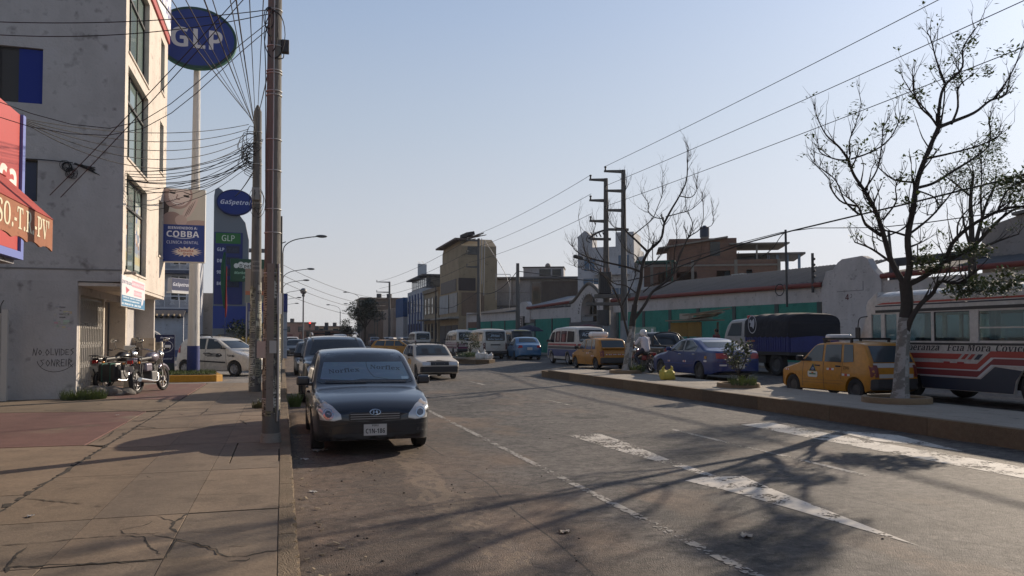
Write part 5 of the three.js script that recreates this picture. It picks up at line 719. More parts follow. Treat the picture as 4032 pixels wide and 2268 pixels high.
const vanText = (a, b, c = '#9fb0be') => canvasTex(512, 256, (x, w, h) => { x.fillStyle = '#0b0d10'; x.fillRect(0, 0, w, h); x.save(); x.translate(w * .5, h * .42); x.rotate(.06); T(x, a, 0, 0, 92, c, 'italic bold'); x.restore(); x.strokeStyle = c; x.lineWidth = 4; x.beginPath(); x.ellipse(w * .5, h * .42, w * .4, h * .3, 0, PI * 1.05, PI * 1.9); x.stroke(); T(x, b, w * .5, h * .82, 46, c); });
const stripe = (c, y0, y1, z0 = .15, z1 = 4.6) => [['stripe', [[z0, y0], [z1, y0], [z1, y1], [z0, y1]], 'L', c, 's', .005], ['stripe', [[-.8, y0], [.8, y0], [.8, y1], [-.8, y1]], 'B', c, 0, .005], ['stripe', [[-.74, y0], [.74, y0], [.74, y1], [-.74, y1]], 'F', c, 0, .005]];
const vanLamps = [['tail_lamp', rrect(.68, .82, .62, 1.08, .02), 'B', mat(.08, .02, .02, .35), 'x', .012], ['headlight', rrect(.4, .72, .66, .82, .03), 'F', lampClear, 'x', .012], ['grille', rrect(-.36, .36, .68, .8, .01), 'F', blackP], ['bumper', rrect(-.8, .8, .34, .54, .04), 'B', darkP, 0, .03], ['number_recess', rrect(-.34, .34, .9, .98, .01), 'B', blackP, 0, .008]];
const redS = mat(.34, .03, .03, .45), blueSt = mat(.015, .035, .14, .45), purpleS = mat(.14, .02, .07, .45), whiteV = () => paint(.60, .59, .57, { clearcoat: .35, roughness: .45 });
const curtainM = mat(.32, .22, .18, .9);
vanBase.shellG = shell(vanBase);
const van = (label, x, z, turn, o, y = RY) => place(car({ ...vanBase, label, ...o }), x, z, turn, y);
van('white van with red and blue stripes and lettered rear window behind the yellow taxi', 15.2, -39.2, 0, { paint: whiteV(), alloy: 6, rimM: rimSilver, wins: vanBase.wins, patches: [...stripe(redS, 1.0, 1.1), ...stripe(mat(.02, .02, .035, .4), .82, .96, .3), ...stripe(blueSt, .42, .8, .3), ...vanLamps, ['curtain', rrect(1.75, 2.1, 1.25, 1.7, .04), 'L', curtainM, 0, .012], ['curtain', rrect(2.6, 2.95, 1.22, 1.6, .08), 'L', mat(.3, .12, .1, .9), 0, .012]], rearM: mat(1, 1, 1, .12, { map: vanText('ACTITUD', 'A MEDIO CIELO SUYO', '#a8b8c4') }) });
const vw = { paint: whiteV(), patches: vanLamps };
van('plain white van with a lettered rear window behind the median bush', 13.5, -51.6, 0, { ...vw, rearM: mat(1, 1, 1, .12, { map: vanText('Jesus', 'Brother Tours Int.') }) });
van('white van with purple and white stripes waiting left of the plain white van', 13.75, -60.8, 0, { paint: whiteV(), patches: [...stripe(purpleS, .55, .72), ...stripe(purpleS, .80, .88), ...stripe(mat(.25, .08, .16, .5), .95, 1.0), ...vanLamps], rearM: mat(1, 1, 1, .12, { map: vanText('Cristo', 'SIEMPRE') }) });
van('white van seen from behind farther down the right carriageway', 13.5, -79, 0, { ...vw, rearM: mat(1, 1, 1, .12, { map: vanText('', 'TURISMO') }) });
van('white high roofed van beyond the purple striped van', 15.4, -68, 0, { ...vw, extra: [['roof_hatch', rbox(.8, .12, 1.2, .05, 0, 2.06, 2.6), whiteM]] });
van('dark van with a pale roof edge beside the light blue sedan', 16.6, -55.5, 0, { paint: paint(.02, .022, .025), patches: [...vanLamps, ['roof_edge', [[-.6, 1.9], [.6, 1.9], [.58, 1.95], [-.58, 1.95]], 'B', mat(.45, .38, .12, .6)]] });
van('white delivery van parked inside the station forecourt', -7.6, -42.5, R(-70), { ...vw, extra: [['roof_rack', Array.from({ length: 7 }, (_, i) => box(1.3, .03, .04, 0, 2.08, 1.4 + i * .45)), whiteM]] }, .15);
van('pale van far down the left carriageway by the median tree', 7.0, -100, PI, { ...vw, paint: paint(.4, .42, .45) }, 0);
// ---- white hatchback leaving the station
const i10S = {
  label: 'white hatchback with a black flame and eagle decal leaving the station forecourt', L: 3.6, W: 1.6, belt: .98, tum: .8, axles: [.66, 3.04], ar: .335, wr: .285, ww: .17, alloy: 7, rimM: rimSilver, r: .09, crown: .035, sm: .09, top: [[0, .68], [.06, .78], [.2, .86], [.72, 1.0], [.85, 1.05], [1.6, 1.46], [1.85, 1.51], [2.4, 1.54], [3.0, 1.5], [3.25, 1.4], [3.5, 1.02], [3.57, .85], [3.6, .7]], bot: [[0, .25], [.3, .2], [3.3, .2], [3.6, .3]], plan: [[0, .52], [.05, .66], [.2, .74], [.5, .79], [3.1, .8], [3.4, .75], [3.6, .62]],
  paint: paint(.66, .64, .60, { clearcoat: .6 }), wins: [[[1.12, 1.06], [1.62, 1.4], [1.98, 1.44], [1.98, 1.03]], [[2.07, 1.03], [2.07, 1.44], [2.6, 1.43], [2.78, 1.1], [2.7, 1.04]]], shield: [[-.62, 1.07], [-.52, 1.44], [.52, 1.44], [.62, 1.07]], rear: [[-.54, 1.08], [-.5, 1.42], [.5, 1.42], [.54, 1.08]],
  patches: [['headlight', [[.38, .72], [.62, .72], [.7, .9], [.62, .95], [.45, .86]], 'F', lampClear, 'x', .012], ['grille', rrect(-.3, .3, .42, .58, .03), 'F', blackP], ['tail_lamp', [[.52, .86], [.72, .86], [.7, 1.2], [.6, 1.2]], 'B', lampRed, 'x', .012], ['side_lamp', [[3.28, .88], [3.44, .9], [3.4, 1.15], [3.3, 1.18]], 'R', lampRed, 's', .008], ['side_headlight', [[.2, .78], [.62, .9], [.66, .98], [.35, .88]], 'R', lampClear, 's', .008], ['side_moulding', [[1.05, .5], [2.75, .56], [2.75, .62], [1.05, .55]], 'R', blackP, 's', .012], ['visor_band', [[-.53, 1.36], [.53, 1.36], [.52, 1.44], [-.52, 1.44]], 'F', mat(.4, .42, .44, .5), 0, .014]],
  seams: [[1.08, .98, 1.0, .32], [2.03, 2.03, 1.03, .3], [2.85, 2.65, 1.0, .6]], handles: [[1.9, .88], [2.68, .9]], mirror: [1.12, 1.06], plateF: [0, .5],
  extra: [['roof_rail', tube([[.54, 1.49, 1.9], [.54, 1.57, 2.05], [.54, 1.57, 2.6], [.54, 1.5, 2.8]], .02), blackP], ['roof_rail', tube([[-.54, 1.49, 1.9], [-.54, 1.57, 2.05], [-.54, 1.57, 2.6], [-.54, 1.5, 2.8]], .02), blackP]],
};
{
  const fl = canvasTex(512, 192, (x, w, h) => { x.clearRect(0, 0, w, h); x.strokeStyle = x.fillStyle = '#15161a'; x.lineWidth = 13; x.lineCap = 'round'; for (const [y0, y1, l, b] of [[70, 40, 20, -30], [90, 60, 0, 24], [110, 100, 60, -28], [125, 130, 120, 26], [95, 80, 40, -20]]) { x.beginPath(); x.moveTo(360, y0); x.bezierCurveTo(280, y0 + b, 200, y1 - b, l, y1); x.stroke(); } x.beginPath(); x.moveTo(340, 60); x.bezierCurveTo(420, 30, 490, 60, 505, 110); x.bezierCurveTo(470, 120, 420, 170, 340, 140); x.fill(); x.fillStyle = '#c9c7c2'; x.beginPath(); x.ellipse(430, 80, 22, 9, .3, 0, 7); x.fill(); });
  i10S.patches.push(['flame_decal', [[1.2, .66], [2.15, .66], [2.15, .95], [1.2, .95]], 'R', mat(1, 1, 1, .5, { map: fl, transparent: true }), 0, .007], ['flame_decal', [[.62, .7], [1.0, .7], [1.0, .86], [.62, .86]], 'R', mat(1, 1, 1, .5, { map: fl, transparent: true }), 0, .007]);
  place(car(i10S), -2.25, -32.5, R(-127), .15);
}
// ---- dark pickup behind the rider
{
  const s = { name: 'pickup_truck', label: 'dark pickup truck with a cargo bed behind the motorcycle rider', cat: 'pickup', L: 5.1, W: 1.76, belt: 1.05, tum: .82, axles: [.9, 3.9], ar: .4, wr: .35, ww: .22, r: .07, crown: .03, sm: .05, top: [[0, .8], [.06, .95], [.3, 1.02], [1.2, 1.1], [1.3, 1.14], [1.95, 1.62], [2.2, 1.68], [3.2, 1.68], [3.4, 1.6], [3.62, 1.08], [3.64, 1.06], [5.08, 1.06], [5.1, .9]], bot: [[0, .4], [.4, .34], [4.8, .36], [5.1, .45]], plan: [[0, .66], [.06, .78], [.3, .86], [.8, .88], [5.0, .88], [5.1, .84]], paint: paint(.02, .024, .028), wins: [[[1.75, 1.1], [2.15, 1.55], [2.55, 1.58], [2.55, 1.1]], [[2.63, 1.1], [2.63, 1.58], [3.2, 1.56], [3.35, 1.12]]], shield: [[-.68, 1.16], [-.56, 1.58], [.56, 1.58], [.68, 1.16]], rear: [[-.58, 1.15], [-.52, 1.52], [.52, 1.52], [.58, 1.15]], patches: [['tail_lamp', rrect(.72, .84, .66, .98, .02), 'B', lampRed, 'x'], ['tailgate', rrect(-.68, .68, .6, 1.0, .02), 'B', darkP, 0, .01]], seams: [[1.6, 1.55, 1.08, .45], [2.59, 2.59, 1.1, .45], [3.5, 3.5, 1.05, .5]], mirror: [1.7, 1.1], extra: [['sports_bar', [tube([[.7, 1.06, 3.75], [.62, 1.55, 3.72], [-.62, 1.55, 3.72], [-.7, 1.06, 3.75]], .035), tube([[.64, 1.5, 3.74], [.74, 1.08, 4.5]], .03), tube([[-.64, 1.5, 3.74], [-.74, 1.08, 4.5]], .03)], blackP], ['bed_liner', box(1.5, .03, 1.35, 0, 1.075, 4.35), blackP]] };
  place(car(s), 16.5, -32.4, 0, RY);
}
// ---- bus, seen from its left side; local x to the right of travel, front at -z
{
  const L = 7.0, W = 2.0, b = thing('city_bus', 'white city bus with red and blue stripes and script lettering beside the taxi', 'bus', [16.3, .06, -14.05]), wht = paint(.56, .56, .56, { clearcoat: .3, roughness: .5, side: THREE.DoubleSide }), H = 2.58, z0 = -3.5, z1 = 3.5;
  const wins = [[-2.95, -2.62], [-2.5, -2.1], [-2.02, -1.05], [-.97, .0], [.22, 1.62], [1.82, 3.1]], sill = 1.42, head = 2.1, arcs = [-2.35 + .0, 1.62];
  const side = (sg) => {
    const path = [[z1, .32]];
    for (const a of [1.62, -1.9]) for (let i = 0; i <= 10; i++) { const t = i / 10 * PI; path.push([a + .56 * Math.cos(t), .32 + .66 * Math.sin(t)]); }
    path.push([z0 + .04, .32], [z0, .5], [z0 + .08, 1.35], [z0 + .42, 2.16], [z0 + .7, 2.42], [z1 - .15, 2.42], [z1, 2.2]);
    const g = prism(path, -.03, .03, wins.map(([a, c]) => rect(a, c, sill, head))); // shape x = z, y = y, depth = x
    return g.rotateY(-PI / 2).translate(sg * (W / 2 - .03), 0, 0);
  };
  b.scale.setScalar(1.05);
  for (const sg of [-1, 1]) obj('side_panel', side(sg), wht, b);
  const cap = []; for (let i = 0; i <= 16; i++) { const t = i / 16 * PI; cap.push([Math.cos(t) * (W / 2) * (1 - .0), 2.40 + .30 * Math.pow(Math.sin(t), .55)]); }
  obj('roof', prism([...cap], z0 + .72, z1 - .1, [], .03), paint(.56, .56, .56, { clearcoat: .3, roughness: .5 }), b);
  obj('roof_front', prism([[z0 + .36, 2.14], [z0 + .34, 2.3], [z0 + .42, 2.46], [z0 + .74, 2.66], [z0 + .74, 2.14]], -W / 2 + .01, W / 2 - .01, [], .03).rotateY(-PI / 2), wht, b);
  obj('front_panel', prism([[z0 - .02, .42], [z0 - .03, .9], [z0 + .05, 1.4], [z0 + .12, 1.4], [z0 + .08, .42]], -W / 2 + .01, W / 2 - .01, [], .01).rotateY(-PI / 2), wht, b);
  obj('rear_panel', box(W - .02, 2.0, .06, 0, 1.42, z1 - .02), wht, b); obj('floor', box(W - .1, .06, L - .2, 0, .78, 0), darkP, b); obj('chassis', box(W * .8, .3, L - .6, 0, .55, 0), blackP, b);
  obj('windshield', prism([[z0 + .06, 1.38], [z0 + .42, 2.16], [z0 + .44, 2.15], [z0 + .085, 1.38]], -W / 2 + .08, W / 2 - .08).rotateY(-PI / 2), glassClear, b);
  const tint = new THREE.MeshPhysicalMaterial({ color: col(.50, .66, .68), roughness: .04, transmission: 1, thickness: 0 }), frm = mat(.42, .42, .42, .4, { metalness: .5 });
  for (const sg of [-1, 1]) wins.forEach(([a, c], i) => {
    const x = sg * (W / 2 - .028), p = obj('window', [box(.03, .035, c - a, x, sill, (a + c) / 2), box(.03, .035, c - a, x, head, (a + c) / 2), box(.03, head - sill, .03, x, (sill + head) / 2, a), box(.03, head - sill, .03, x, (sill + head) / 2, c), ...(i > 3 ? [box(.035, .03, c - a, x, 1.72, (a + c) / 2)] : [])], i === 2 || i === 3 ? blackP : frm, b);
    obj('pane', box(.006, head - sill - .03, c - a - .03, x, (sill + head) / 2, (a + c) / 2), tint, p);
  });
  obj('window_band', [box(.01, .07, L - 1.0, -W / 2 - .003, head + .06, .2), box(.01, .05, L - .9, -W / 2 - .003, sill - .06, .15)], blackP, b);
  // inside
  const seat = mat(.03, .06, .10, .8); for (let i = 0; i < 6; i++) for (const x of [-.5, .5]) { obj('seat', [rbox(.8, .62, .12, .04, x, 1.2, -1.6 + i * .82), rbox(.8, .12, .42, .04, x, .98, -1.8 + i * .82)], seat, b); }
  const cur = mat(.36, .42, .45, .9, { side: THREE.DoubleSide }); for (const z of [-1.2, .55, 1.35, 2.0, 2.9]) { const g = new THREE.PlaneGeometry(.3, .6, 10, 1), p = g.attributes.position; for (let i = 0; i < p.count; i++) p.setZ(i, .03 * Math.sin(p.getX(i) * 45)); g.computeVertexNormals(); obj('curtain', g.rotateY(PI / 2).translate(-W / 2 + .1, 1.78, z), cur, b); }
  obj('ceiling', box(W - .12, .03, L - 1, 0, 2.36, .2), mat(.3, .3, .3, .8), b);
  // stripes on the side facing the median: flat strips in z,y
  const strip = (n, pts, m, d = .004) => obj(n, prism(pts, 0, .003).rotateY(-PI / 2).translate(-W / 2 - d - .002, 0, 0), m, b);
  const rd = mat(.36, .05, .035, .5), dr = mat(.20, .03, .035, .5), nv = mat(.02, .028, .05, .5), wl = mat(.55, .55, .55, .5);
  strip('stripe', [[z0 + .1, 1.02], [-.32, 1.02], [-.2, 1.14], [z0 + .1, 1.14]], rd); for (const z of [-.24, -.07]) strip('stripe', [[z, 1.02], [z + .1, 1.02], [z + .22, 1.14], [z + .12, 1.14]], rd); strip('stripe', [[.1, 1.02], [.22, 1.02], [.34, 1.14], [.22, 1.14]], nv);
  const zig = (y, h) => [[z0 + .02, y], [.25, y], [.6, y + .28], [z1, y + .28], [z1, y + .28 + h], [.53, y + .28 + h], [.18, y + h], [z0 + .02, y + h]].map(([a, c]) => [a, c]);
  // the zigzag rises over the rear wheel; the band below is navy
  strip('stripe', zig(.80, .13), rd); strip('stripe', zig(.64, .13), dr); strip('stripe_edge', zig(.775, .02), wl, .008); strip('stripe_edge', zig(.62, .02), wl, .008);
  strip('lower_band', [[z0 + .03, .33], [-2.48, .33], [-2.40, .61], [z0 + .02, .61]], nv); strip('lower_band', [[-1.32, .33], [1.04, .33], [1.1, .6], [1.25, .82], [1.5, .97], [1.6, .88], [.62, .88], [.27, .6], [-1.4, .6]].filter((p, i) => ![4, 5].includes(i)), nv); strip('lower_band', [[2.2, .33], [z1, .33], [z1, .88], [2.02, .88], [2.15, .6]], nv);
  strip('roof_stripe', [[z0 + .75, 2.335], [z1, 2.335], [z1, 2.375], [z0 + .95, 2.375]], rd); strip('roof_stripe', [[z0 + .7, 2.28], [z1, 2.28], [z1, 2.31], [z0 + .7, 2.31]], nv); strip('reflector', [[.35, 1.2 - .32 + .03], [.52, .91], [.52, .96], [.35, .96]].map(([a, c]) => [a - 1.05, c]), redS, .009); strip('reflector', [[.72, .91], [.9, .91], [.9, .96], [.72, .96]].map(([a, c]) => [a - 1.05, c]), redS, .009);
  const tx = canvasTex(1024, 96, (x, w, h) => { x.clearRect(0, 0, w, h); x.font = 'italic bold 62px serif'; x.fillStyle = '#1b1c22'; x.textBaseline = 'middle'; x.fillText('Esperanza', 60, 46); x.fillText('Fcia Mora', 440, 46); x.fillText('Covicorti', 780, 46); });
  const lt = obj('lettering', new THREE.PlaneGeometry(3.75, .32), mat(1, 1, 1, .5, { map: tx, transparent: true }), b); lt.rotation.y = -PI / 2; lt.position.set(-W / 2 - .006, 1.27, -.36);
  // the writing runs towards the tail, as read from the median side
  const wg = wheelGeo(.46, .24, 0); for (const z of [-1.9, 1.62]) for (const sg of [-1, 1]) { const w = new THREE.Group(); w.name = 'wheel'; w.position.set(sg * (W / 2 - .14), .46, z); if (sg < 0) w.rotation.y = PI; b.add(w); obj('tyre', wg.tyre, rubber, w); obj('rim', wg.rim, mat(.12, .11, .10, .6), w); }
  obj('wheel_arch_lining', [-1.9, 1.62].map(z => box(W - .2, .3, 1.05, 0, .9, z)), blackP, b);
  obj('mirror_arm', [tube([[-W / 2, 2.05, z0 + .42], [-W / 2 - .1, 2.0, z0 + .25], [-W / 2 - .12, 1.75, z0 + .2]], .014), rbox(.05, .3, .16, .02, -W / 2 - .12, 1.62, z0 + .2)], blackP, b);
  const dm = mat(.05, .06, .09, .9); obj('headlight', [ell(.7, .8, .12, .12, 16)].map(p => prism(p, z0 - .06, z0 - .02)), lampClear, b); obj('headlight', [ell(-.7, .8, .12, .12, 16)].map(p => prism(p, z0 - .06, z0 - .02)), lampClear, b);
}
// ---- blue truck with tarpaulin
{
  const t = thing('cargo_truck', 'blue cargo truck with a dark tarpaulin cover bearing a white round emblem', 'truck', [18.75, RY, -25.35]), blu = mat(.025, .035, .19, .55, { map: rep(dirtT, .4) }), tarp = mat(.018, .019, .026, .92, { bumpMap: rep(softN, .5), bumpScale: .03 });
  // bed from z = -2.2 (front) to 2.3
  const bedZ0 = -1.4, bedZ1 = 1.4, w = 1.05;
  obj('bed_floor', box(2.1, .14, 2.8, 0, .85, 0), blackP, t);
  for (const sg of [-1, 1]) { const p = obj('bed_side', box(.06, .72, 2.8, sg * w, 1.26, 0), blu, t); for (let i = 0; i < 19; i++) obj('rib', box(.03, .66, .05, sg * (w + .04), 1.26, -1.32 + i * .146), blu, p); }
  obj('tailgate', box(2.1, .72, .06, 0, 1.26, bedZ1 + .02), blu, t);
  const n = 26, m = 14, pos = [], idx = [], r = rng(9); for (let k = 0; k <= n; k++) { const z = bedZ0 - .02 + (bedZ1 - bedZ0 + .08) * k / n, sagE = Math.min(1, k / 2, (n - k) / 2); for (let i = 0; i <= m; i++) { const a = i / m * PI, c = Math.cos(a), s = Math.sin(a); const x = Math.sign(c) * Math.pow(Math.abs(c), .42) * (w + .07), hh = 1.55 + .82 * Math.pow(s, .42); const hoop = .05 * Math.sin((k / n) * PI * 4) ** 2; pos.push(x * (1 - .02 * (1 - sagE)) + (r() - .5) * .012, (i === 0 || i === m ? 1.45 + .03 * Math.sin(k * 2.1) : hh - hoop * s - (1 - sagE) * .1 * s), z); } }
  for (let k = 0; k < n; k++) for (let i = 0; i < m; i++) { const a = k * (m + 1) + i, b2 = a + 1, c = a + m + 1, d = c + 1; idx.push(a, c, b2, b2, c, d); }
  for (const [k, f] of [[0, 1], [n, 0]]) { const z = pos[k * (m + 1) * 3 + 2]; pos.push(0, 1.5, z); const c = pos.length / 3 - 1; for (let i = 0; i < m; i++) { const a = k * (m + 1) + i; f ? idx.push(c, a, a + 1) : idx.push(c, a + 1, a); } }
  const g = new THREE.BufferGeometry(); g.setAttribute('position', new THREE.Float32BufferAttribute(pos, 3)); g.setIndex(idx); const uvs = []; for (let i = 0; i < pos.length; i += 3) uvs.push(pos[i + 2], pos[i + 1]); g.setAttribute('uv', new THREE.Float32BufferAttribute(uvs, 2)); g.computeVertexNormals(); tarp.side = THREE.DoubleSide; obj('tarpaulin', g, tarp, t);
  const em = canvasTex(256, 320, (x, W, h) => { x.clearRect(0, 0, W, h); x.strokeStyle = '#a9acb4'; x.fillStyle = '#a9acb4'; x.lineWidth = 16; x.beginPath(); x.ellipse(W / 2, h / 2, W * .42, h * .44, 0, 0, 7); x.stroke(); x.beginPath(); x.moveTo(W * .25, h * .62); x.quadraticCurveTo(W * .42, h * .3, W * .7, h * .22); x.quadraticCurveTo(W * .8, h * .5, W * .62, h * .75); x.quadraticCurveTo(W * .52, h * .6, W * .25, h * .62); x.fill(); x.beginPath(); x.arc(W * .32, h * .36, 30, 0, 7); x.fill(); });
  const e = obj('emblem', new THREE.PlaneGeometry(.62, .78), mat(1, 1, 1, .7, { map: em, transparent: true }), t); e.rotation.y = -PI / 2; e.position.set(-w - .1, 1.95, -.8);
  // cab
  const cab = { L: 2.2, W: 1.9, belt: 1.5, tum: .86, axles: [.9, 9], ar: .46, wr: .42, r: .1, crown: .04, sm: .06, top: [[0, 1.3], [.05, 1.42], [.12, 1.5], [.35, 2.05], [.55, 2.2], [1.5, 2.24], [1.75, 2.15], [1.8, 1.9]], bot: [[0, .45], [1.8, .5]], plan: [[0, .8], [.05, .9], [.2, .95], [1.8, .95]] }; cab.L = 1.8; cab.top[cab.top.length - 1][0] = 1.8; const cg = shell(cab), mv = q => { const c = merge(q).clone().translate(0, 0, -3.3); return c; };
  obj('cab', mv(cg), paint(.30, .31, .33), t); for (const ax of ['L', 'R']) obj('cab_window', mv(drape(cg, [[.38, 1.5], [.62, 2.02], [1.35, 2.05], [1.4, 1.5]], ax, .01, .2)), glassMid, t); obj('cab_windshield', mv(drape(cg, [[-.76, 1.52], [-.68, 2.04], [.68, 2.04], [.76, 1.52]], 'F', .012, .2)), glassMid, t); obj('cab_lamp', rbox(.5, .14, .16, .04, 0, 2.28, -2.45), redS, t);
  obj('chassis', [box(.8, .2, 4.4, 0, .68, -.8), box(.3, .3, .6, -.75, .6, -.6)], blackP, t);
  const wg = wheelGeo(.42, .26, 0); for (const z of [-2.4, .45]) for (const sg of [-1, 1]) { const q = new THREE.Group(); q.name = 'wheel'; q.position.set(sg * .86, .42, z); if (sg < 0) q.rotation.y = PI; t.add(q); obj('tyre', wg.tyre, rubber, q); obj('rim', wg.rim, rimDark, q); }
  obj('side_print', box(.01, .06, .5, -w - .09, 1.3, -.9), mat(.28, .1, .05, .6), t);
}
// ---------------------------------------------------------------- far side: market and buildings
const brickT = dataTex(512, 512, (u, v, c) => { const rows = 40, row = Math.floor(v * rows), fx = (u * 12 + (row % 2) * .5) % 1, fy = v * rows % 1, j = fx < .035 || fy < .12, n = PERM[(row * 37 + Math.floor(u * 12 + (row % 2) * .5) * 11) & 65535], s = pfbm(u, v, 6, 4, 2); if (j) { c[0] = .26; c[1] = .235; c[2] = .21; } else { c[0] = .22 + .08 * n + .08 * (s - .5); c[1] = .12 + .03 * n + .04 * (s - .5); c[2] = .085 + .02 * n; } }, true);
const brickM = mat(.62, .62, .62, .92, { map: rep(brickT, .3) }), tealM = wallMat(.045, .235, .185, .3), postM = mat(.07, .085, .08, .8), marketW = wallMat(.52, .49, .48, .22), roofGrey = wallMat(.085, .085, .09, .3), redPipe = mat(.20, .045, .035, .7, { map: rep(stainT, .4) }), doorShadeM = mat(.13, .12, .11, .8);  // last one: dark tone of doors and bars, also painted in for shaded openings
function corrug(x0, x1, z0, y0, z1, y1, period, amp, m, parent, name = 'corrugated_roof') {
  const n = Math.min(400, Math.ceil((x1 - x0) / period * 6)), g = new THREE.PlaneGeometry(x1 - x0, 1, n, 1), p = g.attributes.position, uv = g.attributes.uv;
  for (let i = 0; i < p.count; i++) { const x = p.getX(i) + (x0 + x1) / 2, t = p.getY(i) + .5, w = amp * Math.sin((x - x0) / period * 2 * PI); p.setXYZ(i, x, y0 + (y1 - y0) * t + w, z0 + (z1 - z0) * t); uv.setXY(i, x, t * 3); }
  g.computeVertexNormals(); m = m.clone(); m.side = THREE.DoubleSide; return obj(name, g, m, parent);
}
const MT = -1.4142;
{
  const b = thing('market_hall', 'long market wall with teal panels below a white band, red gutter and grey roof', 'building', [26, .3, -32.2], MT);
  // local x towards the viewer, z towards the road
  obj('upper_wall', bx(-19.4, -.2, 3.12, 3.94, -.3, 0), marketW, b); obj('upper_wall', bx(-47, -25.1, 2.9, 3.75, -.3, 0), marketW, b); obj('back_wall', [bx(-47, -25.1, 0, 2.9, -.6, -.31), bx(-19.5, 28, 0, 2.9, -.6, -.31), bx(-25.1, -24.9, 0, 4.4, -7, -.6), bx(-19.7, -19.5, 0, 4.4, -7, -.6), bx(-25, -19.5, 0, 5, -7.2, -7)], marketW, b);  // passage side walls and far wall added to keep the portal dark inside
  obj('upper_wall', bx(3.1, 28, 0, 3.95, -.3, 0), marketW, b);
  for (const t of [18.8, 15.6, 12.7, 9.9, 6.7, 3.4, .5]) obj('post', bx(-t - .13, -t + .13, 0, 3.12, -.25, .05), postM, b);
  const seams = [18.8, 15.6, 12.7, 9.9, 6.7, 3.4, .5]; for (let i = 0; i < 6; i++) obj('teal_panel', bx(-seams[i] + .13, -seams[i + 1] - .13, 0, 3.12, -.2, 0), tealM, b);
  for (let t = 25.6; t < 46; t += 3.1) { if (Math.abs(t - 31.8) > .5) obj('teal_panel', bx(-t - 2.95, -t - .07, 0, 2.9, -.2, 0), tealM, b); obj('post', bx(-t - .07, -t + .06, 0, 2.9, -.22, .03), postM, b); }
  obj('doorway', bx(-34.7, -31.9, 0, 2.6, -.2, -.05), wallMat(.2, .26, .24), b); obj('door', bx(-33.9, -32.9, 0, 2.2, -.05, .0), doorShadeM, b); each('door_bar', [-33.6, -33.3, -33.1].map(x => bx(x, x + .05, 0, 2.15, .0, .03)), alu, b);
  obj('gutter_pipe', tube([[-19.4, 4.0, .12], [-10, 4.02, .12], [-.2, 3.98, .12]], .13, 20, 10), redPipe, b); obj('gutter_pipe', tube([[-33, 3.9, .15], [-25.2, 4.15, .15]], .12, 6, 10), redPipe, b); obj('gutter_pipe', tube([[3.2, 4.15, .1], [28, 4.35, .1]], .12, 6, 10), redPipe, b);
  corrug(-19.4, -.1, .1, 4.12, -5, 5.5, .26, .03, roofGrey, b); corrug(-33, -25.4, .2, 4.0, -4, 5.0, .5, .07, wallMat(.30, .30, .31, .3), b); corrug(-25, -19.4, -.5, 4.3, -7.1, 5.0, .5, .07, wallMat(.30, .30, .31, .3), b); corrug(-47, -34.5, .25, 3.7, -4, 4.4, .4, .04, roofGrey, b); corrug(3, 28, -.2, 4.3, -6, 5.2, .26, .03, roofGrey, b);
  // pediment over gate four
  const ped = [[-.25, 0], [-.25, 4.0], [-.1, 4.25], [.02, 4.6], [.45, 4.66], [.75, 5.0], [1.0, 5.14], [2.15, 5.2], [2.45, 5.05], [2.7, 4.6], [3.2, 4.1], [3.2, 0]];
  obj('gate_pediment', prism(ped, -.35, .12, [[[.1, .05], [2.9, .05], [2.9, 3.0], [.1, 3.0]]], .03), marketW, b); obj('gate_shutter', bx(.1, 2.9, 0, 3.0, -.3, -.1), wallMat(.05, .052, .06, .4), b);
  for (let i = 0; i < 10; i++) obj('gate_bar', bx(.25 + i * .28, .29 + i * .28, 0, 2.9, -.1, -.05), postM, b);
  obj('pediment_crack', [bx(.7, 2.2, 3.55, 3.58, .12, .123), bx(2.2, 2.24, 3.55, 4.0, .12, .123)], mat(.2, .19, .19, .9), b);
  const n4 = canvasTex(96, 96, (x, w, h) => { x.clearRect(0, 0, w, h); T(x, '4', 40, 50, 70, '#5a2a2a'); x.strokeStyle = '#5a5050'; x.lineWidth = 4; x.beginPath(); x.arc(72, 40, 16, -1.4, 1.8); x.stroke(); }); print('gate_number', n4, .55, .55, b, 1.35, 3.28, .126, 0, { transparent: true });
  obj('roof_gap_beam', [bx(3.3, 7.5, 4.65, 5.0, -1, -.6), bx(3.3, 3.6, 3.95, 4.9, -.6, -.3)], mat(.07, .07, .08, .8), b);
  // arched portal
  const og = []; for (let i = 0; i <= 28; i++) { const u = i / 28 * 2 - 1; og.push([-22.3 + u * 2.75, 4.05 + 1.32 * Math.pow(.5 + .5 * Math.cos(u * PI), .8) - .12 * Math.sin(Math.abs(u) * PI)]); }
  const hole = [[-23.5, .03], [-21.1, .03], [-21.1, 3.2]]; for (let i = 1; i < 16; i++) { const a = i / 16 * PI; hole.push([-22.3 + 1.2 * Math.cos(a), 3.2 + 1.45 * Math.sin(a)]); } hole.push([-23.5, 3.2]);
  const portal = obj('arched_portal', prism([[-25.05, 0], ...og.map(p => [Math.max(-25.05, Math.min(-19.55, p[0])), p[1]]), [-19.55, 0]], -.5, .3, [hole.reverse()], .02), marketW, b);
  obj('portal_cornice', tube(og.map(p => [p[0], p[1] + .05, .3]), .13, 40, 8), mat(.13, .115, .10, .8), portal); obj('portal_grille', [bx(-23.4, -21.2, 2.95, 3.05, -.2, .0), bx(-22.36, -22.24, 3.05, 4.6, -.15, -.05)], doorShadeM, portal); obj('portal_base', bx(-25.1, -19.5, 0, 2.5, .32, .4), mat(.10, .095, .10, .8), portal); obj('portal_sign', bx(-23.2, -21.6, 2.55, 2.9, .3, .36), mat(.2, .2, .2, .8), portal);
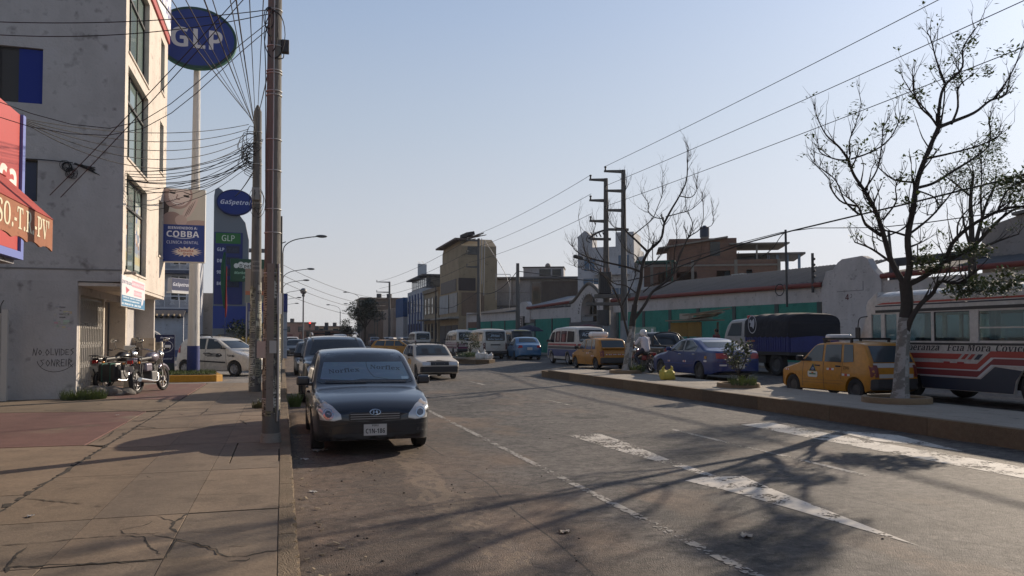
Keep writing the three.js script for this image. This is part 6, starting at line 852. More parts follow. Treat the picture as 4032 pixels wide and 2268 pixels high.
  const at = canvasTex(512, 256, (x, w, h) => { x.clearRect(0, 0, w, h); [...'MERCADO LA UNION'].forEach((ch, i, a) => { const t = PI + (i + .5) / a.length * PI; x.save(); x.translate(w / 2 + Math.cos(t) * 215, h + Math.sin(t) * 215); x.rotate(t + PI / 2); T(x, ch, 0, 0, 44, '#3a3436'); x.restore(); }); }); print('arch_lettering', at, 3.55, 1.78, portal, -22.3, 4.02, .306, 0, { transparent: true });
  
  // small pediment on the left part
  obj('small_pediment', prism([[-35.0, 0], [-35.0, 3.6], [-34.6, 4.3], [-34.2, 4.5], [-33.2, 4.5], [-32.9, 4.3], [-32.6, 3.7], [-32.6, 2.6], [-34.9, 2.6]].filter((p, i) => i !== 8).concat([[-32.6, 2.55], [-35, 2.55]]).slice(1, 8).concat([[-32.6, 2.62], [-35, 2.62]]), -.3, .1, [], .02), marketW, b);
  obj('end_wall', bx(-47.3, -47, 0, 3.9, -6, .1), marketW, b); obj('brick_strip', bx(-47, -44.5, 2.3, 2.9, .003, .03), brickM, b);
  const ts = canvasTex(192, 96, (x, w, h) => { x.fillStyle = '#a8a29c'; x.fillRect(0, 0, w, h); T(x, 'TORTAS', w / 2, h / 2, 50, '#1c1a1c'); }); const sg = thing('painted_sign', 'white sign lettered in black behind the twin concrete poles', 'sign', [23.05, 4.0, -51.2], MT); obj('board', bx(-1.1, 1.1, -.35, .35, -.05, 0), whiteM, sg); print('lettering', ts, 2.1, .66, sg, 0, 0, .004);
  const rs = canvasTex(96, 96, (x, w, h) => { x.fillStyle = '#3c3638'; x.fillRect(0, 0, w, h); T(x, 'E', w / 2, h / 2, 66, '#9b9496'); x.strokeStyle = '#9b9496'; x.lineWidth = 5; x.strokeRect(8, 8, 80, 80); }); const es = thing('parking_sign', 'square dark parking sign with a pale letter on the market wall', 'sign', [20.55, 2.95, -65.9], MT); obj('plate', bx(-.55, .55, -.55, .55, -.04, .12), darkP, es); print('lettering', rs, 1.08, 1.08, es, 0, 0, .124);
}
// shed behind the right end of the market
{
  const b = thing('grey_shed', 'large grey gabled shed rising behind the market roof', 'building', [33, .3, -26], MT);
  obj('wall', prism([[-3.2, 0], [-3.2, 6.6], [-1.5, 7.0], [14, 8.9], [22, 7.5], [22, 0]], -10, 0), wallMat(.27, .25, .24, .2), b); obj('roof_edge', [box(15.8, .14, 10.4, 6.2, 8.05, -5, 0, 0, .122), box(8.3, .14, 10.4, 18, 8.3, -5, 0, 0, -.173)], mat(.12, .115, .11, .8), b); corrug(-3, 22, .05, 5.2, .2, 2.5, .5, .05, wallMat(.2, .195, .19, .3), b, 'corrugated_cladding'); obj('vent', bx(8, 10, 6.9, 7.4, 0, .06), mat(.4, .4, .4, .7), b);
}
// grey commercial block with brick behind the market
{
  const b = thing('grey_block', 'long grey commercial block with panel windows and exposed brick behind the market', 'building', [28, .3, -86], -.4), w = wallMat(.28, .275, .27, .2), RF = .5;
  obj('wall', bx(-6.8, 9.5, 0, 8.2, -6, 0), w, b); obj('roof_slab', bx(-7, 10, 8.2, 8.42, -6.3, RF), mat(.12, .12, .125, .8), b); obj('brick_infill', bx(1.2, 6.2, 5.2, 7.9, .003, .06), wallMat(.14, .12, .105, .3), b); obj('bay_window', bx(.1, 1.15, 5.2, 7.7, .004, .05), glassDark, b); obj('column', bx(6.3, 6.6, 4.6, 8.2, .003, .12), w, b);
  for (const x of [-6.5, -4.35, -2.2]) for (const y of [5.1, 6.65]) obj('wall_panel', bx(x, x + 2.05, y, y + 1.45, .003, .07), wallMat(.33, .33, .34, .3), b);
  corrug(-6.8, 7.6, .1, 5.0, 3.2, 3.5, .45, .05, wallMat(.13, .125, .12, .3), b, 'lower_roof'); obj('lower_wall', bx(-6.8, 7.4, 0, 3.4, 2.6, 2.9), w, b);
  const et = canvasTex(256, 96, (x, w2, h) => { x.fillStyle = '#2a2526'; x.fillRect(0, 0, w2, h); T(x, 'EXITO', w2 * .55, h * .5, 62, '#b8b4b2'); x.fillStyle = '#c9c5c0'; x.fillRect(4, 4, 8, h - 8); }); print('shop_name', et, 2.6, .95, b, -1.9, 2.8, 2.91);
  const h2 = thing('rooftop_room', 'white rooftop room with dark windows on the grey block', 'building', [31, 8.7, -90], -.4); obj('wall', bx(-2.6, 2.4, 0, 1.6, -4, 0), wallMat(.42, .42, .44), h2); each('window', [[-.6, .8], [1.0, 2.1]].map(([a, c]) => bx(a, c, .5, 1.35, .003, .05)), glassDark, h2); obj('tank', sph(.35, .4, 1.8, -.8, 1, 1.1, 1), mat(.25, .22, .2, .8), h2); obj('parapet', bx(-2.7, 2.5, 1.55, 1.68, -4.1, .1), darkP, h2);
}
// white tower house with blue glass
{
  const b = thing('tower_house', 'narrow white tower house with blue glazed windows behind the twin poles', 'building', [30.8, .3, -69.2], -.62), w = wallMat(.46, .47, .50, .2), bg = new THREE.MeshPhysicalMaterial({ color: col(.06, .12, .2), roughness: .1 });
  obj('wall', bx(-3.4, 2.2, 0, 10.2, -6, 0), w, b); obj('top_room', bx(.4, 2.2, 10.2, 11.6, -4, 0), w, b); obj('top_window', bx(.9, 1.5, 10.6, 11.3, .003, .05), glassDark, b); obj('corner_turret', [bx(-3.4, -1.9, 10.2, 11.2, -2, 0), prism([[-3.5, 11.2], [-1.8, 11.2], [-2.65, 11.9]], -2, .05)], w, b); obj('balcony', bx(-1.6, 1.8, 7.4, 7.6, 0, .7), w, b);
  for (const [x0, x1, y0, y1] of [[-2.8, -1.6, 7.8, 9.2], [-2.9, -.7, 4.4, 6.2], [-.4, 1.9, 4.4, 6.2], [-2.9, -.7, 6.4, 7.2], [.6, 1.8, 8.0, 9.4]]) win(b, x0, x1, y0, y1, .02, 2, 1, w, bg, .08);
  obj('side_wall', bx(2.2, 4.6, 0, 6.2, -6, -.3), w, b); obj('steel_canopy', [bx(2.3, 6, 8.6, 8.75, -3, -.5), bx(5.7, 5.85, 5.8, 8.6, -.7, -.55), bx(5.2, 5.3, 5.8, 8.6, -.7, -.55)], mat(.02, .08, .06, .6), b); each('side_window', [[2.5, 3.2], [3.5, 4.3]].map(([a, c]) => bx(a, c, 2.6, 5.2, -.3, -.26)), bg, b);
}
// unfinished brick building
{
  const b = thing('brick_building', 'unfinished brick building with concrete columns and an open upper storey', 'building', [41.3, .3, -71.5], -.44); b.scale.y = .93; const cc = wallMat(.22, .20, .18, .3);
  const op = [[-3.8, -2.2, 7.0, 8.8], [-1.9, .2, 7.0, 8.8], [2.2, 3.6, 7.2, 8.9], [5.2, 5.8, 7.8, 9.0]]; obj('wall', prism(rect(-9, 8.5, 0, 10.1), -.3, 0, [...op.map(q => rect(...q)), rect(-5.5, 6.5, 3.3, 5.9)]), brickM, b); obj('inner_wall', [bx(-9, 8.5, 0, 10, -3.4, -3.2), bx(-9, -8.8, 0, 10, -3.2, -.3), bx(8.3, 8.5, 0, 10, -8, -.3), bx(-9, 8.5, 9.9, 10.09, -8, -.3), bx(-9, 8.5, 6.0, 6.2, -3.2, -.3)], brickM, b); obj('floor_slab', [bx(-9.1, 8.6, 6.0, 6.25, -8.1, .35)], cc, b); obj('floor_slab', bx(-9.1, 8.6, 9.4, 9.6, -8.1, .12), cc, b); for (const x of [-9, -4.6, -.4, 4.0, 8.3]) obj('column', bx(x, x + .3, 3, 10.1, .003, .08), cc, b);
  obj('wing', bx(8.5, 9.6, 0, 7.0, -8, -.3), brickM, b); obj('wing_parapet', bx(8.4, 9.7, 7.0, 7.2, -8.1, -.2), cc, b);
  obj('upper_room', bx(-2.6, 4.3, 10.1, 12.6, -6, -.4), brickM, b); obj('slant_roof', box(7.2, .16, 6.4, -.2, 12.1, -3, 0, 0, .16), cc, b); obj('thin_roof', bx(3.5, 9.5, 11.8, 11.95, -6, .2), cc, b); each('roof_post', [bx(6.2, 6.35, 10.1, 11.8, -.2, 0), bx(9.1, 9.25, 10.1, 11.8, -.2, 0), bx(-4.4, -4.3, 10.1, 11.6, -.3, -.2)], cc, b);
  obj('window', bx(1.6, 2.6, 10.6, 12.2, -.4, -.34), glassDark, b);
  for (let i = 0; i < 7; i++) obj('veranda_post', bx(-5.4 + i * 1.9, -5.25 + i * 1.9, 3, 6.0, .4, .55), cc, b); for (let i = 0; i < 14; i++) obj('grille_bar', bx(3 + i * .25, 3.08 + i * .25, 3.3, 5.9, .1, .16), cc, b); obj('veranda_roof', box(14, .12, 1.6, .5, 6.05, .9, .12), cc, b);
  const tk = obj('water_tank', cyl(.5, .5, 1.1, 1.2, 13.5, -2, 0, 0, 0, 16), mat(.02, .03, .06, .5), b); obj('tank_stand', bx(.8, 1.6, 12.55, 12.95, -2.4, -1.6), cc, b); obj('tank_lid', cyl(.4, .15, .25, 1.2, 14.17, -2), mat(.02, .03, .06, .5), tk);
  for (let i = 0; i < 6; i++) obj('starter_bar', tube([[-8 + i * 3.1, 10, -.5], [-8 + i * 3.1 + .1, 11 + (i % 2) * .4, -.5]], .03), mat(.09, .05, .04, .8), b);
}
{
  const b = thing('pale_blue_house', 'pale blue house with barred windows and an open roof terrace', 'building', [49.4, .3, -70.5], -.5), w = wallMat(.20, .28, .40, .2), cc = wallMat(.16, .15, .15, .3);
  obj('wall', bx(-4.4, 3.4, 0, 8.4, -8, 0), w, b); for (const [a, c] of [[-2.4, 1.2], [1.6, 3.2]]) win(b, a, c, 5.9, 7.2, .02, 4, 1, mat(.1, .11, .13, .6), glassDark, .08); obj('terrace_roof', bx(-4.8, 3.8, 10.1, 10.3, -8, .3), cc, b); for (const x of [-4.2, -1.2, 0, .9, 1.9, 3.1]) obj('terrace_post', bx(x, x + .25, 8.4, 10.1, -.3, -.05), w, b); obj('terrace_wall', bx(-4.2, -1.2, 8.4, 10, -1, -.6), wallMat(.14, .15, .17), b);
  const b2 = thing('teal_parapet_house', 'low house with a pale teal parapet behind the market roof', 'building', [36.5, .3, -57], MT); obj('wall', bx(-8, 7, 0, 6.0, -4, 0), wallMat(.15, .27, .29, .2), b2); obj('chimney', bx(-.4, .9, 6.0, 6.7, -1, -.2), wallMat(.4, .42, .42), b2); obj('white_wall', bx(-14, -8.2, 0, 5.4, -3, 0), marketW, b2); obj('slot', bx(-12, -9.6, 4.3, 4.6, .003, .05), doorShadeM, b2);  // the slot is a dark strip painted in for a shaded opening
}
// row along the far side of the avenue, local x away from the viewer is -z; they face the street on -x
function block(name, label, x, z0, z1, h, wm, depth = 9) { const b = thing(name, label, 'building', [x, .2, z0], -PI / 2); obj('wall', bx(-(z0 - z1) + 0, 0, 0, h, -depth, 0), wm, b); return b; }
{
  // local +x runs towards the viewer (+z), +z faces the avenue (-x)
  const b = block('beige_house', 'beige three storey house with a broken tiled roof and dark window band', 18.6, -83, -93.6, 10.3, wallMat(.33, .26, .17, .2), 4.4);
  obj('window_band', bx(-9.8, -1.2, 6.6, 8.0, .003, .06), mat(.05, .035, .032, .6), b); obj('window_band_side', bx(.003, .06, 6.6, 8.0, -1.9, .05), mat(.05, .035, .032, .6), b); obj('attic_wall', prism([[-10.6, 10.3], [-10.6, 11.6], [-9.2, 12.6], [-2, 12.6], [0, 11.6], [0, 10.3]], -4.3, -.3), wallMat(.30, .24, .16, .2), b);
  for (const [x, y] of [[-8.6, 10.5], [-6, 10.5], [-3.2, 10.5]]) obj('attic_window', bx(x, x + 1.4, y, y + 1.4, -.4, -.34), glassDark, b); obj('attic_window_side', bx(.003, .06, 10.6, 11.5, -2.4, -1), glassDark, b);
  const rt = mat(.10, .075, .065, .85); for (let i = 0; i < 13; i++) obj('roof_sheet', box(.78, .08, 3.2, -10.4 + i * .83, 12.75 + .12 * (i % 2) - .1 * Math.abs(i - 6) * .3, -1.6, .22 + (i % 3) * .05, 0, (i % 2 - .5) * .1), rt, b); obj('eave', bx(-10.9, .3, 12.2, 12.4, -.5, .5), rt, b); obj('roof_junk', [box(1.6, .4, 1, -2.2, 13.1, -1.5, .2, .3, .1), box(.9, .5, .7, -3.9, 13.2, -2, 0, .5, .2), sph(.35, -5, 13.2, -1.6)], mat(.06, .05, .05, .9), b);
  obj('lower_awning', bx(-10.6, .2, 3.5, 3.7, 0, 1.2), wallMat(.3, .28, .25), b); each('ground_shutter', [[-10.2, -7], [-6.6, -3.6], [-3.2, -.4]].map(([a, c]) => bx(a, c, 0, 2.8, .003, .06)), mat(.06, .055, .06, .7), b); obj('mesh_panel', [bx(-10.4, -5.2, 4.2, 6.4, .05, .1)], wallMat(.36, .37, .38), b); obj('mesh_panel', bx(-4.6, -.5, 4.2, 6.4, .05, .1), wallMat(.38, .36, .34), b); obj('brick_side', bx(.003, .05, 3.8, 6.4, -2.9, -.3), wallMat(.2, .14, .1), b);
  const c = block('ochre_house', 'ochre two storey house with tall windows beside the beige house', 18.5, -94.2, -104, 7.3, wallMat(.30, .25, .18, .2)); for (let i = 0; i < 4; i++) { win(c, -9.2 + i * 2.4, -8 + i * 2.4, 4.4, 6.6, .03, 1, 2, darkP, glassDark, .08); win(c, -9.2 + i * 2.4, -8 + i * 2.4, 1.2, 3.2, .03, 1, 2, darkP, glassDark, .08); } obj('canopy', bx(-9.8, 0, 3.6, 3.75, 0, 1), mat(.12, .11, .1, .8), c); obj('parapet', bx(-9.9, .1, 7.2, 7.7, -.2, .25), wallMat(.2, .17, .13), c);
  const d = block('grey_blue_house', 'pale grey three storey house with a glazed top floor and blue end wall', 18.4, -104.3, -118, 8.2, wallMat(.40, .43, .48, .2)); obj('top_floor', bx(-13.4, -.2, 8.2, 9.9, -8, -.6), wallMat(.10, .11, .13), d); for (let i = 0; i < 8; i++) obj('top_window', bx(-13.1 + i * 1.6, -11.9 + i * 1.6, 8.5, 9.7, -.6, -.53), new THREE.MeshPhysicalMaterial({ color: col(.35, .38, .4), roughness: .1 }), d); obj('roof_slab', bx(-13.8, .4, 9.9, 10.1, -8.4, .2), mat(.09, .09, .1, .8), d); for (let i = 0; i < 5; i++) for (const y of [1.4, 4.9]) win(d, -12.9 + i * 2.5, -11.8 + i * 2.5, y, y + 2, .03, 1, 2, mat(.05, .07, .14, .6), glassDark, .09); for (let i = 0; i < 5; i++) obj('pilaster', bx(-11.4 + i * 2.5, -11.0 + i * 2.5, 0, 7.6, .003, .15), mat(.05, .08, .2, .7), d); obj('side_window', bx(.003, .06, 8.5, 9.6, -4, -1), glassMid, d);
  const e = thing('blue_wall_house', 'house with a deep blue upper wall at the end of the row', 'building', [17.9, .2, -119]); obj('wall', bx(0, 10, 0, 4.6, -8, 0), wallMat(.42, .42, .44), e); obj('blue_wall', bx(-.05, 10, 4.62, 7.6, -8, .05), wallMat(.02, .07, .2), e); each('window', [bx(1, 1.8, 1.6, 3.4, .003, .05), bx(2.6, 3.4, 1.6, 3.4, .003, .05)], glassDark, e);
  const bb = thing('billboard', 'grey roadside billboard panel on a roof with two lamp arms', 'billboard', [19.6, 10.2, -112], .5); bb.scale.setScalar(.5); obj('panel', bx(-1.6, 1.6, .4, 4.4, -.1, .1), mat(.32, .35, .38, .7), bb); each('leg', [bx(-1.2, -1.1, -.1, .4, -.05, .05), bx(1.1, 1.2, -.1, .4, -.05, .05)], steel, bb); each('lamp_arm', [tube([[-.8, 4.3, .1], [-2.4, 4.9, 1.2], [-3.0, 4.8, 1.6]], .05), tube([[.6, 4.3, .1], [-1.0, 5.1, 1.2], [-1.6, 5.0, 1.6]], .05)], steel, bb);
}
// end of the avenue
{
  const BR = wallMat(.22, .15, .11, .2), list = [['brown_block', 'low brown block closing the avenue beyond the far lamp posts', -14, 12, -215, 8.6, wallMat(.20, .15, .11, .2)], ['brick_block', 'brick block with a flat roof beyond the traffic light', 24, 10, -175, 8.4, BR], ['dark_block', 'dark brick block with a ledge behind the median tree', 20, 9, -150, 9.3, wallMat(.15, .12, .10, .2)], ['pink_block', 'pinkish low house in the far cluster down the avenue', 2, 9, -190, 5.2, wallMat(.36, .24, .2, .2)], ['cream_block', 'cream low house in the far cluster down the avenue', 12, 7, -196, 4.4, wallMat(.45, .4, .3, .2)], ['white_block', 'narrow white house in the far cluster down the avenue', -5.5, 4, -182, 5.4, wallMat(.5, .49, .47, .2)], ['rust_block', 'rust coloured low sheds in the far cluster down the avenue', 9, 8, -176, 3.2, wallMat(.25, .12, .08, .2)]];
  for (const [n, l, x, w, z, h, m] of list) { const b = thing(n, l, 'building', [x, .0, z]); obj('wall', bx(-w / 2 - 1, w / 2 + 1, 0, h, -10, 0), m, b); obj('parapet', bx(-w / 2 - 1.2, w / 2 + 1.2, h - .3, h, -10.2, .25), wallMat(.16, .13, .11), b); const nW = Math.max(2, w / 3 | 0); for (let i = 0; i < nW; i++) { const xx = -w / 2 + i * (w / nW); obj('window', bx(xx, xx + 1.2, h * .55, h * .55 + 1.3, .003, .06), glassDark, b); obj('door', bx(xx + .3, xx + 1.8, 0, 2.3, .003, .06), mat(.07 + .1 * (i % 2), .07, .07, .8), b); } each('water_tank', [cyl(.5, .5, .9, -w * .2, h + .45, -3), cyl(.5, .5, .9, -w * .2 + 2, h + .45, -3)], mat(.05, .05, .055, .7), b); }
  for (const [z, h, m, l] of [[-100, 5.5, wallMat(.38, .34, .3, .2), 'cream shop row on the left side past the red sign'], [-122, 7, wallMat(.24, .2, .17, .2), 'brown two storey house on the left side of the avenue'], [-150, 5, wallMat(.42, .4, .38, .2), 'pale house on the left side near the end of the avenue']]) { const b = thing('street_house', l, 'building', [-4.5, .14, z]); obj('wall', bx(-8, 0, 0, h, -20, 0), m, b); obj('canopy', bx(0, 1, 2.7, 2.85, -19, -1), redM, b); each('door', [-4, -9, -14].map(q => bx(.003, .06, 0, 2.4, q - 2, q)), doorShadeM, b); each('window', [-4, -9, -14].map(q => bx(.003, .06, 3.2, 4.4, q - 2, q)), glassDark, b); }
  for (const [z, h, m, l] of [[-122, 6.4, wallMat(.3, .24, .2, .2), 'tan house behind the far utility pole'], [-150, 5.5, wallMat(.34, .33, .32, .2), 'grey house far along the right side']]) { const b = thing('street_house', l, 'building', [17.9, .2, z - 8]); obj('wall', bx(0, 9, 0, h, -14, 0), m, b); each('window', [1, 3.4, 5.8].map(q => bx(q, q + 1.2, 3.2, 4.6, .003, .06)), glassDark, b); obj('shopfront', bx(.4, 7, 0, 2.5, .003, .08), doorShadeM, b); }  // shopfront is a flat dark panel painted in for the shaded interior
}
// ---------------------------------------------------------------- poles, lamps, cables
const poleM = mat(.175, .165, .15, .9, { map: rep(stainT, .7), bumpMap: rep(grainN, 2), bumpScale: .004 }), galv = mat(.45, .44, .42, .5, { metalness: .4 }), ironM = mat(.035, .036, .04, .6);
function flyers(seed, n) { return canvasTex(512, 1024, (x, w, h) => { x.clearRect(0, 0, w, h); const r = rng(seed); for (let i = 0; i < n; i++) { const X = r() * w, Y = r() * h, W = 50 + r() * 80, H = 40 + r() * 90; x.save(); x.translate(X, Y); x.rotate((r() - .5) * .16); const g = 120 + r() * 75 | 0; x.fillStyle = `rgb(${g},${g - 5},${g - 16 - (r() * 14 | 0)})`; x.beginPath(); x.moveTo(0, r() * 10); for (let k = 1; k <= 6; k++) x.lineTo(W * k / 6, r() * 12); for (let k = 5; k >= 0; k--) x.lineTo(W * k / 6, H - r() * 18); x.fill(); x.fillStyle = '#3b3836'; if (r() < .75) for (let k = 0; k < 5; k++) x.fillRect(6 + r() * 10, 10 + k * H / 6, (W - 20) * (.4 + r() * .6), 2 + r() * 6); x.restore(); } for (let i = 0; i < n * 2; i++) { x.fillStyle = 'rgba(40,34,30,.5)'; x.fillRect(r() * w, r() * h, 3 + r() * 24, 2 + r() * 10); } }); }
const ringAt = (r, y, t = .012) => new THREE.TorusGeometry(r, t, 5, 24).rotateX(PI / 2).translate(0, y, 0);
{
  const p = thing('utility_pole', 'concrete utility pole with steel bands and torn notices at the kerb beside the dark sedan', 'pole', [-.15, .15, -11.6]), H = 9.6, rr = y => .122 - .038 * y / H;
  obj('shaft', cyl(rr(0), rr(H), H, 0, H / 2, 0, 0, 0, 0, 28), poleM, p);
  for (const y of [.62, 1.48, 2.42, 3.0, 3.34, 3.9, 4.35, 5.0, 5.06, 5.32, 5.36, 5.72, 6.25]) obj('band', ringAt(rr(y) + .004, y, .009), galv, p);
  obj('conduit', tube([[.09, .3, .1], [.085, 2.55, .1]], .022), steel, p); obj('conduit', tube([[.0, 2.3, .108], [-.005, 7, .095]], .010), galv, p); obj('channel_cover', box(.1, 2.1, .05, -.02, 1.5, .122), mat(.24, .21, .18, .8, { map: rep(stainT, .6) }), p); obj('cable_down', tube([[.02, 6.3, .1], [-.13, 5.9, .02], [-.12, 5.4, .05], [-.1, 3.3, .08]], .007, 16, 5), cableM, p);
  const fg = new THREE.CylinderGeometry(rr(2.5) + .006, rr(.35) + .006, 2.15, 28, 1, true).translate(0, 1.45, 0); obj('notices', fg, mat(1, 1, 1, .9, { map: flyers(5, 190), transparent: true, alphaTest: .4 }), p);
  obj('torn_notice', new THREE.PlaneGeometry(.16, .24, 3, 3).rotateY(-.7).translate(-.14, 1.32, .09), mat(.45, .43, .4, .9, { side: THREE.DoubleSide }), p); obj('torn_notice', new THREE.PlaneGeometry(.1, .18).rotateY(.2).translate(.02, 1.36, .155), mat(.42, .4, .37, .9, { side: THREE.DoubleSide }), p); obj('printed_notice', new THREE.PlaneGeometry(.09, .3).rotateY(.7).translate(.102, 1.98, .09), mat(.55, .54, .52, .9, { side: THREE.DoubleSide }), p);
  obj('junction_box', rbox(.11, .19, .1, .012, .15, 5.74, 0), darkP, p); obj('box_cable', tube([[.13, 5.63, .03], [.12, 5.55, .06], [.05, 5.52, .09]], .008, 8, 5), cableM, p);
  const c = []; for (let i = 0; i < 5; i++) { const r = .1 + .03 * i; c.push(new THREE.TorusGeometry(r * .7, .006, 5, 20).rotateY(i * .7).scale(1, 2.2, 1).translate(-.08 + .02 * i, 6.1 - i * .06, .1)); } obj('coiled_cable', c, cableM, p); obj('pole_base', cyl(.15, .135, .16, 0, .05, 0, 0, 0, 0, 20), concrete, p);
}
{
  const p = thing('utility_pole', 'notice covered concrete pole tangled with cables at its top', 'pole', [-.72, .15, -22.4]), H = 7.78, rr = y => .165 - .06 * y / H;
  obj('shaft', cyl(rr(0), rr(H), H, 0, H / 2, 0, 0, 0, 0, 24), poleM, p); obj('cap', cyl(rr(H), .03, .18, 0, H + .09, 0), poleM, p); for (const y of [6.3, 6.9, 7.2, 5.2]) obj('band', ringAt(rr(y) + .006, y), galv, p); obj('meter_box', rbox(.22, .34, .14, .015, -.02, 5.45, .14), mat(.3, .29, .27, .7), p);
  obj('notices', new THREE.CylinderGeometry(rr(3) + .007, rr(.2) + .007, 2.9, 24, 1, true).translate(0, 1.6, 0), mat(1, 1, 1, .9, { map: flyers(8, 150), transparent: true, alphaTest: .4 }), p); const nt = canvasTex(128, 64, (x, w, h) => { x.fillStyle = '#8b867e'; x.fillRect(0, 0, w, h); T(x, 'ALQUILO', 64, 18, 24, '#222'); T(x, 'VIVIENDA', 64, 44, 22, '#222'); }); obj('printed_notice', new THREE.CylinderGeometry(rr(3.3) + .008, rr(3) + .008, .3, 16, 1, true, -.8, 1.6).translate(0, 3.45, 0), mat(1, 1, 1, .9, { map: nt }), p);
  const r = rng(12), c = []; for (let i = 0; i < 26; i++) { const y = 6.4 + r() * .9, a = r() * 6.3; c.push(tube([[Math.cos(a) * .1, y, Math.sin(a) * .1], [Math.cos(a + 1) * .28 - .1, y - .15 + r() * .3, Math.sin(a + 1) * .25], [-.25 - r() * .3, y - .3 - r() * .3, (r() - .5) * .3], [Math.cos(a + 3) * .12, y - .5 - r() * .3, .1]], .008, 14, 4)); } for (let i = 0; i < 7; i++) c.push(new THREE.TorusGeometry(.2 + .04 * i * .4, .008, 4, 18).scale(.7, 1.3, 1).rotateY(i * .5).translate((r() - .5) * .12, 5.35 - r() * .2, .12)); obj('tangled_cables', c, cableM, p);
}
function cable(label, group, pts, r = .011, sag = 0) {
  let q = pts; if (pts.length === 2) { q = []; for (let i = 0; i <= 10; i++) { const t = i / 10; q.push([0, 1, 2].map(k => pts[0][k] + (pts[1][k] - pts[0][k]) * t - (k === 1 ? sag * 4 * t * (1 - t) : 0))); } }
  tag(obj('overhead_cable', tube(q, r, q.length * 3, 5), cableM), label, 'cable', group);
}
const P2 = [-.75, 7.55, -22.3], rc = rng(99), ext = (a, b, k) => a.map((v, i) => a[i] + (b[i] - a[i]) * k);
{
  const g1 = 'cables fanning up from the notice covered pole', l1 = 'black cable fanning up from the tangled pole top over the pavement';
  // overhead runs towards poles behind the viewer
  [-1.34, -1.2, -1.04, -.84, -.75, -.57, -.51, -.38, -.25].forEach((x, i) => cable(l1, g1, [[P2[0], P2[1] - .05 * i, P2[2]], ext(P2, [x, 5.42, -9], 1.4)], i % 3 ? .006 : .009, .08));
  const gb = 'service cables from the tangled pole to the white building', lb = 'sagging black service cable between the tangled pole and the white building';
  for (let i = 0; i < 9; i++) cable(lb, gb, [[-.9, 7.0 - i * .07, -22.3], [-5.0 + rc() * .2, 5.95 - .06 * rc(), -21.12 + .04]], .008 + .004 * rc(), .35 + rc() * .5);
  for (let i = 0; i < 5; i++) cable('thin black cable from the tangled pole to the red sign corner', 'cables to the red sign panel', [[-.95, 7.5 - i * .13, -22.2], [-4.66, 5.72 - .02 * i, -16.25]], .009, .25 + .13 * i);
  for (let i = 0; i < 4; i++) cable('slack black cable from the tangled pole along the white building windows', 'slack cables crossing the clinic windows', [[-.9, 6.75 - i * .12, -22.35], [-2.2, 6.0 - i * .1, -22.6 - i * .3], [-3.8, 5.75 - i * .12 - rc() * .2, -22.6 - i * .5], [-4.0 + .2, 5.6, -21.9 - i * .4]], .008);
  cable('twin black cable from the tangled pole down to the clinic sign', 'twin cables to the clinic sign', [[-.85, 6.7, -22.5], [-3.1, 6.68, -28]], .012, .25); cable('black cable dropping from the tangled pole to the fuel price totem', 'cables to the totem', [[-.8, 6.3, -22.5], [-2.75, 9.9, -47.6]], .02, .1);
  cable('level black cable from the banded pole to the left past the building', 'level cables off the banded pole', [[-.2, 6.42, -11.6], [-4.6, 6.0, -12.2]], .007, .12); cable('level black cable from the banded pole to the left past the building', 'level cables off the banded pole', [[-.2, 6.36, -11.6], [-4.6, 5.85, -12.2]], .007, .2);
  cable('long slack cable rising from the left past the oval sign', 'slack cables past the oval sign', [[-5.4, 5.6, -12], [-3.6, 4.95, -12.8], [-2.4, 4.95, -13.2], [-.25, 6.3, -11.8]], .006); cable('long slack cable rising from the left past the oval sign', 'slack cables past the oval sign', [[-5.4, 5.35, -12], [-3.6, 4.75, -12.8], [-2.2, 4.85, -13], [-.25, 6.2, -11.8]], .006);
  cable('steep black cable rising from the red awning over the pavement', 'steep cables off the red awning', [[-2.8, 3.42, -10.8], [-.5, 5.46, -9]], .0055, .03); cable('steep black cable rising from the red awning over the pavement', 'steep cables off the red awning', [[-2.68, 3.4, -10.8], [-.4, 5.5, -9]], .0055, .03);
  cable('black cable from the banded pole top to the tangled pole', 'cables between the left poles', [[-.2, 5.7, -11.6], [-.72, 7.8, -22.4]], .010, .05);
  cable('black cables strung along the grey side wall', 'cables clipped to the grey wall', [[-5.0, 5.95, -21.15], [-5.8, 5.98, -21.15], [-7, 5.93, -21.15]], .012);
  const cc = thing('cable_coil', 'coiled black cable bundles hanging on the grey side wall', 'cable', [-5.1, 5.85, -21.13]), cg = []; for (let i = 0; i < 16; i++) cg.push(new THREE.TorusGeometry(.07 + .012 * (i % 5), .006, 4, 18).scale(1, 1 + .3 * Math.sin(i * 2.1), 1).rotateZ(i).translate((i < 8 ? -.03 : .08) + .03 * Math.sin(i * 3), (i < 8 ? 0 : -.17) + .03 * Math.cos(i * 5), -.03 + .006 * i)); obj('coil', cg, cableM, cc);
}
// street lamps along the left kerb
function lamp(x, z, h, arm, label, dir = 1, group) {
  const p = thing('street_lamp', label, 'street lamp', [x, .15, z], 0, group);
  obj('post', cyl(.10, .06, h - 1, 0, (h - 1) / 2, 0, 0, 0, 0, 10), ironM, p); obj('arm', tube([[0, h - 1.1, 0], [dir * .12, h - .5, 0], [dir * .6, h - .12, 0], [dir * arm * .7, h + .12, 0], [dir * arm, h + .22, 0]], .035, 20, 6), ironM, p);
  obj('lamp_head', [sph(.3, dir * (arm + .25), h + .24, 0, 1.25, .34, .5, 12)], mat(.10, .10, .105, .5), p); return p;
}
lamp(-.05, -52, 7.9, 2.2, 'first curved arm street lamp beyond the tangled pole'); [[-75, 7.7], [-90, 7.7], [-108, 7.6], [-128, 7.6], [-150, 7.6]].forEach(([z, h]) => lamp(-.05, z, h, 2.3, 'curved arm street lamp in the row down the left kerb', 1, 'street lamps receding along the left kerb'));
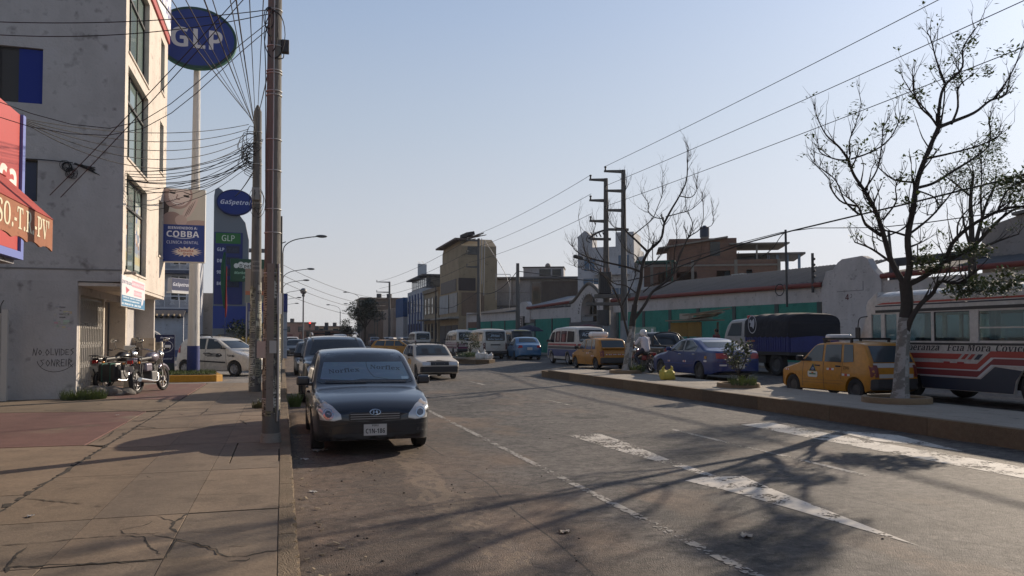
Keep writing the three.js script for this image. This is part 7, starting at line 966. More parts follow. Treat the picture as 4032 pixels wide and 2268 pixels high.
{ const p = thing('utility_pole', 'slim black steel pole standing close to the first curved arm lamp', 'pole', [-.12, .15, -47]); obj('shaft', cyl(.09, .06, 8.6, 0, 4.3, 0, 0, 0, 0, 10), ironM, p); obj('bracket', tube([[0, 7, 0], [.25, 7.1, 0]], .03), ironM, p); }
{ const p = thing('globe_lamp', 'pole with a round globe top far along the left kerb', 'street lamp', [2.75, 0, -112]); obj('post', cyl(.12, .1, 7.6, 0, 3.8, 0, 0, 0, 0, 8), mat(.2, .2, .21, .6), p); obj('globe', sph(.45, 0, 8.1, 0), mat(.12, .12, .13, .4), p); obj('collar', cyl(.2, .2, .3, 0, 7.5, 0), darkP, p); }
{
  const t = thing('traffic_light', 'traffic light showing red far down the avenue', 'traffic light', [5.4, 0, -165]); obj('post', cyl(.08, .07, 3.6, 0, 1.8, 0, 0, 0, 0, 8), darkP, t); obj('housing', rbox(.42, 1.2, .3, .05, 0, 4.2, 0), darkP, t); const e = new THREE.MeshStandardMaterial({ color: col(.3, .01, .01), emissive: col(1, .04, .03), emissiveIntensity: 2.2 }); obj('red_lens', cyl(.2, .2, .04, 0, 4.6, .17, PI / 2), e, t); obj('dark_lens', cyl(.16, .16, .04, 0, 4.2, .17, PI / 2), blackP, t); obj('dark_lens', cyl(.16, .16, .04, 0, 3.82, .17, PI / 2), blackP, t);
}
// concrete power poles on the far side
const pc = mat(.13, .125, .12, .9, { map: rep(stainT, .6) });
function crossarm(p, y, len, side = -1) { obj('crossarm', prism([[0, -.1], [side * len, -.05], [side * len, .06], [0, .1]].sort(() => 0), -.06, .06).translate(0, y, 0), pc, p); obj('insulator', [cyl(.05, .05, .18, side * (len - .08), y + .15, 0, 0, 0, 0, 8), sph(.085, side * (len - .08), y + .26, 0, 1, .7, 1, 8)], darkP, p); }
{
  const a = thing('power_pole', 'concrete power pole carrying the transformer beside its taller twin', 'pole', [19.35, .3, -44.3], -.2); obj('shaft', cyl(.23, .13, 11.3, 0, 5.65, 0, 0, 0, 0, 14), pc, a); for (const y of [11.2, 9.9, 8.6]) crossarm(a, y, 1.05); obj('crossarm', bx(-1.0, .3, 7.4, 7.55, -.08, .08), pc, a); obj('cutout_fuse', [tube([[-1.1, 7.5, 0], [-.6, 7.85, 0], [.1, 8.1, 0]], .07), ...[-.9, -.65, -.4, -.15].map(x => box(.06, .34, .08, x, 7.75, .05, 0, 0, .5)), tube([[-1.15, 7.7, 0], [-1.25, 7.4, 0], [-1.0, 7.25, 0]], .03)], darkP, a);
  const L = tube([[0, 5.7, 0], [-.9, 6.0, 0], [-1.6, 6.2, .2]], .04); obj('lamp_arm', L, darkP, a); obj('lamp_head', rbox(.62, .22, .3, .08, -1.8, 6.3, .2, 0, 0, -.25), darkP, a); obj('poster_wrap', new THREE.CylinderGeometry(.225, .235, 1.5, 14, 1, true).translate(0, 1.3, 0), mat(.28, .32, .36, .8), a); obj('conduit', tube([[.2, .2, .1], [.17, 5, .1]], .03), galv, a);
  const b = thing('power_pole', 'taller twin concrete power pole with four left pointing crossarms', 'pole', [19.95, .3, -43.0], -.2); obj('shaft', cyl(.23, .13, 11.6, 0, 5.8, 0, 0, 0, 0, 14), pc, b); for (const y of [11.5, 10.3, 9.1]) crossarm(b, y, 1.2); obj('crossarm', bx(-1.0, .3, 7.85, 8.0, -.08, .08), pc, b); obj('poster_wrap', new THREE.CylinderGeometry(.225, .235, 1.5, 14, 1, true).translate(0, 1.6, 0), mat(.26, .28, .3, .8), b); obj('conduit', tube([[.2, .2, .1], [.17, 5, .1]], .03), galv, b);
  const t = thing('transformer', 'dark pole mounted transformer on a platform between the twin poles', 'transformer', [19.4, 4.05, -43.5], -.3); obj('platform', bx(-1.1, 1.1, 0, .22, -.35, .35), pc, t); obj('platform', bx(-1.6, .9, -.45, -.28, -.3, .3), pc, t); obj('tank', rbox(.75, 1.35, .7, .06, -.45, .92, 0), darkP, t); obj('cooling_fin', Array.from({ length: 6 }, (_, i) => box(.03, .9, .8, -.72 + i * .11, .85, 0)), darkP, t); obj('bushing', [-.7, -.45, -.2].map(x => cyl(.05, .04, .3, x, 1.72, 0)), mat(.2, .12, .1, .5), t); obj('meter_drum', cyl(.42, .42, .9, -.55, -1.2, .1, 0, 0, 0, 16), darkP, t);
  const c = thing('power_pole', 'slim concrete power pole in front of the beige house', 'pole', [18.3, .3, -72.8], -.2); obj('shaft', cyl(.22, .12, 11.0, 0, 5.5, 0, 0, 0, 0, 12), pc, c); for (const y of [10.8, 9.5, 8.2]) crossarm(c, y, 1.2); obj('stay_frame', [tube([[.3, 11, 0], [.3, 6.5, 0]], .05), tube([[.6, 10.8, 0], [.5, 5.4, 0]], .04), tube([[.6, 10.8, 0], [2.9, 6.8, 0], [3.0, 4, 0]], .03), tube([[1.6, 7.5, 0], [3.1, 7.5, 0]], .03), tube([[1.7, 7.5, 0], [1.7, 5, 0]], .03), tube([[3.1, 7.5, 0], [3.1, 5, 0]], .03)], steel, c);
  const d = thing('power_pole', 'plain grey concrete pole in front of the market doorway', 'pole', [19.05, .3, -62.2]); obj('shaft', cyl(.22, .14, 7.6, 0, 3.8, 0, 0, 0, 0, 12), pc, d); obj('poster_wrap', new THREE.CylinderGeometry(.225, .23, 1, 12, 1, true).translate(0, 1.2, 0), mat(.4, .4, .4, .8), d);
  const e = thing('power_pole', 'distant double armed power pole beyond the blue wall house', 'pole', [17.2, .2, -130]); obj('shaft', cyl(.24, .15, 10.8, 0, 5.4, 0, 0, 0, 0, 10), pc, e); for (const y of [10.7, 9, 7.3]) crossarm(e, y, 2.2); const f = thing('lattice_mast', 'distant green lattice pole beside the median tree', 'pole', [15.2, .2, -132]); obj('frame', [bx(-.3, -.2, 0, 7.2, -.1, .1), bx(.2, .3, 0, 6.2, -.1, .1), ...[4, 5, 6].map(y => bx(-.3, .3, y, y + .15, -.08, .08)), tube([[-.25, 7, 0], [-.25, 8, 0]], .05), tube([[-.25, 7.2, 0], [.25, 6.2, 0]], .06)], mat(.05, .07, .06, .7), f);
  const w = thing('wall_post', 'thin post with a bent lamp wire on the market roof', 'pole', [25.2, .3, -37.2], MT); w.position.set(24.9, 3.2, -33.9); obj('post', tube([[0, 0, 0], [-.05, 4.0, 0]], .06), darkP, w); obj('bent_wire', tube([[0, 3.9, 0], [-.25, 3.7, .1], [-.9, 3.1, .1], [-1.8, 2.7, .1]], .02), cableM, w); obj('wire_coil', new THREE.TorusGeometry(.3, .025, 5, 20).translate(-.35, .9, .15), cableM, w); const w2 = thing('wall_post', 'short post with insulators on the market roof beside the gate pediment', 'pole', [25.7, 3.9, -32.9], MT); obj('post', tube([[0, 0, 0], [0, 2.0, 0]], .07), darkP, w2); obj('insulator', [.8, 1.1, 1.4, 1.7].map(y => sph(.07, .1, y, 0)), darkP, w2); const w3 = thing('wall_post', 'leaning steel post behind the gate pediment', 'pole', [27.1, 4.0, -29], MT); obj('post', tube([[0, 0, 0], [-.25, 2.6, 0]], .06), darkP, w3);
  const g = 'high voltage lines over the far carriageway', l = 'thin high voltage line strung between the concrete power poles';
  for (const [y, x] of [[12.05, 18.75], [10.85, 18.75], [9.6, 18.75]]) { cable(l, g, [[x, y, -43], [19.1, y + .3, 12]], .014, .35); cable(l, g, [[x - .35, y - .25, -44.4], [17.3, y - .7, -72.6]], .014, .3); cable(l, g, [[17.3, y - .9, -72.8], [15.4, y - 1.1, -129]], .02, .5); }
  cable('thick black cable sagging over the market front', 'low cables over the market front', [[22, 7.4, -8], [22, 6.7, -18], [22, 6.33, -33], [20.8, 5.2, -44], [19.1, 7.2, -62]], .035); cable('thin black cable along the market roof posts', 'low cables over the market front', [[22.4, 5.6, -10], [23.6, 6.1, -25], [24.85, 7.1, -33.9], [22.5, 6.1, -42]], .02); cable('black cable from the market pole to the beige house pole', 'low cables over the market front', [[19.05, 7.3, -62.2], [18.3, 6, -72.8]], .03, .8); cable('slack black cable along the fronts of the far row of houses', 'low cables over the market front', [[18.2, 6, -73], [17.8, 4.9, -83], [17.6, 5.4, -94], [17.2, 6.5, -110]], .03);
  for (const y of [8.2, 7.0, 6.2, 5.0]) cable('distant cable crossing the avenue high between the kerbs', 'distant cables across the avenue', [[0, y + 1.2, -78 - y], [16.8, y, -132]], .025, .8);
  for (const [x, z, h] of [[13, -140, 7.2], [10.5, -150, 7.4], [12, -128, 8.6]]) lamp(x, z, h, 2.0, 'distant curved street lamp beside the median tree', -1, 'distant lamps by the median tree'); lamp(17.0, -88, 8.0, 1.8, 'curved arm street lamp in front of the beige house', -1);
}
// ---------------------------------------------------------------- trees and plants
const limeT = dataTex(256, 256, (u, v, c) => { const a = pfbm(u, v, 5, 5, 61), b = pfbm(u, v, 20, 3, 66), k = sstep(.50, .60, a * .7 + b * .3); const q = .85 + .3 * (b - .5); c[0] = q * (1 - .5 * k); c[1] = q * (1 - .51 * k); c[2] = q * (1 - .53 * k); }, true);
const barkM = mat(.065, .055, .048, .95, { map: rep(stainT, 1), bumpMap: rep(grainN, 1), bumpScale: .01 }), limeM = mat(.40, .39, .37, .9, { map: limeT }), leafM = (r, g, b) => new THREE.MeshPhysicalMaterial({ color: col(r, g, b), roughness: .7, transmission: .4, thickness: 0, side: THREE.DoubleSide });
function leafQuads(list, r, x, y, z, s, out) { // one leaf: two triangles folded on the midrib
  const a = r() * 6.28, t = r() * 1.4 - .5, c = Math.cos(a), sn = Math.sin(a), L = s * (1 + r() * .6), w = s * .32, dx = c * Math.cos(t), dy = Math.sin(t), dz = sn * Math.cos(t), px = -sn, pz = c, m = [x + dx * L * .5, y + dy * L * .5 - .1 * s, z + dz * L * .5], e = [x + dx * L, y + dy * L, z + dz * L];
  out.push(x, y, z, m[0] + px * w, m[1] + .15 * s, m[2] + pz * w, ...e, x, y, z, ...e, m[0] - px * w, m[1] + .15 * s, m[2] - pz * w);
}
function leafMesh(pos, m, parent, name = 'foliage') { const g = new THREE.BufferGeometry(); g.setAttribute('position', new THREE.Float32BufferAttribute(pos, 3)); g.computeVertexNormals(); return obj(name, g, m, parent); }
function cluster(out, r, cx, cy, cz, rx, ry, rz, n, s) { for (let i = 0; i < n; i++) { const a = r() * 6.28, u = r() * 2 - 1, q = Math.cbrt(r()), k = Math.sqrt(1 - u * u); const f = .75 + .5 * vnoise(a * 2 + cx, u * 3 + cy); leafQuads(null, r, cx + Math.cos(a) * k * q * rx * f, cy + u * q * ry * f, cz + Math.sin(a) * k * q * rz * f, s * (.6 + r() * .8), out); } }
// limbs: [[x, y]...] in sketch units, r0, r1, depth at its end
function tree(o) {
  const t = thing(o.name ?? 'street_tree', o.label, 'tree', o.at, -R(16.6)), r = rng(o.seed); t.rotation.order = 'YXZ'; t.rotation.x = o.tilt ?? 0; const S = o.s, cv = (p, w) => [(p[0] - o.x0) * S, (o.y0 - p[1]) * S, w], tw = [], leaves = [], br = [];
  const twig = (p, d, len, rad, lvl) => { const e1 = [p[0] + d[0] * len * .5 + (r() - .5) * len * .15, p[1] + d[1] * len * .5 + (r() - .5) * len * .12, p[2] + d[2] * len * .5 + (r() - .5) * len * .15], e2 = [e1[0] + d[0] * len * .4 + (r() - .5) * len * .22, e1[1] + d[1] * len * .4 + len * .12, e1[2] + d[2] * len * .4 + (r() - .5) * len * .22]; tw.push(limb([[...p, rad], [...e1, rad * .7], [...e2, rad * .35]], 4, 4)); if (lvl > 0) { const n = 1 + (r() * 2.4 | 0); for (let i = 0; i < n; i++) { const b = r() < .5 ? e1 : e2, dd = [d[0] + (r() - .5) * 1.5, d[1] * .6 + .5 + r() * .3, d[2] + (r() - .5) * 1.5], l = Math.hypot(...dd); twig(b, dd.map(v => v / l), len * (.45 + r() * .3), rad * .55, lvl - 1); } } if (r() < (o.leafy ?? 0)) { const n = 3 + r() * 9 | 0, b = r() < .4 ? e1 : e2, a = r() * 6.28; for (let i = 0; i < n; i++) leafQuads(null, r, b[0] + Math.cos(a) * i * .028 + (r() - .5) * .1, b[1] + .03 - i * i * .0016 + (r() - .5) * .08, b[2] + Math.sin(a) * i * .028 + (r() - .5) * .1, .045 + r() * .04, leaves); } };
  o.limbs.forEach(([pts, r0, r1, w0, w1], k) => {
    const n = pts.length - 1, P = pts.map((p, i) => { const t2 = i / n; return [...cv(p, w0 + (w1 - w0) * t2 + (i && i < n ? (r() - .5) * .14 : 0)), r0 + (r1 - r0) * t2]; }); P.forEach(q => { q[3] *= o.thin ?? 1; }); br.push(limb(P, k < 4 ? 9 : 6));
    const dens = o.twigs ?? 5, total = dens * n * .5; for (let i = 0; i < total; i++) { const f = (.3 + .7 * r()) * n, a = Math.min(n - 1, f | 0), q = f - a, p = [0, 1, 2].map(c => P[a][c] + (P[a + 1][c] - P[a][c]) * q), dl = [0, 1, 2].map(c => P[a + 1][c] - P[a][c]), l = Math.hypot(...dl) || 1, d = [dl[0] / l + (r() - .5) * 1.5, dl[1] / l * .6 + .25 + r() * .7, dl[2] / l + (r() - .5) * 1.8], m = Math.hypot(...d); twig(p, d.map(v => v / m), (o.tl ?? .55) * (.5 + r()), Math.max(.008, Math.min(.02, r1 * .7)), o.lvl ?? 1); }
    // the limb tip carries its own fine shoots
    const e = P[n]; for (let i = 0; i < 2; i++) { const d = [(r() - .5) * .9, .8, (r() - .5) * .9], m = Math.hypot(...d); twig(e.slice(0, 3), d.map(v => v / m), (o.tl ?? .55) * (.6 + r() * .5), Math.max(.008, r1 * .6), o.lvl ?? 1); }
  });
  const tr = o.trunk.map(p => [...cv(p, p[3] ?? 0), p[2]]), hi = tr.findIndex(p => p[1] > o.paint);
  obj('trunk', limb(tr.slice(Math.max(0, hi - 1)), 12), barkM, t); if (hi > 0) { const low = tr.slice(0, hi); const a = tr[hi - 1], b = tr[hi], k = (o.paint - a[1]) / (b[1] - a[1]); low.push(a.map((v, i) => v + (b[i] - v) * k)); obj('painted_trunk', limb(low.map(p => [p[0], p[1], p[2], p[3] + .006]), 14, low.length * 5), limeM, t); }
  obj('branches', br, barkM, t); const tg = obj('twigs', tw, barkM, t); tg.userData.kind = 'stuff'; for (const c of o.clusters ?? []) { const [x, y] = cv([c[0], c[1]], 0); cluster(leaves, r, x, y, c[2], c[3], c[4], c[5], c[6] < 200 ? c[6] * .6 | 0 : c[6], .075); }
  if (leaves.length) { const f = leafMesh(leaves, leafM(.07, .10, .024), t); f.userData.kind = 'stuff'; } return t;
}
tree({
  label: 'large sparse street tree with whitewashed lower trunk in the median beside the taxi', at: [12.35, .3, -13.1], tilt: .05, seed: 41, s: .00402, x0: 637.6, y0: 1991, paint: 1.75, leafy: .2, twigs: 4.4, tl: .4, lvl: 1, thin: .8,
  trunk: [[637, 1995, .2], [640, 1930, .155], [646, 1750, .13], [655, 1600, .122], [668, 1480, .122], [658, 1370, .12]],
  limbs: [[[[657, 1390], [668, 1290], [655, 1150], [672, 1000], [690, 850], [722, 730], [780, 590]], .092, .05, 0, .3], [[[655, 1385], [600, 1270], [560, 1140], [540, 1050], [515, 960], [480, 880], [430, 800], [415, 720]], .078, .03, 0, -.5], [[[660, 1390], [740, 1340], [810, 1270], [840, 1170], [920, 1080], [1060, 1010], [1200, 1020]], .075, .025, 0, 1.0], [[[805, 1270], [950, 1190], [1060, 1080], [1140, 1020], [1237, 980]], .06, .02, .4, .2],
    [[[415, 720], [370, 650], [310, 580], [275, 480]], .034, .012, -.5, -.8], [[[780, 590], [770, 500], [795, 390], [860, 310], [870, 210], [915, 120]], .05, .012, .3, .6], [[[798, 375], [775, 260], [752, 130], [745, 95]], .026, .01, .4, .1], [[[780, 590], [880, 550], [1000, 500], [1100, 430], [1190, 400], [1240, 350]], .05, .016, .3, -.4], [[[1100, 430], [1140, 350], [1160, 280], [1195, 150]], .025, .01, 0, .4], [[[860, 568], [910, 480], [950, 360], [1020, 300], [1085, 265]], .032, .012, .2, -.6], [[[950, 360], [915, 310], [890, 290]], .016, .008, 0, .2], [[[775, 585], [720, 550], [650, 510], [590, 450], [570, 380]], .03, .012, .3, .9], [[[720, 550], [650, 440], [612, 340]], .02, .01, .5, .2], [[[790, 580], [840, 480], [858, 360], [862, 270]], .026, .01, .3, -.3],
    [[[555, 1125], [470, 1080], [420, 1060], [370, 990], [295, 945]], .05, .014, -.2, .5], [[[420, 720], [330, 722], [230, 690], [200, 645]], .024, .01, -.5, 0], [[[445, 1010], [400, 940], [360, 820], [300, 740]], .03, .011, -.3, -.9], [[[440, 970], [330, 950], [270, 880], [240, 850], [150, 770]], .028, .01, -.3, .3], [[[425, 715], [500, 690], [580, 640], [610, 560], [610, 520]], .024, .01, -.5, .1], [[[418, 690], [405, 620], [430, 540], [445, 440]], .02, .009, -.5, -.2], [[[485, 885], [520, 790], [515, 680], [500, 590]], .028, .01, -.4, .3], [[[540, 1050], [590, 960], [560, 900], [545, 860]], .025, .01, 0, .6],
    [[[695, 890], [800, 860], [920, 790], [1050, 720], [1130, 660], [1170, 590], [1190, 490]], .045, .011, .1, -.7], [[[728, 745], [850, 720], [930, 700], [1000, 670]], .03, .011, .2, .8], [[[660, 1135], [750, 1050], [800, 960], [850, 860]], .035, .011, 0, .7], [[[690, 860], [610, 840], [560, 790], [550, 750]], .028, .01, .1, -.4], [[[660, 1130], [590, 1105], [540, 1100]], .03, .015, 0, -.2], [[[700, 900], [770, 950], [760, 1020], [700, 1040]], .022, .009, .1, .5], [[[840, 1170], [830, 1080], [870, 1010], [910, 990]], .028, .01, .6, .9], [[[930, 1075], [940, 960], [960, 860], [985, 770]], .03, .011, .8, .4], [[[1000, 1040], [1030, 930], [1120, 860], [1200, 800]], .026, .01, .8, 1.3], [[[600, 1270], [510, 1190], [450, 1155]], .035, .016, -.1, -.5], [[[570, 1160], [510, 1140], [490, 1080]], .02, .01, -.2, .2], [[[665, 1195], [740, 1170], [790, 1160]], .03, .014, 0, -.4], [[[560, 1140], [640, 1090], [660, 1020]], .022, .012, -.2, .4],
    [[[660, 1630], [672, 1560], [720, 1480], [770, 1430], [785, 1370], [840, 1378], [900, 1376]], .085, .03, .05, .5], [[[785, 1380], [800, 1300], [790, 1220]], .025, .01, .4, .7], [[[720, 1180], [705, 1270], [690, 1290]], .018, .01, 0, .4]],
  clusters: [[980, 1400, .6, .55, .2, .45, 900], [870, 1420, .5, .35, .18, .35, 420], [1090, 1380, .7, .3, .25, .3, 420], [1060, 1330, .7, .2, .14, .2, 130], [740, 1285, .3, .32, .2, .3, 420], [720, 1220, .35, .14, .16, .15, 110], [920, 1220, .5, .42, .16, .3, 420], [880, 1200, .3, .2, .14, .2, 150], [1110, 930, .9, .42, .38, .4, 900], [1060, 880, .7, .3, .16, .3, 240], [1180, 840, 1.0, .32, .36, .3, 600], [470, 975, -.3, .22, .12, .2, 130], [640, 840, .1, .25, .1, .2, 130], [550, 580, -.2, .2, .16, .2, 120], [620, 455, .7, .2, .15, .2, 110], [450, 650, -.4, .25, .14, .2, 110], [630, 545, .1, .12, .12, .15, 70], [890, 180, .4, .25, .22, .2, 160], [870, 340, .3, .12, .16, .12, 90], [700, 730, .2, .2, .1, .2, 80], [1020, 700, 0, .4, .14, .3, 160], [1060, 290, 0, .2, .16, .2, 110], [1120, 210, .3, .2, .14, .2, 90], [410, 750, -.4, .16, .12, .2, 80], [640, 960, .1, .18, .06, .14, 60], [960, 1100, .8, .18, .12, .2, 110]],
});
tree({
  label: 'bare leafless street tree with whitewashed trunk at the median tip', at: [12.4, .3, -26.6], seed: 77, s: .00397, x0: 531, y0: 2096, paint: 1.75, leafy: 0, thin: .85, twigs: 5.5, tl: .42, lvl: 2,
  trunk: [[531, 2100, .2], [545, 2020, .15], [565, 1850, .13], [585, 1730, .125], [600, 1600, .12], [622, 1449, .105]],
  limbs: [[[[622, 1449], [680, 1200], [690, 1080], [740, 950], [860, 830], [890, 680]], .095, .045, 0, .3], [[[600, 1610], [720, 1449], [800, 1320], [960, 1200], [1020, 1120], [1080, 970], [1170, 780]], .075, .028, 0, -.6], [[[890, 680], [950, 560], [1020, 440], [1090, 290], [1100, 100], [1105, -30]], .05, .014, .3, .6], [[[740, 945], [640, 840], [530, 710], [540, 540], [540, 400], [570, 245]], .055, .012, .1, -.5], [[[560, 1760], [520, 1620], [480, 1480], [380, 1260], [250, 1150], [100, 1130]], .055, .014, 0, .8], [[[530, 710], [430, 700], [370, 640], [360, 560]], .025, .01, -.3, .2], [[[600, 790], [700, 710], [780, 640], [820, 540], [860, 420], [860, 230]], .03, .011, 0, .7], [[[890, 640], [800, 620], [750, 560], [760, 480], [700, 380]], .026, .01, .3, -.2], [[[1020, 430], [1150, 430], [1220, 350], [1240, 260]], .026, .01, .5, -.3], [[[905, 620], [1000, 600], [1110, 575], [1200, 500]], .026, .011, .3, 1], [[[1170, 780], [1290, 700], [1330, 600], [1330, 340]], .03, .012, -.6, -.9], [[[1290, 700], [1390, 670], [1385, 510]], .018, .01, -.6, -.2], [[[1180, 760], [1190, 660], [1120, 520], [1100, 400]], .024, .01, -.5, .2], [[[685, 1140], [560, 1090], [350, 1040], [220, 1000], [130, 960], [60, 910], [40, 860]], .055, .012, .1, -.7], [[[350, 1040], [260, 920], [220, 800], [240, 700]], .024, .01, -.3, .4], [[[220, 1000], [120, 1080], [60, 1060], [70, 1030]], .018, .009, -.4, -.9], [[[480, 1480], [560, 1300], [600, 1180], [590, 1080]], .04, .012, .2, .9], [[[690, 1090], [620, 980], [560, 960], [480, 880], [420, 760]], .03, .011, .1, .6], [[[800, 1320], [960, 1240], [1060, 1180], [1200, 1010]], .035, .011, -.1, .9], [[[1020, 1120], [1000, 960], [1010, 830], [990, 700]], .03, .011, -.3, .5], [[[690, 1100], [820, 1040], [920, 920], [960, 860]], .03, .011, .1, -.9], [[[860, 830], [800, 900], [740, 850], [720, 740]], .022, .01, .2, .8], [[[380, 1260], [330, 1180], [200, 1060], [150, 940], [90, 600]], .03, .011, .3, -.2], [[[640, 1340], [540, 1260], [450, 1240], [330, 1130], [270, 1040]], .035, .011, 0, -.9], [[[700, 1330], [780, 1260], [860, 1240]], .03, .012, 0, .5]],
});
tree({
  label: 'leafy street tree on the market pavement behind the bus', at: [23.6, .33, -21.6], seed: 15, s: .00727, x0: 1150, y0: 1880, paint: 0, leafy: .45, twigs: 5, tl: .6, lvl: 1,
  trunk: [[1150, 1890, .22], [1150, 1700, .18], [1155, 1450, .16], [1150, 1300, .13]], limbs: [[[[1150, 1310], [1150, 1150], [1140, 1030], [1150, 900]], .11, .04, 0, .2], [[[1160, 1280], [1200, 1150], [1240, 1050], [1300, 950]], .08, .03, 0, -.4], [[[1145, 1260], [1090, 1150], [1060, 1080]], .05, .02, 0, .6], [[[1155, 1280], [1260, 1230], [1340, 1200]], .06, .02, 0, .5], [[[1145, 1000], [1090, 930], [1040, 880]], .04, .015, 0, -.4]],
  clusters: [[1120, 940, 0, .55, .5, .6, 700], [1210, 860, .3, .7, .7, .7, 1100], [1290, 980, .2, .7, .5, .7, 700], [1250, 740, .2, .5, .4, .5, 500], [1060, 890, .2, .4, .2, .4, 240]],
});
// crowns built of clumps
function bushy(name, label, cat, at, h, rx, ry, trunkH, n, s, m, seed, o = {}) {
  const t = thing(name, label, cat, at), r = rng(seed), L = [], cl = o.clumps ?? 9; if (trunkH) { obj('trunk', limb([[0, -.05, 0, o.tr ?? .12], [.05, trunkH * .6, 0, (o.tr ?? .12) * .8], [.0, trunkH, .05, (o.tr ?? .12) * .6], [0, h - ry, 0, (o.tr ?? .12) * .3]], 8), barkM, t); const b = []; for (let i = 0; i < 5; i++) { const a = i * 1.3; b.push(limb([[0, trunkH * .8, 0, .05 * (o.tr ?? .12) / .12], [Math.cos(a) * rx * .4, trunkH + ry * .5, Math.sin(a) * rx * .4, .03 * (o.tr ?? .12) / .12], [Math.cos(a) * rx * .7, h - ry * .7, Math.sin(a) * rx * .7, .012]], 5)); } obj('branches', b, barkM, t); }
  for (let i = 0; i < cl; i++) { const a = r() * 6.28, u = r() * 1.6 - .7, k = Math.sqrt(Math.max(0, 1 - u * u)) * (.35 + r() * .55); cluster(L, r, Math.cos(a) * k * rx, h - ry + u * ry * .75, Math.sin(a) * k * rx, rx * (.28 + r() * .22), ry * (.22 + r() * .18), rx * (.28 + r() * .22), n / cl | 0, s); }
  const f = leafMesh(L, m, t); f.userData.kind = 'stuff'; return t;
}
bushy('median_tree', 'spreading dark green tree on the median far down the avenue', 'tree', [11.3, .3, -112], 7.0, 3.0, 2.4, 3.2, 3600, .3, leafM(.035, .05, .02), 3, { clumps: 16, tr: .2 });
bushy('median_tree', 'low dark shrub tree further along the median', 'tree', [11.3, .3, -135], 4.6, 2.4, 1.7, 1.6, 1500, .3, leafM(.03, .042, .018), 13, { clumps: 10, tr: .16 }); bushy('pavement_tree', 'green tree on the far left pavement under the lamp row', 'tree', [-1.6, .15, -122], 5.2, 2.2, 2.0, 2.2, 1500, .26, leafM(.04, .055, .02), 23, { clumps: 10, tr: .16 });
bushy('median_shrub', 'young glossy leaved shrub in a ring planter on the median by the blue sedan', 'shrub', [11.9, .34, -18.35], 1.25, .48, .48, .35, 760, .085, leafM(.055, .08, .025), 33, { clumps: 11, tr: .03 }); bushy('median_shrub', 'small leafy shrub over a green mound at the second median tip', 'shrub', [11.15, .33, -46.4], 1.6, .75, .62, .5, 620, .11, leafM(.05, .07, .022), 43, { clumps: 10, tr: .035 });
{ const t = thing('ground_cover', 'dense green ground cover mound around the second median shrub', 'plant', [11.2, .33, -46.3]), L = [], r = rng(8); for (let i = 0; i < 10; i++) cluster(L, r, (r() - .5) * 1.5, .14 + r() * .12, (r() - .5) * 1.1, .38, .16, .35, 110, .09); const f = leafMesh(L, leafM(.05, .10, .02), t); f.userData.kind = 'stuff'; obj('ring', new THREE.TorusGeometry(.95, .07, 6, 32).rotateX(PI / 2).scale(1, 1.3, .8).translate(0, .03, 0), medTop, t); }
function ring(label, x, z, rad, y = .3) { const t = thing('tree_ring', label, 'planter', [x, y, z]); obj('kerb', new THREE.LatheGeometry([[rad - .1, -.02], [rad - .1, .1], [rad - .08, .115], [rad - .01, .115], [rad + .01, .1], [rad + .015, -.02]].map(p => new THREE.Vector2(...p)), 48), new THREE.MeshStandardMaterial({ color: col(.26, .19, .12), roughness: .9, map: rep(dirtT, 2) }), t); obj('soil', cyl(rad - .09, rad - .09, .05, 0, .03, 0, 0, 0, 0, 32), soilM, t); }
ring('low round concrete ring around the big whitewashed tree', 12.3, -13.15, .66); ring('low round concrete ring around the bare tree', 12.4, -26.6, .6); ring('low round concrete ring around the median shrub', 11.9, -18.35, .56);
function tuft(label, x, z, y, R0, h, n, m, seed) { const t = thing('weeds', label, 'weeds', [x, y, z]), r = rng(seed), L = []; for (let i = 0; i < n; i++) { const a = r() * 6.28, q = Math.sqrt(r()) * R0, hh = h * (.4 + r() * .8), bx0 = Math.cos(a) * q, bz = Math.sin(a) * q, ox = bx0 + Math.cos(a) * hh * .5 * r(), oz = bz + Math.sin(a) * hh * .5 * r(), w = .008 + r() * .01; L.push(bx0 - w, 0, bz, bx0 + w, 0, bz + w, ox, hh, oz); if (r() < .5) leafQuads(null, r, ox, hh, oz, .04, L); } const f = leafMesh(L, m, t, 'leaves'); f.userData.kind = 'stuff'; }
const weedM = leafM(.06, .085, .02);
tuft('green weeds growing at the foot of the folding gate', -4.62, -20.95, .15, .5, .22, 420, weedM, 4); tuft('dry grass tuft in a pavement crack behind the banded pole', -.42, -17.2, .15, .18, .14, 160, leafM(.09, .09, .035), 5); tuft('small bright green weed in the gutter by the sport utility wheel', .3, -19.0, 0, .11, .3, 160, leafM(.10, .16, .03), 6); tuft('small weeds inside the bare tree ring', 12.75, -26.4, .35, .3, .28, 160, weedM, 7); tuft('thin weeds inside the shrub ring', 11.8, -18.0, .37, .35, .25, 200, weedM, 9);
{ const p = thing('potted_tree', 'small tree in a dark blue pot against the station wall', 'plant', [-12.0, .14, -60.6]); p.position.set(-11.1, .14, -58.5); obj('pot', new THREE.LatheGeometry([[0, 0], [.45, 0], [.55, .5], [.62, 1.1], [.55, 1.15], [0, 1.1]].map(q => new THREE.Vector2(...q)), 20), mat(.02, .03, .12, .5), p); obj('stem', limb([[0, 1.1, 0, .06], [.1, 1.8, 0, .05], [-.05, 2.5, 0, .03]], 6), barkM, p); const L = [], r = rng(3); for (const [x, y] of [[-.9, 2.9], [-.3, 3.2], [.4, 3.1], [.9, 2.8], [0, 2.7], [-.6, 2.6]]) cluster(L, r, x, y, (r() - .5) * .6, .45, .3, .45, 130, .2); const f = leafMesh(L, leafM(.03, .045, .018), p); f.userData.kind = 'stuff'; }
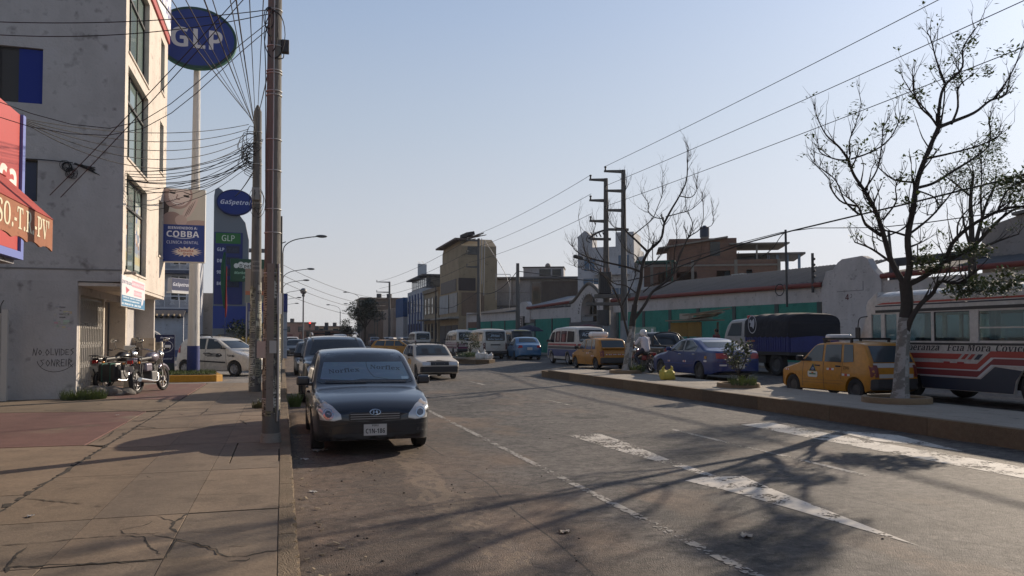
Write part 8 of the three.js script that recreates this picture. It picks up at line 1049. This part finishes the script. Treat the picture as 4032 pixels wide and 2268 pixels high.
bushy('flowering_bush', 'yellow flowering bush at the foot of the fuel price totem', 'bush', [-2.7, .15, -45.4], 1.7, 1.5, .8, 0, 1500, .12, leafM(.26, .19, .02), 53, { clumps: 12 }); bushy('green_bush', 'dark green bush behind the yellow flowering bush', 'bush', [-2.2, .15, -47.2], 2.7, 1.3, 1.1, 0, 1100, .15, leafM(.04, .065, .02), 63, { clumps: 12 });
// ---------------------------------------------------------------- motorcycles, people, small things
function motorcycle(label, at, turn, tankM, lean = 0) { // front at -z
  const m = thing('motorcycle', label, 'motorcycle', at, turn), spk = (z, r, w) => { const g = new THREE.Group(); g.name = 'wheel'; g.position.set(0, r, z); m.add(g); obj('tyre', new THREE.TorusGeometry(r - .045, .045, 8, 28).rotateY(PI / 2).scale(w, 1, 1), rubber, g); obj('rim', [new THREE.TorusGeometry(r - .085, .014, 6, 28).rotateY(PI / 2), cyl(.05, .05, .1, 0, 0, 0, 0, 0, PI / 2, 10), ...Array.from({ length: 6 }, (_, i) => box(.02, r * .75, .03, 0, r * .36, 0).rotateX(i * PI / 3))], steel, g); };
  spk(-.64, .3, 1); spk(.62, .29, 1.25);
  obj('frame', [tube([[0, .8, -.36], [0, .55, -.28], [0, .28, -.05], [0, .3, .35]], .022), tube([[0, .78, -.3], [0, .72, .2], [0, .7, .6]], .02), tube([[.1, .68, .5], [.11, .3, .62]], .018), tube([[-.1, .68, .5], [-.11, .3, .62]], .018), tube([[.08, .3, .1], [.08, .3, .6]], .018), tube([[-.08, .3, .1], [-.08, .3, .6]], .018)], darkP, m);
  obj('engine', [rbox(.26, .26, .32, .04, 0, .38, -.02), cyl(.09, .1, .22, 0, .55, -.12, .4), ...[0, 1, 2, 3].map(i => box(.22, .012, .22, 0, .5 + i * .035, -.12, .4))], mat(.12, .12, .12, .55, { metalness: .4 }), m); obj('exhaust', [tube([[.1, .45, -.2], [.15, .28, -.1], [.16, .26, .2]], .02), cyl(.035, .05, .55, .17, .3, .5, PI / 2 - .12)], chrome, m);
  obj('fuel_tank', sph(.2, 0, .84, -.14, .72, .62, 1.25, 16), tankM, m); obj('seat', rbox(.24, .09, .62, .04, 0, .8, .36, .06), blackP, m); obj('side_cover', [rbox(.3, .2, .3, .05, 0, .6, .26)], tankM, m); obj('tail_unit', [rbox(.16, .1, .25, .03, 0, .78, .72), box(.02, .12, .14, 0, .55, .84, .5)], tankM, m); obj('tail_lamp', rbox(.13, .08, .05, .015, 0, .74, .86), lampRed, m); obj('number_plate', box(.2, .14, .008, 0, .58, .9, .3), plateBase, m);
  each('turn_lamp', [rbox(.05, .05, .06, .015, .17, .72, .8), rbox(.05, .05, .06, .015, -.17, .72, .8)], lampAmber, m);
  obj('fork', [tube([[.09, .95, -.34], [.09, .3, -.64]], .02), tube([[-.09, .95, -.34], [-.09, .3, -.64]], .02)], chrome, m); obj('front_mudguard', new THREE.TorusGeometry(.33, .05, 6, 16, 1.7).rotateZ(.6).rotateY(PI / 2).translate(0, .3, -.64).scale(1, 1, 1), tankM, m); obj('headlamp', [sph(.1, 0, .88, -.46, 1, 1, .8), cyl(.1, .1, .06, 0, .88, -.53, PI / 2)], chrome, m); obj('handlebar', tube([[.36, 1.02, -.2], [.22, 1.04, -.26], [0, .97, -.32], [-.22, 1.04, -.26], [-.36, 1.02, -.2]], .014), chrome, m); each('grip', [cyl(.02, .02, .12, .37, 1.02, -.19, 0, 0, PI / 2), cyl(.02, .02, .12, -.37, 1.02, -.19, 0, 0, PI / 2)], blackP, m);
  for (const s of [1, -1]) { const q = obj('mirror_stem', tube([[s * .26, 1.04, -.25], [s * .3, 1.2, -.26]], .008), blackP, m); obj('mirror', sph(.065, s * .32, 1.24, -.25, 1.2, .8, .3), chrome, q); }
  obj('rear_rack', [tube([[.16, .84, .6], [.16, .88, .98], [-.16, .88, .98], [-.16, .84, .6]], .012), tube([[.16, .87, .8], [-.16, .87, .8]], .01), tube([[.17, .86, .65], [.19, .5, .8], [.17, .3, .6]], .012), tube([[-.17, .86, .65], [-.19, .5, .8], [-.17, .3, .6]], .012)], darkP, m); obj('side_stand', tube([[-.08, .3, .05], [-.26, .01, .12]], .014), darkP, m); m.rotation.z = lean; return m;
}
motorcycle('black motorcycle with round chrome mirror parked at the folding gate', [-4.3, .15, -23.6], -.45, mat(.02, .02, .025, .3), .06).scale.setScalar(1.14);
{ const bag = thing('saddle_bag', 'black canvas bag hanging on the tail of the gate side motorcycle', 'bag', [-4.42, .68, -22.65], -.45); obj('bag', rbox(.5, .46, .2, .06, 0, .02, 0), blackP, bag); obj('strap', [box(.03, .5, .21, -.12, .03, 0), box(.03, .5, .21, .12, .03, 0)], mat(.02, .09, .07, .8), bag); }
motorcycle('silver and red motorcycle parked behind the planter kerb', [-3.45, .15, -23.0], -.32, mat(.22, .2, .24, .3, { metalness: .4 }), .06).scale.setScalar(1.14);
const rideBike = motorcycle('dark motorcycle with red bodywork ridden along the far carriageway', [14.3, RY, -29.0], .12, mat(.16, .02, .02, .4));
// people: one smooth skin per figure from tapered capsules
function body(bones, min, max, cell, k = .03) {
  const n = Math.ceil(Math.max(max[0] - min[0], max[1] - min[1], max[2] - min[2]) / cell), half = n * cell / 2, c = [0, 1, 2].map(i => (min[i] + max[i]) / 2), mc = new MarchingCubes(n, new THREE.MeshBasicMaterial(), false, false, 60000); mc.isolation = 0; let o = 0;
  const B = bones.map(([a, b, ra, rb, sx]) => ({ a, d: [b[0] - a[0], b[1] - a[1], b[2] - a[2]], ra, rb, l: (b[0] - a[0]) ** 2 + (b[1] - a[1]) ** 2 + (b[2] - a[2]) ** 2 || 1e-9, sx: sx ?? 1 }));
  for (let z = 0; z < n; z++) for (let y = 0; y < n; y++) for (let x = 0; x < n; x++) {
    const px = c[0] + (x / n * 2 - 1) * half, py = c[1] + (y / n * 2 - 1) * half, pz = c[2] + (z / n * 2 - 1) * half; let d = 9;
    for (const b of B) { const qx = px - b.a[0], qy = py - b.a[1], qz = pz - b.a[2]; let t = (qx * b.d[0] + qy * b.d[1] + qz * b.d[2]) / b.l; t = t < 0 ? 0 : t > 1 ? 1 : t; const e = Math.hypot((qx - b.d[0] * t) / b.sx, qy - b.d[1] * t, qz - b.d[2] * t) - (b.ra + (b.rb - b.ra) * t); const h = Math.max(0, Math.min(1, .5 + .5 * (d - e) / k)); d = d * (1 - h) + e * h - k * h * (1 - h); }
    mc.field[o++] = -d;
  }
  mc.update(); const g = new THREE.BufferGeometry(), ct = mc.count; g.setAttribute('position', new THREE.BufferAttribute(mc.positionArray.slice(0, ct * 3), 3)); const w = mergeVertices(g, 1e-5); w.computeVertexNormals(); return w.toNonIndexed().scale(half, half, half).translate(...c);
}
const skinM = mat(.25, .14, .09, .6), hairM = mat(.012, .010, .009, .8);
function hand(p, dir, s) { const o = []; const e = p.map((v, i) => v + dir[i] * .08); o.push([p, e, .034, .03, 1]); for (let i = -1.5; i <= 1.5; i++) { const q = [e[0] + i * .018, e[1], e[2] + i * .006]; o.push([q, [q[0] + dir[0] * .045, q[1] + dir[1] * .045 - .012, q[2] + dir[2] * .045], .010, .009], [[q[0] + dir[0] * .045, q[1] + dir[1] * .045 - .012, q[2] + dir[2] * .045], [q[0] + dir[0] * .055, q[1] + dir[1] * .06 - .04, q[2] + dir[2] * .06], .009, .008]); } o.push([p, [p[0] - s * .05, p[1] + dir[1] * .05, p[2] + dir[2] * .06], .014, .01]); return o; }
// joints: hip, chest, neck, head, then left/right shoulder-elbow-wrist and hip-knee-ankle-toe
function person(label, at, turn, J, c, group) {
  const p = thing('person', label, 'person', at, turn, group), lim = [], sh = [], tr = [], shoe = [], min = [-.75, -.05, -.75], max = [.75, 1.85, .75];
  const { hip, chest, neck, head } = J; lim.push([neck, head, .055, .06], [head, [head[0] + (J.look?.[0] ?? 0) * .02, head[1] + .1, head[2] + (J.look?.[2] ?? 0) * .02], .085, .09], [[head[0] + (J.look?.[0] ?? 0) * .075, head[1] + .02, head[2] + (J.look?.[2] ?? 0) * .075], [head[0] + (J.look?.[0] ?? 0) * .1, head[1] + .035, head[2] + (J.look?.[2] ?? 0) * .1], .02, .012]);
  sh.push([hip, chest, .145, .155, 1.2], [chest, [(chest[0] + neck[0]) / 2, (chest[1] + neck[1]) / 2, (chest[2] + neck[2]) / 2], .145, .09, 1.2]);
  for (const [s, e, w] of J.arms) { sh.push([s, e, .062, .056]); lim.push([s, e, .045, .04], [e, w, .042, .03], ...hand(w, ((d) => { const l = Math.hypot(...d); return d.map(v => v / l); })(w.map((v, i) => v - e[i])), Math.sign(s[0]))); if (c.sleeve) sh.push([e, w, .052, .04]); }
  for (const [h, k, a, t] of J.legs) { tr.push([hip, h, .13, .11], [h, k, .095, .07], [k, a, .068, .05]); shoe.push([a, t, .05, .042]); }
  obj('body', body([[hip, chest, .1, .11], [chest, neck, .1, .05], ...lim, ...J.legs.flatMap(([h, k, a]) => [[h, k, .08, .055], [k, a, .055, .04]])], min, max, .021), skinM, p);
  obj('shirt', body(sh, min, max, .021), c.shirt, p); obj('trousers', body(tr, min, max, .021), c.trousers, p); obj('shoes', body(shoe, min, max, .021, .01), c.shoes ?? blackP, p);
  if (c.helmet) obj('helmet', [sph(.145, head[0], head[1] + .07, head[2], .95, 1.02, 1.1, 20)], c.helmet, p); else obj('hair', sph(.105, head[0] - (J.look?.[0] ?? 0) * .018, head[1] + .085, head[2] - (J.look?.[2] ?? 0) * .018, .95, .95, 1.02, 16), hairM, p); return p;
}
const jeans = mat(.03, .035, .055, .9), whiteTee = mat(.62, .58, .60, .9), stripeTee = mat(1, 1, 1, .9, { map: canvasTex(64, 64, (x, w, h) => { x.fillStyle = '#c9ccd2'; x.fillRect(0, 0, w, h); x.fillStyle = '#28365a'; for (let i = 0; i < 4; i++) x.fillRect(0, i * 16, w, 8); }) });
{
  // seated rider, facing -z
  const J = { hip: [0, .95, .22], chest: [0, 1.32, .12], neck: [0, 1.47, .06], head: [0, 1.56, .03], look: [0, 0, -1], arms: [[[.2, 1.4, .1], [.33, 1.18, -.02], [.34, 1.06, -.2]], [[-.2, 1.4, .1], [-.33, 1.18, -.02], [-.34, 1.06, -.2]]], legs: [[[.12, .92, .2], [.22, .68, -.2], [.2, .32, .08], [.2, .28, -.1]], [[-.12, .92, .2], [-.22, .68, -.2], [-.2, .32, .08], [-.2, .28, -.1]]] };
  person('motorcycle rider in white shirt and white helmet seen from behind', [14.3, RY, -29.0], .12, J, { shirt: whiteTee, trousers: jeans, helmet: mat(.68, .67, .66, .3) });
  const stand = (lean = 0) => ({ hip: [0, .95, 0], chest: [0, 1.28, -lean * .3], neck: [0, 1.46, -lean * .5], head: [0, 1.56, -lean * .58], look: [0, 0, -1], arms: [[[.2, 1.4, -lean * .42], [.26, 1.13, -lean * .4], [.24, .9, -lean * .5 - .06]], [[-.2, 1.4, -lean * .42], [-.26, 1.13, -lean * .4], [-.24, .9, -lean * .5 - .06]]], legs: [[[.1, .92, 0], [.11, .5, -.02], [.11, .1, .03], [.11, .05, -.12]], [[-.1, .92, 0], [-.11, .5, -.02], [-.11, .1, .03], [-.11, .05, -.12]]] });
  const bend = stand(.9); bend.chest = [0, 1.18, -.24]; bend.neck = [0, 1.3, -.36]; bend.head = [0, 1.34, -.46]; bend.arms = [[[.2, 1.24, -.28], [.25, 1.0, -.34], [.22, .82, -.46]], [[-.2, 1.24, -.28], [-.25, 1.0, -.34], [-.22, .82, -.46]]];
  person('man in a striped shirt bending forward between the truck and the taxi', [17.3, .12, -21.6], -.9, bend, { shirt: stripeTee, trousers: jeans });
  const gp = 'people standing by the market stalls'; person('person in dark clothes standing left of the stall with planks', [20.6, .33, -38.4], 1.2, stand(), { shirt: mat(.03, .03, .035, .9), trousers: jeans, sleeve: 1 }); person('person in a maroon top standing right of the stall with planks', [21.0, .33, -34.3], .4, stand(), { shirt: mat(.14, .04, .04, .9), trousers: mat(.05, .045, .04, .9) });
}
// stalls and umbrellas along the market front
{
  const s = thing('market_stall', 'yellow brown wooden stall with planks and boxes on its roof', 'stall', [20.9, .33, -36.3], MT), w = mat(.23, .15, .035, .85, { map: rep(dirtT, .8) }), pl = mat(.2, .17, .13, .9);
  obj('counter', bx(-1.1, 1.1, 0, 1.0, -.6, .5), w, s); obj('board', bx(-1.3, .1, 1.35, 2.1, .5, .56), w, s); obj('board', bx(.13, 1.2, 1.35, 2.1, .5, .56), w, s); each('post', [[-1.25, .5], [1.15, .5], [-1.25, -.6], [1.15, -.6]].map(([x, z]) => bx(x - .04, x + .04, 0, 2.1, z - .04, z + .04)), pl, s); obj('roof', box(2.9, .06, 1.6, 0, 2.2, 0), pl, s); for (let i = 0; i < 6; i++) obj('plank', box(1.8 + (i % 3) * .5, .05, .2, .2 + i * .25, 2.3 + i * .06, -.4 + i * .16, 0, .1 * i - .2, .05 * (i % 3)), i % 2 ? pl : mat(.36, .33, .28, .9), s); obj('crate', box(.6, .3, .4, -.4, 2.42, .2, 0, .3), mat(.3, .28, .24, .9), s);
  const k = thing('glass_kiosk', 'pale green panelled kiosk on the market pavement', 'kiosk', [20.5, .33, -41], MT); obj('body', bx(-1.3, 1.3, 0, .95, -.5, .4), mat(.16, .2, .19, .8), k); obj('panel', bx(-1.3, 1.3, .95, 1.9, .3, .34), new THREE.MeshPhysicalMaterial({ color: col(.12, .24, .2), roughness: .2 }), k); obj('crates', [bx(-.9, .1, .95, 1.3, .36, .6), bx(.1, .8, .95, 1.2, .36, .6)], darkP, k); obj('notice', bx(.9, 1.1, 1.3, 1.8, .345, .36), whiteM, k);
  const um = (label, x, z, m, h) => { const u = thing('market_umbrella', label, 'umbrella', [x, .33, z]); obj('pole', tube([[0, 0, 0], [0, h, 0]], .03), steel, u); const g = new THREE.ConeGeometry(1.25, .55, 8, 3, true), p = g.attributes.position; for (let i = 0; i < p.count; i++) { const q = Math.hypot(p.getX(i), p.getZ(i)) / 1.25; p.setY(i, .28 - .5 * q * q); } g.computeVertexNormals(); m.side = THREE.DoubleSide; obj('canopy', g.translate(0, h, 0), m, u); }; um('dark navy market umbrella behind the light blue sedan', 18.9, -58.5, mat(.015, .02, .045, .8), 2.0); um('dark red market umbrella under the arched portal', 20.4, -50, mat(.10, .02, .03, .8), 1.95);
}
// bags left on the medians
function bag(label, at, s, m, seed) { const t = thing('plastic_bag', label, 'bag', at), g = new THREE.SphereGeometry(.5, 30, 22), p = g.attributes.position, sq = (v, e) => Math.sign(v) * Math.pow(Math.abs(v) * 2, e) / 2; for (let i = 0; i < p.count; i++) { let x = sq(p.getX(i), .62), y = sq(p.getY(i), .7), z = sq(p.getZ(i), .7); const n = fbm(x * 5 + seed, y * 5 + z * 4 + seed, 3) - .5, k = fbm(x * 13 + seed, y * 11 + z * 9, 2) - .5, f = 1 + n * .55 + k * .22; y = Math.max(-.36, y * f); if (y > .25) y -= .25 * (1 - Math.abs(x) * 1.6) + .1 * k; p.setXYZ(i, x * f, y + .36, z * f * .8); } g.computeVertexNormals(); obj('sack', g.scale(s, s * .95, s), m, t); const k = []; for (const sg of [-1, 1]) k.push(limb([[sg * .3 * s, .62 * s, 0, .13 * s], [sg * .34 * s, .8 * s, .02, .08 * s], [sg * (seed === 3 ? .22 : .3) * s, .95 * s, .04, .03 * s]], 7)); each('handle', k, m, t); }
bag('yellow plastic bag standing on the median beside the blue sedan', [11.75, .3, -22.1], .46, mat(.46, .38, .06, .7), 3); bag('larger white plastic bag on the second median tip', [11.45, .33, -44.9], .62, mat(.6, .58, .54, .6), 5); bag('smaller white plastic bag on the second median tip', [11.85, .33, -44.6], .45, mat(.62, .6, .57, .6), 9);
{ const t = thing('rubble_sack', 'grey sacks and rubble lying at the foot of the folding gate', 'sack', [-4.3, .15, -21.95]); for (const [x, z, s] of [[-.25, .1, .3], [.12, 0, .26], [.4, -.1, .2]]) { const g = new THREE.IcosahedronGeometry(s, 3), p = g.attributes.position; for (let i = 0; i < p.count; i++) { const f = .8 + .5 * fbm(p.getX(i) * 6 + x * 9, p.getY(i) * 6 + p.getZ(i) * 5, 3); p.setXYZ(i, p.getX(i) * f * 1.2, Math.max(0, p.getY(i) * f * .6 + s * .25), p.getZ(i) * f); } g.computeVertexNormals(); obj('sack', g.translate(x, 0, z), mat(.13, .12, .11, .95), t); } }
renderer.render(scene, camera);
